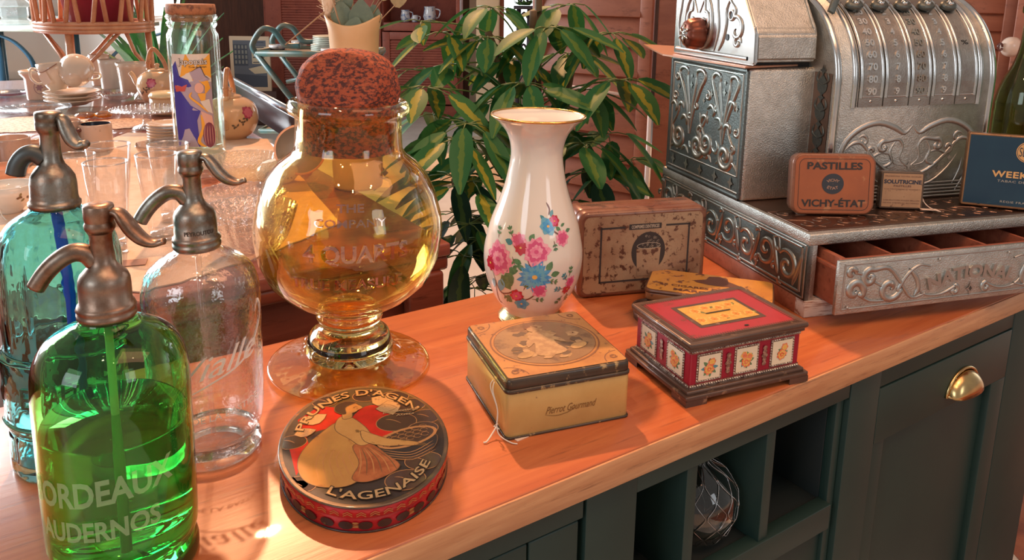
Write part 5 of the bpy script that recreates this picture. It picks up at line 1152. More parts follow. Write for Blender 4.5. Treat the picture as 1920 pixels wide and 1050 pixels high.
mug('speckled stoneware creamer with a dark inside and brown handle, behind the drinking glasses',182,282,29,232,pm('creamer_glaze',(.62,.43,.32),.25,coat=.4,c2=(.35,.22,.15),scale=150,lo=.64,hi=.7),DKB,name='creamer',hand=R(-118),hmat=DBR,cat='creamer')
ORB=pm('peach_glaze',(.78,.36,.20),.18,coat=.5)
def obowl(label,u,v,hw,h,mat,name='bowl',deco=None):
    p=at(u,v,TZ+.002); r=px(hw,p+Vector((0,0,h)))
    prof=[(0,0),(r*.42,0),(r*.44,.004),(r*.75,h*.35),(r*.93,h*.7),(r,h)]
    t=thing(name,label,'bowl',p); b=MB(); b.lathe(prof+[(r-.003,h)]+[(max(a-.004,.001),z+.002) for a,z in prof[::-1] if z>.003 and z<h]+[(0,.007)],48); b.out('body',mat,t)
    if deco:
        b=MB(); mf=cylmap(cang(p)+deco,lambda z:interp(prof,z)+.0006,h*.62)
        for k in range(9): b.poly(leafp(-.02+.0055*k,.003*math.sin(k*1.7),.008,.005,k*1.3),mf,.0002,k%2)
        b.out('painted_leaves',[pm('brown_leaf_print',(.22,.12,.06),.3),pm('olive_leaf_print',(.28,.22,.10),.3)],t)
    return t
obowl('peach glazed bowl holding a curl pattern, above the white floral bowl',14,352,40,.05,ORB)
obowl('white bowl with small brown painted leaves beside the turquoise siphon',20,398,46,.058,PORC,deco=R(42))
obowl('tiny white dish just behind the white floral bowl',58,352,22,.028,PORC)
p=at(8,400,TZ); b=MB(); b.tube(cr([at(0,380,TZ+.03),at(2,400,TZ+.01),at(14,414,TZ+.002),at(24,412,TZ+.002),at(12,424,TZ+.002),at(-8,428,TZ+.002)],6),.0012,6); tag(b.out('price_string',STRING),'loop of white string hanging from the white floral bowl onto the table','string')
# ---- spaghetti jar with picture label
p=at(377,287,TZ+.0015); r=px(46,p+Vector((0,0,.2))); h=.372
t=thing('storage_jar','tall clear glass storage jar with a cork lid and a blue and orange picture label','jar',p)
jp=[(r*.94,0),(r,.006),(r,.02),(r*1.0,h*.80),(r*.99,h*.86),(r*.90,h*.89),(r*.88,h*.905),(r*.96,h*.925),(r*.97,h*.945),(r*.90,h*.955),(r*.98,h*.97),(r*1.0,h*.985),(r*.94,h)]
b=MB(); b.lathe([(0,0)]+jp+[(r*.84,h),(r*.80,h*.9),(r*.88,h*.86),(r*.90,.02),(0,.014)],48); b.out('glass_body',thin('jar_green_glass',(.86,.93,.89),.2,.9,bump=.1,bscale=20),t)
b=MB(); b.lathe([(0,h*.95),(r*.80,h*.95),(r*.84,h),(r*.93,h+.001),(r*.96,h+.012),(r*.92,h+.026),(0,h+.026)],40,rf=lambda r_,z,a:r_*(1+.02*noise.noise(Vector((math.cos(a)*5,math.sin(a)*5,z*90))))); b.out('cork_lid',pm('jar_cork',(.46,.19,.09),.8,c2=(.20,.08,.05),scale=60,lo=.52,hi=.62,bump=.7,bscale=60),t)
b=MB(); LBL=[pm('label_blue',(.055,.045,.34),.4),pm('label_orange',(.90,.42,.04),.4),pm('label_lilac',(.45,.36,.44),.4),pm('label_cream',(.78,.70,.62),.4),pm('label_pink',(.80,.45,.36),.4),pm('label_red',(.62,.10,.08),.4),pm('label_wine',(.22,.05,.09),.4),INK]
mf=cylmap(cang(p)-R(10),lambda z:r,.155); rr=r*.78
def Q(pts,m,hh): b.poly(pts,mf,hh,m,3)
b.quad(-rr,-.125,rr,.095,mf,.0004,2,8,1)
b.quad(-rr,.045,rr,.118,mf,.0005,3,8,1); Q([(-.2*rr,.118),(rr,.118),(rr,.055),(.1*rr,.050),(-.55*rr,.058),(-.4*rr,.09)],1,.0008)
Q([(-rr,.085),(-.75*rr,.10),(-.6*rr,.062),(-.15*rr,.052),(.0*rr,.035),(-.45*rr,.028),(-rr,.030)],0,.0011)
Q([(-rr,.030),(-.55*rr,.020),(-.1*rr,-.015),(.35*rr,-.030),(.15*rr,-.055),(.22*rr,-.125),(-.9*rr,-.125),(-rr,-.04)],0,.0013)
b.ribbon(cr([(.35*rr,-.040),(.42*rr,-.075),(.18*rr,-.11),(.5*rr,-.126)],6),.008,mf,h=.0018,mat=1,flat=True)
Q([(-.9*rr,.036),(-.2*rr,.040),(-.35*rr,.022),(-.85*rr,.020)],5,.0015)
Q([(-.05*rr,.072),(.45*rr,.084),(.65*rr,.066),(.70*rr,.050),(.15*rr,.044)],2,.0018); Q([(-.12*rr,.046),(.75*rr,.060),(.9*rr,.050),(.2*rr,.036)],2,.0019)
Q(ell(.35*rr,.030,.011,.014,14),4,.0020); Q([(.35*rr,.050),(.8*rr,.048),(.9*rr,.028),(.6*rr,.012),(.62*rr,.035)],1,.0021); Q([(.25*rr,.016),(.65*rr,.016),(.6*rr,-.002),(.4*rr,-.004)],1,.0022)
b.ribbon(cr([(.0*rr,.020),(-.1*rr,.008),(.3*rr,-.012),(.7*rr,-.034)],6),.005,mf,h=.0023,mat=1,flat=True)
Q([(.35*rr,-.004),(.8*rr,.0),(.95*rr,-.04),(.6*rr,-.03)],3,.0019); Q(ell(.7*rr,-.095,.016,.034,16),6,.0020); Q([(.35*rr,-.03),(.9*rr,-.045),(.98*rr,-.09),(.5*rr,-.08)],4,.0016)
for k in range(6): b.ribbon(cr([(.5*rr+.006*k,-.07),(.45*rr+.007*k,-.095),(.5*rr+.006*k,-.12)],4),.0012,mf,h=.0024,mat=4,flat=True)
b.ribbon(cr([(.0*rr,.072),(.45*rr,.084),(.65*rr,.062),(.9*rr,.052)],5),.0014,mf,h=.0024,mat=7,flat=True)
text(b,'Japonais',.022,mf,7,h=.0013,width=rr*1.45,bold=.05,cx=.1*rr,cy=.099); text(b,'Japonais',.022,mf,3,h=.0016,width=rr*1.42,bold=.01,cx=.1*rr,cy=.099); text(b,'75 rue des Martyrs',.007,mf,7,h=.0014,width=rr*.85,bold=.01,cx=.35*rr,cy=.085)
b.out('picture_label',LBL,t)
# ---- teapots with cane handles
def teapot(label,u,v,hw,deco,lid=True,hrot=0,big=1,hcol=CANE):
    p=at(u,v,TZ+.002); r=px(hw,p+Vector((0,0,.08)))
    t=thing('teapot',label,'teapot',p,0)
    prof=smooth([(r*.55,0),(r*.60,.004),(r*.80,r*.22),(r*.98,r*.62),(r*1.0,r*.92),(r*.88,r*1.28),(r*.62,r*1.50),(r*.40,r*1.58)],5)
    b=MB(); b.lathe([(0,0)]+prof+[(0,r*1.55)],48); b.out('body',CREAM,t)
    b=MB(); b.lathe([(0,r*1.55),(r*.42,r*1.55),(r*.44,r*1.60),(r*.36,r*1.66),(r*.10,r*1.72),(r*.08,r*1.78),(r*.13,r*1.84),(r*.10,r*1.92),(0,r*1.95)],32); b.out('lid',CREAM,t)
    c,s=math.cos(hrot),math.sin(hrot)
    b=MB()
    for sg in (1,-1): b.tube([(sg*c*r*.52+q*s*.0,sg*s*r*.52,r*1.48+z) for q,z in ((0,0),(0,r*.22))],r*.10,8)
    b.out('handle_lug',CREAM,t)
    b=MB(); b.tube(cr([(c*r*x,s*r*x,r*z) for x,z in ((-.52,1.62),(-.50,2.1),(-.30,2.55),(-.1,2.62),(.18,2.35),(.42,2.0),(.54,1.64))],6),r*.10,8)
    for k in range(7): a=k*.8; b.tube([(-c*r*.5+.1*r*math.cos(a),-s*r*.5+.1*r*math.sin(a),r*(1.9+.02*k)),(-c*r*.5+.12*r*math.cos(a+2),-s*r*.5+.12*r*math.sin(a+2),r*(1.9+.02*k))],r*.03,5)
    b.out('cane_handle',hcol,t)
    b=MB(); a=hrot+PI; b.tube(cr([(math.cos(a)*r*x,math.sin(a)*r*x,r*z) for x,z in ((.85,.6),(1.25,.85),(1.45,1.25),(1.6,1.4))],5),[r*.2,r*.18,r*.16,r*.15]+[r*.12]*12,10); b.out('spout',CREAM,t)
    b=MB(); mf=cylmap(cang(p)+deco,lambda z:interp(prof,z)+.0006,r*.95)
    flower(b,mf,0,r*.12,r*.24,(0,1),8,2,seed=3,pw=.45); 
    for k in range(12): b.poly(leafp(-.5*r*(k%6)/5-.05*r,-.1*r-.35*r*(k%6)/5+.1*r*(k%2),r*.13,r*.08,k*1.4+2),mf,.0002,2)
    b.out('painted_flowers',[pm('dusky_rose',(.42,.05,.10),.3),pm('dusky_rose_light',(.62,.15,.20),.3),pm('dark_leaf_print',(.14,.10,.07),.3)],t)
    return t
teapot('round cream floral teapot with cane handle beside the dark board',436,258,49,R(38),hrot=R(95))
teapot('cream floral teapot with tall cane handle between the rattan stand and storage jar',300,192,38,R(-20),hrot=R(-15))
# lidded pot in front of that teapot
p=at(316,212,TZ+.002); r=px(31,p); t=thing('lidded_pot','low cream lidded pot with a pale yellow lid just beside the storage jar','pot',p)
b=MB(); b.lathe([(0,0),(r*.9,0),(r,.006),(r,r*1.0),(0,r*1.0)],40); b.out('body',CREAM,t); b=MB(); b.lathe([(0,r),(r*1.05,r),(r*1.05,r*1.12),(r*.9,r*1.3),(0,r*1.38)],40); b.out('lid',pm('pale_yellow_glaze',(.85,.66,.36),.15,coat=.5),t)
# cake stand on a stack of brown-rimmed plates
p=at(322,262,TZ+.002); 
for k in range(6):
    lathe_thing('saucer','brown-rimmed plate, '+['lowest','second from the bottom','third from the bottom','fourth from the bottom','fifth from the bottom','topmost'][k]+' in the stack by the storage jar','plate',p+Vector((0,0,.0005+.0085*k)),[(0,0),(.035,0),(.060,.006),(.066,.0075),(.066,.0085),(.056,.0075),(.034,.0025),(0,.002)],CREAM if k%2 else pm('tan_rim_glaze',(.62,.40,.24),.2,coat=.4),40,'brown-rimmed plates stacked by the storage jar')
p=at(277,240,TZ+.002); r=px(60,p); n=64
t=thing('cake_stand','clear glass cake stand with a beaded rim between the doily and the storage jar','cake stand',p)
b=MB(); b.lathe([(0,0),(.045,0),(.040,.006),(.014,.014),(.012,.040),(.03,.052),(r,.058),(r,.061),(.02,.057),(0,.057)],64,rf=lambda r_,z,a:r_*(1+(.02*math.cos(a*24) if r_>.06 else 0))); b.out('glass_body',G_CUT,t)
b=MB()
for k in range(44): a=2*PI*k/44; b.lathe([(0,.005),(.0035,.0035),(.005,0),(.0035,-.0035),(0,-.005)],8,M=Matrix.Translation((r*1.01*math.cos(a),r*1.01*math.sin(a),.060)))
b.out('beaded_rim',thin('bead_glass',(.80,.74,.70),.4,.9),t)
# crystal lumps, amber glass
def blob(name,label,cat,u,v,hw,mat,flat=.6,seed=0,fac=0):
    p=at(u,v,TZ+.002); r=px(hw,p); b=MB(); b.lathe([(0,0),(r*.7,0),(r,r*.4*flat),(r*.9,r*flat),(r*.5,r*1.4*flat),(0,r*1.5*flat)],14 if fac else 28,rf=lambda r_,z,a:r_*(1+.10*math.cos(a*7+z*200)),sm=not fac); o=b.out(name,mat,None,p); return tag(o,label,cat)
blob('crystal_knob','faceted crystal stopper lying beside the cake stand, under the teapot','stopper',267,190,14,G_CUT,.9,fac=1)
blob('amber_glass','amber faceted glass dish beside the cup saucers, nearer the cake stand','dish',195,219,15,thin('amber_thin',(.95,.55,.10),.35,.9,bump=.8,bscale=120),.5)
blob('amber_glass','amber faceted glass dish just behind the speckled mugs','dish',160,220,17,thin('amber_thin2',(.92,.50,.14),.35,.9,bump=.8,bscale=120),.4)
def tray(label,u,v,hw,mat,h=.012,name='glass_plate'):
    p=at(u,v,TZ+.0025); r=px(hw,p); return lathe_thing(name,label,'plate',p,[(0,0),(r*.6,0),(r*.9,h*.5),(r,h),(r,h+.002),(r*.88,h*.5+.002),(r*.58,.002),(0,.002)],mat,96,None,lambda r_,z,a:r_*(1+(.02*math.cos(a*28) if r_>r*.8 else 0)))
SHINY=thin('shiny_plate_glass',(.85,.88,.92),.75,.95,bump=.15,bscale=50)
tray('large bright glass plate catching the window light, behind the mugs',66,208,62,SHINY)
tray('wide clear glass plate under the cup saucers',160,214,52,thin('plate_glass',(.88,.92,.90),.4,.9,bump=.3,bscale=40))
tray('pressed-glass plate behind the crystal stopper',222,186,28,thin('plate_glass2',(.92,.92,.92),.45,.9,bump=.9,bscale=70),.02)
tray('brownish glass plate at the edge of the window light, near the rattan stand',20,178,34,thin('plate_glass3',(.55,.45,.5),.5,.9,bump=.3,bscale=60))
# saucers and cups
p=at(138,196,TZ+.016); r=px(48,p)
for k in range(3):
    lathe_thing('saucer','cream porcelain saucer, '+['lowest','middle one','topmost'][k]+' of three under the tilted cup','saucer',p+Vector((0,0,.001+.014*k)),[(0,0),(r*.5,0),(r*.55,.004),(r*.9,.016),(r,.020),(r,.022),(r*.88,.0185),(r*.5,.0065),(0,.006)],CREAM2,48,'saucers under the porcelain cups')
def cup(label,p,r,h,rot,hand=0,tagged=False,deco=False):
    t=thing('porcelain_cup',label,'cup',p,rot,'porcelain cups piled on saucers')
    pr=[(r*.48,0),(r*.50,.004),(r*.62,h*.12),(r*.9,h*.45),(r*.97,h*.75),(r,h)]
    b=MB(); b.lathe([(0,.002)]+pr+[(r-.003,h)]+[(max(a-.004,.001),z+.002) for a,z in pr[::-1] if .004<z<h]+[(0,.010)],40); b.out('body',CREAM2,t)
    b=MB(); c,s=math.cos(hand),math.sin(hand); b.tube(cr([(c*q,s*q,z) for q,z in ((r*.92,h*.8),(r*1.3,h*.85),(r*1.4,h*.55),(r*1.1,h*.3),(r*.8,h*.3))],5),r*.08,8); b.out('handle',CREAM2,t)
    if deco:
        b=MB(); mf=cylmap(hand+2.2,lambda z:interp(pr,z)+.0005,h*.6)
        for k in range(8): b.poly(leafp(-.02+.006*k,.004*math.sin(k*2),.010,.006,k),mf,.0002,k%2)
        b.out('painted_flowers',[pm('faded_rose',(.62,.22,.14),.3),pm('faded_leaf',(.4,.3,.22),.3)],t)
    return t
q=p+Vector((0,0,.058)); rc=px(29,q)
t=cup('upright cream cup with a paper price tag tied on, on top of the saucers',p+Vector((-.055,.01,.053)),rc,.098,(0,R(-6),0),R(200))
b=MB(); b.box((.012,-rc-.004,.045),(.032,.001,.040),0,M=Matrix.Rotation(-.35,4,'Y')); b.out('price_tag',PAPER,t)
b=MB(); b.tube(cr([(-.04,-rc*.95,.08),(-.01,-rc-.006,.070),(.02,-rc-.002,.082),(.04,-rc*.8,.095)],5),.0015,5); b.out('twine',pm('twine',(.30,.14,.10),.8),t)
cup('cream floral cup lying on its side against the upright cup, foot towards the viewer',p+Vector((.035,-.05,.095)),rc*1.02,.092,(R(-66),R(14),R(24)),R(0),deco=True)
p=at(74,186,TZ+.002); r=px(27,p); t=thing('sugar_bowl','cream sugar bowl with a wide rim and flower medallion, beside the tagged cup','bowl',p)
b=MB(); b.lathe([(0,0),(r*.72,0),(r*.75,.006),(r*.82,.085),(r*1.05,.10),(r*1.08,.112),(r*1.0,.114),(r*.76,.095),(r*.7,.02),(0,.02)],40); b.out('body',CREAM2,t)
b=MB(); mf=cylmap(cang(p)+.1,r*.79,.05); b.ribbon(ell(0,0,.018,.024,18),.002,mf,h=.001,mat=0,flat=True,taper=False)
for k in range(6): b.poly(leafp(0,0,.014,.008,k),mf,.001,0)
b.out('medallion',pm('mauve_print',(.35,.20,.22),.3),t)
# red onion bulb with dry roots in that cup
p=at(108,178,TZ+.12)
# cream pots under the rattan stand
def pot(name,label,u,v,hw,vt,flare=1.12,mat=None):
    p=at(u,v,TZ+.002); h=(v-vt)/F*p.y*1.03; r=px(hw,p+Vector((0,0,h)))/flare
    return lathe_thing(name,label,'pot',p,[(0,0),(r*.86,0),(r*.9,.004),(r*.94,h*.5),(r*1.02,h*.85),(r*flare,h),(r*(flare-.05),h+.001),(r*.92,h*.85),(r*.8,.01),(0,.01)],mat or CREAM2,40)
pot('cream_pot','cream flared pot beside the tall-handled teapot, behind the doily',252,176,29,119)
pot('cream_pot','tall cream cup standing behind the foot of the rattan stand',210,166,20,113,1.04,pm('pot_glaze',(.70,.62,.52),.25,coat=.3))
pot('cream_pot','small cream cup hidden behind the rattan stand leg and tagged cup',190,160,18,104,1.04)
# white painted pot lying near the ribbed dish and cream basin on its side
p=at(520,322,TZ+.028); r=px(39,p); b=MB(); b.lathe([(0,-r*.62)]+[(r*math.cos(a)*1,r*.64*math.sin(a)) for a in [R(x) for x in range(-80,81,10)]]+[(0,r*.64)],40)
t=thing('painted_egg_pot','white egg-shaped porcelain pot with painted blue flowers beside the amber jar','pot',p)
b.out('body',PORC,t); b=MB(); mf=cylmap(cang(p)-R(8),lambda z:r*math.sqrt(max(.05,1-(z/(r*.64))**2))+.0006,0)
flower(b,mf,-.01,.0,.011,(0,),8,2,seed=3,pw=.45)
for k in range(12): b.poly(leafp(-.03+.006*k,.004*math.sin(k*2.2)-.003,.008,.004,k*1.1),mf,.0003,k%2)
b.out('painted_flowers',[pm('grey_blue_print',(.28,.34,.42),.3),pm('grey_leaf_print',(.25,.22,.18),.3)],t)
p=at(562,282,TZ+.075); r=px(46,p)
t=thing('peach_basin','grey-lined basin with a peach rim standing on edge behind the amber jar','basin',p,(R(72),0,R(20)))
b=MB(); b.lathe([(0,-.03),(r*.6,-.03),(r*.93,-.01),(r,.01),(r*.97,.012)],48); b.lathe([(r*.97,.012),(r*.9,-.006),(r*.55,-.024),(0,-.024)],48,1); b.lathe([(r*.95,.008),(r*1.03,.008),(r*1.03,.016),(r*.95,.016)],48,2)
b.out('body',[PORC,pm('grey_lining',(.34,.31,.27),.35),pm('peach_rim',(.85,.42,.24),.25)],t)
# cream vase with dried flowers
p=at(672,348,TZ+.001); r=px(52,p+Vector((0,0,.3)))
t=thing('cream_vase','tall plain cream ceramic vase with a sloping lip holding dried flowers','vase',p)
hv=.375; b=MB()
b.lathe([(0,0),(r*.86,0),(r*.9,.006),(r*.92,.05),(r*.86,hv*.45),(r*.84,hv*.75),(r*.90,hv*.92),(r*1.02,hv),(r*.99,hv+.004),(r*.93,hv),(r*.78,hv*.8),(r*.74,hv*.3),(0,hv*.25)],56)
for v_ in b.bm.verts:
    if v_.co.z>hv*.6: k=(v_.co.z-hv*.6)/(hv*.4); v_.co.z+=k*.013*(-math.cos(2*(math.atan2(v_.co.y,v_.co.x)-PI/2))*.9)+ (k*k*.012*(-1 if v_.co.x<0 else .3)*0)
b.out('body',pm('cream_matt',(.78,.50,.26),.45,c2=(.72,.45,.22),scale=5),t)
dt=thing('dried_bouquet','dried bouquet of eucalyptus, pale grass plume and dark red flowers in the cream vase','dried flowers',p+Vector((0,0,hv*.3)))
EUC=pm('eucalyptus',(.14,.20,.15),.6,c2=(.20,.26,.18),scale=30); PALEG=pm('pale_leaf',(.48,.38,.20),.7,c2=(.36,.28,.15),scale=30); PLUM=pm('plume',(.85,.68,.50),.9); WINE=pm('wine_red_flower',(.35,.01,.05),.7,c2=(.55,.03,.08),scale=90); STEM=pm('dry_stem',(.40,.25,.14),.8)
rn=random.Random(11); z0=hv*.7
def leaf3(b,c,d,n,L,W,mat=0,seg=5,cup=.15):
    d=Vector(d).normalized(); n=Vector(n).normalized(); s=d.cross(n).normalized(); n=s.cross(d)
    rows=[]
    for i in range(seg+1):
        t_=i/seg; w_=W*math.sin(PI*min(.97,max(.04,t_)))**.7*.5; p_=Vector(c)+d*L*t_+n*(-cup*L*t_*t_)
        rows.append([b.v(p_-s*w_+n*.12*w_),b.v(p_),b.v(p_+s*w_+n*.12*w_)])
    for a_,b_ in zip(rows,rows[1:]):
        for i in range(2): b.face([a_[i],b_[i],b_[i+1],a_[i+1]],mat)
b=MB(); bst=MB()
for (x,y,z,L,W,mt_) in [(-.020,-.02,.30,.055,.048,0),(.0,-.03,.27,.055,.046,0),(.022,-.02,.285,.075,.055,0),(-.012,-.01,.335,.05,.04,0),(.045,-.01,.30,.05,.035,0),(-.045,0,.36,.06,.05,1),(.075,-.02,.36,.05,.045,1),(.10,-.02,.345,.05,.045,1),(.065,.0,.375,.05,.04,1),(.09,.0,.385,.05,.04,1),(-.10,.0,.37,.05,.04,1),(.0,.0,.375,.05,.04,0),(.02,.02,.39,.05,.04,0),(-.01,.02,.4,.05,.04,0),(.04,.02,.41,.05,.04,1)]:
    z-=.052; leaf3(b,(x,y,z),(rn.uniform(-.3,.3),-.2,1),(rn.uniform(-.3,.3),-1,.2),L,W,mt_)
    bst.tube(cr([(0,0,.03),(x*.2,y*.3,.22),(x*.6,y*.7,max(.24,z-.03)),(x,y,z+.01)],4),.0012,5)
b.out('dried_leaves',[EUC,PALEG],dt)
for k in range(7): bst.tube([(-.01,0,.05),(-.018-.004*k,-.01,.24),(-.024-.008*k,-.015,.36)],.0011,5)
bst.tube([(-.005,-.03,.20),(-.025,-.045,.27),(-.04,-.045,.33)],.0018,6)
q=dt.location; e=atd(535,84,p.y-.05)-q; s_=Vector((-.055,-.02,.285)); bst.tube([s_,e],.0017,6)
bst.out('stems',STEM,dt)
b=MB()
for k in range(260):
    t_=rn.random(); c=Vector((-.050-.008*t_,-.015,.255+.13*t_)); a=rn.uniform(0,6.28); d=Vector((math.cos(a),math.sin(a)*.6,rn.uniform(.2,.9))).normalized(); b.tube([c,c+d*rn.uniform(.012,.032)],.0005,3,cap=False)
b.lathe([(0,-.045),(.010,-.03),(.014,0),(.010,.05),(0,.07)],12,M=Matrix.Translation((-.052,-.015,.31))); b.out('grass_plume',PLUM,dt)
b=MB()
for k in range(90):
    a,c_=rn.uniform(0,6.28),rn.uniform(-1,1); b.lathe([(0,.004),(.003,.002),(.0035,0),(0,-.003)],6,M=Matrix.Translation((.052+.020*math.cos(a)*math.sqrt(1-c_*c_),-.02+.018*math.sin(a)*math.sqrt(1-c_*c_),.365+.045*c_)))
b.lathe([(0,-.044),(.018,-.02),(.020,.01),(0,.044)],14,M=Matrix.Translation((.052,-.02,.365))); b.out('red_flower_head',WINE,dt)
# ---- rattan plant stand
p=at(190,160,TZ+.001); rr_=px(98,p)*.985; zr=atd(182,48,p.y).z-p.z
t=thing('plant_stand','rattan plant stand with three crossed legs and a basket of upright canes','plant stand',p)
RAT=pm('rattan',(.68,.34,.18),.4,c2=(.55,.24,.12),scale=14,coat=.3)
for k in range(3):
    b=MB(); n=40; b.tube([(rr_*math.cos(2*PI*i/n),rr_*math.sin(2*PI*i/n),zr-.016+.016*k) for i in range(n+1)],.0095,8); b.out('ring',RAT,t)
for a in (-92,28,148):
    a=R(a); c,s=math.cos(a),math.sin(a); b=MB()
    b.tube([(c*rr_*.90,s*rr_*.90,zr-.01),(c*rr_*.93,s*rr_*.93,0)],.014,10); lg=b.out('leg',RAT,t)
    b=MB(); b.lathe([(.017,-.0),(.021,.004),(.021,.065),(.017,.070)],14,M=Matrix.Translation((c*rr_*.93,s*rr_*.93,0)),rf=lambda r_,z,q:r_+.0015*math.sin(z*700)); b.out('cane_wrap',RAT,lg)
    for sg in (1,-1):
        a2=a+sg*R(58); b=MB(); b.tube([(c*rr_*.93,s*rr_*.93,.05),(math.cos((a+a2)/2)*rr_*.72,math.sin((a+a2)/2)*rr_*.72,zr*.55),(math.cos(a2)*rr_*.90,math.sin(a2)*rr_*.90,zr-.01)],.008,8); b.out('brace',RAT,t)
for k in range(28):
    a=2*PI*k/28; lean=(.10 if k%2 else -.06); b=MB(); c,s=math.cos(a),math.sin(a); a2=a+lean
    b.tube([(c*rr_,s*rr_,zr+.02),(math.cos(a2)*rr_*1.02,math.sin(a2)*rr_*1.02,zr+.16),(math.cos(a2+lean*.5)*rr_*1.1,math.sin(a2+lean*.5)*rr_*1.1,zr+.30)],.0095,6); b.out('upright',RAT,t)
b=MB(); n=40; b.tube([(rr_*1.1*math.cos(2*PI*i/n),rr_*1.1*math.sin(2*PI*i/n),zr+.30) for i in range(n+1)],.011,8); b.out('ring',RAT,t)
b=MB(); b.lathe([(0,zr+.0),(rr_*.9,zr+.0),(rr_*.9,zr+.012),(0,zr+.012)],32); b.out('basket_floor',RAT,t)
lathe_thing('pink_pot','deep pink ceramic flower pot standing inside the rattan stand','flower pot',p+Vector((.02,0,zr+.014)),[(0,0),(rr_*.55,0),(rr_*.75,.28),(rr_*.78,.29),(rr_*.7,.29),(rr_*.5,.02),(0,.02)],pm('deep_pink',(.40,.035,.06),.35,c2=(.34,.03,.07),scale=4),40)
# ------------------------------------------------------------------ armoire with louvred doors
REDW=wood('armoire_wood',(.24,.055,.035),(.33,.085,.05),long=3,streak=3,rough=.5)
def pts_x(u,y): return atd(u,80,y).x
ya=8.6
x0,x1=pts_x(497,ya),pts_x(862,ya); zb=0; zt=2.6
t=thing('armoire','tall red-brown louvred armoire with an open china shelf, behind the cream vase','armoire',((x0+x1)/2,ya+.3,0)); cx=(x0+x1)/2; cy=ya+.3
zsh=atd(790,43,ya).z; 
xm=pts_x(716,ya)
def bx(b,xa,xb,ya_,yb,za,zb_,bev=.004): b.box(((xa+xb)/2-cx,(ya_+yb)/2-cy,(za+zb_)/2),(xb-xa,yb-ya_,zb_-za),bev)
b=MB()
bx(b,x0,x1,ya+.52,ya+.55,0,zt); bx(b,x0,x0+.04,ya,ya+.52,0,zt); bx(b,x1-.04,x1,ya,ya+.52,0,zt); bx(b,xm-.02,xm+.02,ya+.03,ya+.52,0,zt); bx(b,x0,x1,ya,ya+.52,0,.12); bx(b,x0,x1,ya,ya+.52,zt-.05,zt); b.out('carcass',REDW,t)
b=MB(); bx(b,xm+.02,x1-.04,ya,ya+.52,zsh-.09,zsh); b.out('china_shelf',REDW,t)
def louver(name,xa,xb,za,zb_,y,parent,cxx,cyy,mat,fr=.11,pitch=.028,hinge=None):
    b=MB()
    for q in ((xa,xa+fr,za,zb_),(xb-fr,xb,za,zb_),(xa+fr,xb-fr,za,za+fr),(xa+fr,xb-fr,zb_-fr,zb_)): b.box(((q[0]+q[1])/2-cxx,y-cyy,(q[2]+q[3])/2),(q[1]-q[0],.03,q[3]-q[2]),.003)
    o=b.out(name,mat,parent)
    b=MB(); n=int((zb_-za-2*fr)/pitch)
    for i in range(n): b.box(((xa+xb)/2-cxx,0,0),(xb-xa-2*fr+.01,.007,pitch*1.12),0,M=Matrix.Translation((0,y-cyy,za+fr+(i+.5)*pitch))@Matrix.Translation((0,0,0))@Matrix.Rotation(R(-28),4,'X'))
    b.out('louvres',mat,o); return o
louver('door',x0+.03,xm-.005,.14,zt-.06,ya-.015,t,cx,cy,REDW,.17)
louver('door',xm+.01,x1-.02,.14,zsh-.10,ya-.015,t,cx,cy,REDW,.08)
# china on the shelf
CHINA=pm('blue_white_china',(.62,.66,.70),.2,c2=(.12,.2,.38),scale=26,lo=.52,hi=.6,coat=.4)
for i,(u,r,h,lab) in enumerate([(760,.055,.13,'blue and white china milk jug, nearest the cream vase on the armoire shelf'),(778,.04,.075,'small blue and white china cup in the middle of the armoire shelf'),(806,.075,.17,'large blue and white china coffee pot on the armoire shelf')]):
    p=atd(u,42,ya+.2); p.z=zsh+.001
    tt=thing('china_jug' if i!=1 else 'china_cup',lab,'jug' if i!=1 else 'cup',p)
    b=MB(); b.lathe([(0,0),(r*.7,0),(r*.75,h*.06),(r,h*.35),(r*.85,h*.7),(r*.8,h*.9),(r*.85,h),(r*.78,h),(r*.7,h*.5),(0,h*.1)],24); b.out('body',CHINA,tt)
    b=MB(); b.tube(cr([(r*.8,0,h*.85),(r*1.5,0,h*.75),(r*1.35,0,h*.35),(r*.95,0,h*.25)],4),r*.12,6); b.out('handle',CHINA,tt)
# ------------------------------------------------------------------ dark plank door and poster by the armoire
p=atd(465,120,7.9); 
t=thing('framed_print','framed street-scene print with a pale mount leaning by the armoire','picture',(pts_x(468,7.9),7.9,0))
z0_,z1_=atd(468,170,7.9).z,atd(468,68,7.9).z; wd=.40
b=MB(); b.box((0,0,(z0_+z1_)/2),(wd,.03,z1_-z0_),.003); b.out('mount',pm('print_mount',(.52,.42,.30),.7),t)
b=MB(); mf=plane((0,-.0155,(z0_+z1_)/2),(1,0,0),(0,0,1)); hh=(z1_-z0_)/2-.04; ww=wd/2-.035
b.quad(-ww,-hh,ww,hh,mf,.0005,0); b.quad(-ww,-.02,-.02,hh-.04,mf,.001,1)
for i in range(4):
    for j in range(4): b.quad(-ww+.015+i*.035,.0+j*.05,-ww+.035+i*.035,.035+j*.05,mf,.0015,2)
b.poly([(-.02,-.05),(.10,-.02),(ww,-.02),(ww,-.09),(.04,-.10)],mf,.0014,3); b.poly([(-ww,-hh),(ww,-hh),(ww,-.12),(-ww,-.10)],mf,.001,1)
b.quad(.02,.0,ww,hh-.06,mf,.0008,3)
for j in range(5): b.quad(.03,.01+.05*j,ww-.02,.02+.05*j,mf,.0012,1)
b.out('engraving',[pm('print_dusk',(.08,.10,.13),.6),pm('print_navy',(.03,.045,.07),.6),pm('print_window',(.16,.18,.17),.6),pm('print_sand',(.45,.40,.28),.6)],t)
b=MB(); b.box((0,.15,(z0_-.0)/2),(.5,.3,z0_-.002),.005); tag(b.out('low_chest',pm('dark_chest',(.05,.02,.015),.5),None,(pts_x(468,7.9),7.9-.02,0)),'dark low wooden chest carrying the framed street-scene print','chest')
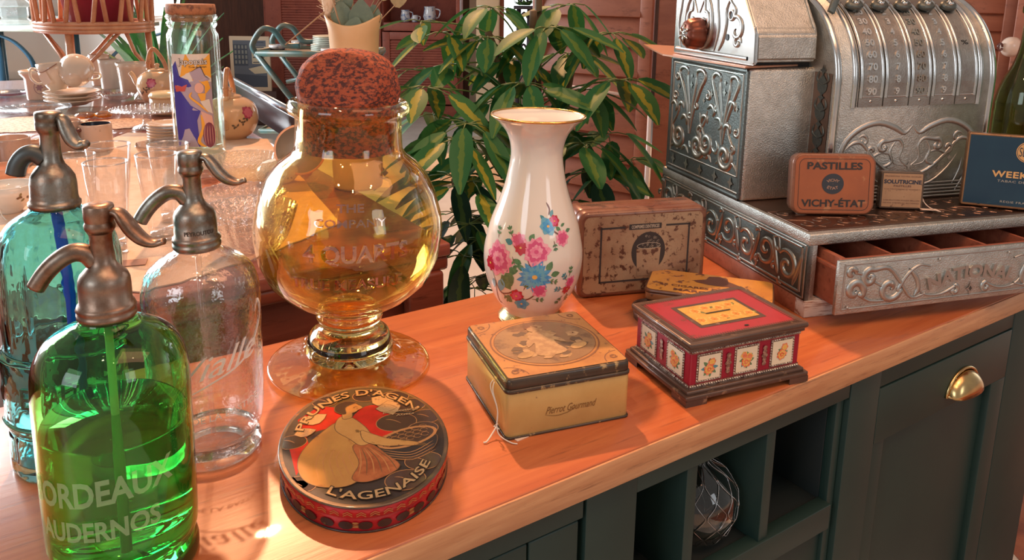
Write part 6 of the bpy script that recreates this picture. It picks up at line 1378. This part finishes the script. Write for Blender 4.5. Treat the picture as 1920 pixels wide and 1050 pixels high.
# ------------------------------------------------------------------ teal bamboo trolley with china
yt=5.3
TEAL=pm('teal_bamboo',(.045,.13,.14),.4,c2=(.10,.10,.07),scale=10)
pa=atd(480,100,yt); pb=atd(700,112,yt); L_=pb.x-pa.x; zt=pa.z
t=thing('bamboo_trolley','teal painted bamboo serving trolley holding plates, between the armoire and cream vase','trolley',((pa.x+pb.x)/2,yt+.22,0))
b=MB()
BOL=pm('bamboo_olive',(.14,.12,.07),.4,c2=(.06,.14,.13),scale=8)
for z_,r_ in ((zt,.022),(.42,.018)): b=MB(); b.tube([(-L_/2,-.22,z_),(L_/2,-.22,z_),(L_/2,.22,z_),(-L_/2,.22,z_),(-L_/2,-.22,z_)],r_,10); b.out('rail',BOL,t)
b=MB(); b.box((0,0,zt-.005),(L_,.44,.012),.002); b.out('tray',pm('trolley_tray',(.10,.06,.04),.5),t); b=MB(); b.box((0,0,.42),(L_,.44,.012),.002); b.out('lower_tray',pm('trolley_tray',(.1,.06,.04)),t)
for y in (-.22,.22):
    for s in (1,-1): b=MB(); b.tube([(-s*L_/2,y,zt),(-s*L_/4,y,zt*.72),(0,y,zt*.46),(s*L_/2,y,.02)],.02,10); b.out('leg',TEAL,t)
    b=MB(); b.tube(cr([(-L_/2,y,zt),(-L_/2-.02,y,zt+.06),(-L_/2+.05,y,zt+.16),(-L_/2+.13,y,zt+.15),(-L_/2+.20,y,zt+.06),(-L_/2+.30,y,zt+.055)],6),.020,10); b.out('curved_arm',TEAL,t)
b=MB(); b.tube([(-L_/4,-.22,zt*.80),(-.02,-.22,zt*.85),(.05,-.22,zt*.80)],.014,8); b.out('strut',TEAL,t)
PL=pm('pale_green_china',(.62,.66,.58),.2,coat=.5); PL2=pm('ivory_china',(.74,.66,.48),.2,coat=.5)
pc_=atd(612,100,yt+.05); 
for k in range(9):
    r=.135 if k<4 else .120; lathe_thing('plate','pale china plate, '+['lowest','second from bottom','third from bottom','fourth from bottom','fifth from bottom','sixth from bottom','seventh from bottom','eighth from bottom','topmost'][k]+' of the stack on the bamboo trolley','plate',Vector((pc_.x,yt+.18,zt+.004+.012*k)),[(0,0),(r*.6,0),(r,.010),(r,.014),(r*.6,.006),(0,.005)],PL if k<8 else PL2,36,'plates stacked on the bamboo trolley')
CH2=pm('floral_grey_china',(.60,.55,.52),.25,c2=(.30,.30,.36),scale=24,lo=.54,hi=.62)
for u,r,h,dy,lab in [(521,.062,.034,.10,'low floral sauce dish at the end of the bamboo trolley'),(561,.055,.055,.28,'floral china cup between the sauce dish and stacked plates'),(617,.055,.040,-.27,'flat floral china dish in front of the stacked plates')]:
    p=atd(u,90,yt+.22+dy); p.z=zt+.003; lathe_thing('china_dish',lab,'dish',p,[(0,0),(r*.7,0),(r,h*.4),(r*.97,h),(r*.9,h),(r*.85,h*.4),(0,h*.2)],CH2,28)
# ------------------------------------------------------------------ street window side: white car, blue stand, glass ornaments
yc=9.2
t=thing('car','white car front with a honeycomb grille seen through the street window','car',(-7.6,yc+1.5,0),R(-8))
WHP=pm('white_car_paint',(.80,.80,.78),.2,coat=1); 
b=MB(); b.prism([(-2.3,-1.2),(-1.7,-1.7),(1.7,-1.75),(2.3,-1.3),(2.4,2.4),(-2.4,2.4)],.28,.95,0,.12); b.prism([(-1.9,-.3),(1.9,-.3),(1.6,2.2),(-1.6,2.2)],.94,1.35,0,.15); b.out('body',WHP,t)
b=MB(); b.box((.2,-1.74,.62),(2.9,.05,.46),.01); gr=b.out('grille',pm('grille_black',(.10,.11,.13),.5),t)
b=MB()
for j in range(8):
    for i in range(22):
        x=-1.2+.13*i+(.065 if j%2 else 0); z=.44+.055*j; b.tube([(x+.066*math.cos(a_)*1.0,-1.775,z+.032*math.sin(a_)) for a_ in [k*PI/3 for k in range(7)]],.006,4,cap=False)
b.out('honeycomb',pm('grille_grey',(.45,.42,.36),.4,.5),gr)
for z in (.64,.90): b=MB(); b.box((.2,-1.79,z),(3.0,.04,.035),.01); b.out('chrome_strip',CHROME,t)
for x in (-1.75,1.85): b=MB(); b.box((x,-1.62,.78),(.5,.25,.2),.06); b.out('headlamp',pm('lamp_glass',(.7,.75,.8),.1),t)
for x in (-1.6,1.6):
    for y in (-.9,1.6): b=MB(); b.lathe([(0,-.1),(.3,-.1),(.34,-.07),(.34,.07),(.3,.1),(0,.1)],28,M=Matrix.Translation((x*1.3,y,.34))@Matrix.Rotation(PI/2,4,'Y')); b.out('wheel',pm('tyre',(.02,.02,.02),.8),t)
# second table near the window with pale legs
yq=6.4; p=atd(42,50,yq)
t=thing('iron_table','blue-grey metal table with curved brackets standing by the street window','table',(p.x,yq,0)); t.scale=(1.36,1.36,1)
b=MB(); b.box((0,.15,p.z),(1.1,.9,.035),.006); b.out('top',pm('pale_table_top',(.55,.62,.55),.3),t)
BLU=pm('blue_grey_iron',(.03,.10,.17),.4)
for x,y in ((0,-.25),(-.5,-.25),(0,.55),(-.5,.55)): b=MB(); b.tube([(x,y,p.z-.02),(x,y,0)],.026,12); b.out('leg',BLU,t)
b=MB(); b.tube(cr([(0,-.25,p.z-.04),(.10,-.25,p.z-.10),(.18,-.25,p.z-.22),(.20,-.25,p.z-.34)],5),.018,8,flat=.6); b.out('bracket',BLU,t)
b=MB(); b.tube(cr([(.42,.1,p.z-.34),(.50,.1,p.z-.2),(.66,.1,p.z-.10),(.80,.1,p.z-.04)],5),.018,8,flat=.6); b.out('bracket',BLU,t)
ICE=thin('icy_glass',(.88,.95,.97),.3,.85,bump=.7,bscale=40,frost=.25)
q=Vector((p.x-.04,yq-.02,p.z+.019))
t2=thing('glass_lantern','pagoda-topped frosted glass lantern on the blue iron table by the window','lantern',q); t2.scale=(1.36,1.36,1.36)
b=MB(); b.lathe([(0,0),(.08,0),(.085,.02),(.07,.035),(.075,.05),(.075,.10),(.08,.105),(0,.105)],8,sm=False); b.out('glass_body',ICE,t2); b=MB(); b.lathe([(0,.105),(.105,.105),(.09,.125),(.045,.165),(.03,.19),(.012,.20),(0,.215)],8,sm=False); b.out('roof',ICE,t2)
for k,(dx,dy,r,h) in enumerate([(.18,.02,.068,.08),(.32,-.05,.06,.07),(.36,.12,.068,.18)]):
    o=lathe_thing('glass_dish','frosted glass '+['dish next to the pagoda lantern','dish farthest from the pagoda lantern','tumbler behind the frosted dishes'][k]+' on the blue iron table','dish',Vector((p.x+dx,yq+dy,p.z+.019)),[(0,0),(r*.6,0),(r*.7,h*.2),(r,h),(r*.9,h),(r*.5,h*.2),(0,h*.15)],ICE,16)
# green strap-leaved plant behind the rattan stand
yp=4.6; p=atd(300,110,yp)
t=thing('strap_leaf_plant','bright green strap-leaved potted plant behind the storage jar and rattan stand','plant',(p.x,yp,0))
b=MB(); b.lathe([(0,0),(.16,0),(.22,.45),(.24,.46),(.2,.46),(.18,.4),(0,.4)],28); b.out('pot',pm('dark_planter',(.05,.06,.07),.4),t)
SG=pm('strap_leaf_green',(.05,.26,.045),.35,c2=(.02,.11,.04),scale=8); b=MB(); rn=random.Random(21)
for k in range(34):
    a=rn.uniform(0,6.28); L_=rn.uniform(.6,1.15); ln=rn.uniform(.15,.6); w_=rn.uniform(.05,.09); rows=[]
    for i in range(9):
        s_=i/8; r_=ln*s_*s_*.7+.02; z=.40+L_*(s_-.25*ln*s_*s_*1.6); ww_=w_*math.sin(PI*min(.98,.12+.86*s_))**.6*.5; c=Vector((r_*math.cos(a),r_*math.sin(a),z)); sd=Vector((-math.sin(a),math.cos(a),0)); rows.append([b.v(c-sd*ww_),b.v(c+Vector((0,0,-.008))),b.v(c+sd*ww_)])
    for A_,B_ in zip(rows,rows[1:]):
        for i in range(2): b.face([A_[i],B_[i],B_[i+1],A_[i+1]])
b.out('leaves',SG,t)
# ------------------------------------------------------------------ louvred folding screen behind the register
SCR=wood('screen_wood',(.27,.085,.045),(.37,.13,.07),long=2,streak=6,rough=.5)
ys=3.0; ang=R(-6)
def screen(label,u0,u1,y0,y1,pitch,fr=.05,zt=2.3,z0=.05):
    a=atd(u0,100,y0); c=atd(u1,100,y1); a.z=c.z=0; L_=(c-a).length
    t=thing('louvred_screen',label,'screen',a,deg(c-a))
    b=MB()
    for q in ((0,fr,z0,zt),(L_-fr,L_,z0,zt),(fr,L_-fr,z0,z0+.1),(fr,L_-fr,zt-.1,zt)): b.box(((q[0]+q[1])/2,0,(q[2]+q[3])/2),(q[1]-q[0],.028,q[3]-q[2]),.003)
    b.out('frame',SCR,t); b=MB(); n=int((zt-z0-.2)/pitch)
    for i in range(n): b.box((L_/2,0,0),(L_-2*fr+.006,.010,pitch*1.04),.002,M=Matrix.Translation((0,0,z0+.1+(i+.5)*pitch))@Matrix.Rotation(R(-14),4,'X'))
    b.out('slats',SCR,t)
    for x in (fr/2,L_-fr/2): b=MB(); b.box((x,0,z0/2),(.04,.03,z0)); b.out('foot',SCR,t)
    return t
screen('red-brown wide-slatted screen panel behind the leafy plant',1000,1222,3.3,3.0,.115)
screen('narrow red-brown screen panel between the leafy plant and the cash register',1232,1330,3.02,2.96,.115,fr=.10)
screen('middle red-brown slatted screen panel hidden behind the cash register',1340,1640,2.9,2.75,.08)
screen('orange-brown slatted screen panel behind the keyboard side of the cash register',1650,1908,2.5,2.35,.052)
screen('last orange-brown screen panel, behind the green wine bottle',1896,2150,2.3,2.1,.052,fr=.06)
b=MB(); p=atd(1896,88,2.22); t=thing('screen_knob','round white porcelain knob with brown scrolls beside the green bottle neck','knob',p)
b.lathe([(0,.02),(.018,.018),(.028,.006),(.028,-.006),(.018,-.018),(0,-.02)],24,M=Matrix.Rotation(PI/2,4,'X')); b.out('ball',pm('knob_white',(.75,.6,.5),.25,coat=.4),t); b=MB(); b.tube([(0,.01,0),(0,.055,0)],.008,10); b.out('shank',PEWTER,t)
b=MB(); b.tube([(-.034+.006*math.cos(k*.6),-.005,.01*math.sin(k*.6)) for k in range(11)],.003,6); b.out('curl',DBR,t)
for u,y in ((1226,3.0),(1182,2.95)):
    p=atd(u,300,y)
b=MB(); a=atd(1035,157,2.85); c=atd(1190,181,2.8); b.tube([a,c],.006,8); c2=atd(1220,180,2.85); c3=Vector((c2.x,c2.y,.0)); b.tube([Vector((c2.x+.0,c2.y,c2.z)),c3],.008,8); tag(b.out('white_rod',pm('white_rod',(.75,.62,.58),.5)),'thin white rods standing in front of the slatted screen behind the leafy plant','rod')
# iron stand seen in the bright gap
p=atd(982,60,7.6); t=thing('iron_pedestal','dark iron pedestal with a small plant on top in the bright window gap','pedestal',(p.x,7.6,0)); zt_=atd(982,14,7.6).z
b=MB()
for x in (-.05,.05): b.tube([(x,0,0),(x,0,zt_)],.022,8)
for k in range(9): b.tube(cr([(-.05,-.01,.2+.15*k),(.0,-.02,.28+.15*k),(.05,-.01,.2+.15*k)],4),.012,6)
b.box((0,0,zt_),(.2,.2,.03),.004); b.out('stand',pm('black_iron',(.03,.02,.03),.5),t)
b=MB(); 
for k in range(60): a_=rn.uniform(0,6.28); leaf3(b,(rn.uniform(-.05,.05),rn.uniform(-.05,.05),zt_+.02),(math.cos(a_),math.sin(a_),rn.uniform(.2,1)),(0,0,1),.09,.03)
b.out('foliage',pm('moss_green',(.10,.20,.06),.6),t)
# ------------------------------------------------------------------ variegated umbrella plant
def leafmat(name,g1,g2,yel,amount):
    m,nt,b=nm(name); uv=nt.nodes.new('ShaderNodeUVMap'); uv.uv_map='UVMap'; sp=nt.nodes.new('ShaderNodeSeparateXYZ'); nt.links.new(uv.outputs[0],sp.inputs[0])
    tc=nt.nodes.new('ShaderNodeTexCoord'); n=nt.nodes.new('ShaderNodeTexNoise'); n.inputs['Scale'].default_value=45; n.inputs['Detail'].default_value=5; nt.links.new(tc.outputs['Object'],n.inputs['Vector'])
    d=nt.nodes.new('ShaderNodeMath'); d.operation='ADD'; nt.links.new(sp.outputs[0],d.inputs[0]); nt.links.new(n.outputs['Fac'],d.inputs[1])
    r=nt.nodes.new('ShaderNodeValToRGB'); r.color_ramp.interpolation='LINEAR'; r.color_ramp.elements[0].position=amount; r.color_ramp.elements[1].position=amount+.03; r.color_ramp.elements[0].color=C4(yel); r.color_ramp.elements[1].color=C4(g1)
    nt.links.new(d.outputs[0],r.inputs[0]); nt.links.new(r.outputs[0],b.inputs['Base Color']); b.inputs['Roughness'].default_value=.5; b.inputs['Specular IOR Level'].default_value=.3; b.inputs['Coat Weight'].default_value=0
    b.inputs['Transmission Weight'].default_value=0; b.inputs['Subsurface Weight'].default_value=0
    tr=nt.nodes.new('ShaderNodeBsdfTranslucent'); nt.links.new(r.outputs[0],tr.inputs[0]); mx=nt.nodes.new('ShaderNodeMixShader'); mx.inputs[0].default_value=.22; o=nt.nodes['Material Output']
    nt.links.new(b.outputs[0],mx.inputs[1]); nt.links.new(tr.outputs[0],mx.inputs[2]); nt.links.new(mx.outputs[0],o.inputs[0]); return m
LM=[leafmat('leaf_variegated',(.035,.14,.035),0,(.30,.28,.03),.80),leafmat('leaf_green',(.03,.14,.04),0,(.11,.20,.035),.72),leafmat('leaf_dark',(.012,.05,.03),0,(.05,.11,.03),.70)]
STG=pm('plant_stem_green',(.12,.18,.05),.5); STB=pm('plant_stem_brown',(.13,.08,.04),.7)
pb_=atd(985,700,1.95); base=Vector((pb_.x,1.95,0))
t=thing('umbrella_plant','variegated umbrella plant with drooping glossy leaflets in a dark floor pot, behind the vase','plant',base)
b=MB(); b.lathe([(0,0),(.13,0),(.17,.30),(.18,.31),(.18,.33),(.16,.33),(.14,.28),(0,.27)],36); b.out('pot',pm('dark_plastic_pot',(.02,.022,.03),.4),t)
lf=MB(); uvl=lf.bm.loops.layers.uv.new('UVMap'); rn=random.Random(17)
def uleaf(c,d,L,W,mat,up=Vector((0,0,1))):
    d=d.normalized(); s=d.cross(up)
    if s.length<.1: s=d.orthogonal()
    s.normalize(); s=(s+up*rn.uniform(-.5,.5)).normalized(); n=s.cross(d).normalized(); seg=6; rows=[]; bend=rn.uniform(.05,.35); tw=rn.uniform(-.3,.3)
    for i in range(seg+1):
        t_=i/seg; w_=W*.5*(math.sin(PI*min(.985,max(.03,t_**.85))))**.62
        p_=c+d*L*t_-Vector((0,0,1))*L*bend*t_*t_+s*L*tw*.2*t_*t_
        rows.append([(lf.v(p_-s*w_+n*.18*w_),1),(lf.v(p_-s*w_*.5+n*.05*w_),.5),(lf.v(p_),0),(lf.v(p_+s*w_*.5+n*.05*w_),.5),(lf.v(p_+s*w_+n*.18*w_),1)])
    for a_,b_ in zip(rows,rows[1:]):
        for i in range(4):
            f=lf.face([a_[i][0],b_[i][0],b_[i+1][0],a_[i+1][0]],mat)
            if f:
                for l,u_ in zip(f.loops,(a_[i][1],b_[i][1],b_[i+1][1],a_[i+1][1])): l[uvl].uv=(u_,.5)
stm=MB()
def umbel(u,v,y,n,L,mat=0,tilt=None,drop=.5,src=None,yellow=0):
    c=atd(u,v,y)-base; W=L*.44; a0=rn.uniform(0,6)
    for k in range(n):
        a=a0+2*PI*k/n+rn.uniform(-.2,.2); d=Vector((math.cos(a),math.sin(a)*.8,-drop+rn.uniform(-.45,.35))).normalized(); pl_=rn.uniform(.3,.5)*L
        q=c+Vector((math.cos(a),math.sin(a)*.8,-.1+rn.uniform(-.15,.15))).normalized()*pl_
        stm.tube([c,(c+q)/2+Vector((0,0,.004)),q],.0013,5); uleaf(q,d,L*rn.uniform(.8,1.12),W*rn.uniform(.85,1.1),mat if rn.random()>.3 else 1)
    s_=src or Vector((rn.uniform(-.03,.03),rn.uniform(-.02,.02),c.z-rn.uniform(.05,.18)))
    m_=(s_+c)/2+Vector((0,0,.03)); stm.tube(cr([s_,m_,c],5),.0022,6)
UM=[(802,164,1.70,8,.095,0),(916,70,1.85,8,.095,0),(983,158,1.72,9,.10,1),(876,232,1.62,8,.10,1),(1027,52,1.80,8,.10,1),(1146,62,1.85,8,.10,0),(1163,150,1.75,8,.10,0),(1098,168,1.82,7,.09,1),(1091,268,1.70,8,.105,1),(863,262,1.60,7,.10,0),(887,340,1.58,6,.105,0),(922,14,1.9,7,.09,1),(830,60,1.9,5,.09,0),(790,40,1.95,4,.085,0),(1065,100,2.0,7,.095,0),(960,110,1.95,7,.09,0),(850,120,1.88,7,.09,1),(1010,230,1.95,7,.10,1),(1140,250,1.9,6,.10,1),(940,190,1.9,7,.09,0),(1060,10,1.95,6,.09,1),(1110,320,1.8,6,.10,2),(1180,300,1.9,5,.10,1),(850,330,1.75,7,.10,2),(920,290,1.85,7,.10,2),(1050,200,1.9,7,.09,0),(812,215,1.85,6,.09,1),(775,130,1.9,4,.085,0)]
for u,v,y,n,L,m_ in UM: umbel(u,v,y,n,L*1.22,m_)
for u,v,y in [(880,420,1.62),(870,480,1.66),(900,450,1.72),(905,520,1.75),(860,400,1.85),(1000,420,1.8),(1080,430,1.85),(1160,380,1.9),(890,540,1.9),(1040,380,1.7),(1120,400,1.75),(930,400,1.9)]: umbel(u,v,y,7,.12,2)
lf.out('foliage',LM,t,norm=False); stm.out('petioles',STG,t)
for (x,y,u,v,yy) in [(-.03,0,915,60,1.92),(.02,.02,1010,-40,1.95),(.0,-.02,1000,20,1.9),(.05,0,1100,60,1.92)]:
    e=atd(u,v,yy)-base; b=MB(); b.tube(cr([(x,y,.27),(x*1.5,y,.7),((x+e.x)/2,e.y*.5,(1.0+e.z)/2),e],6),[.009]*19,8); b.out('stem',STB,t)
# glass shelf edge / white floor patch is daylight from the window beyond
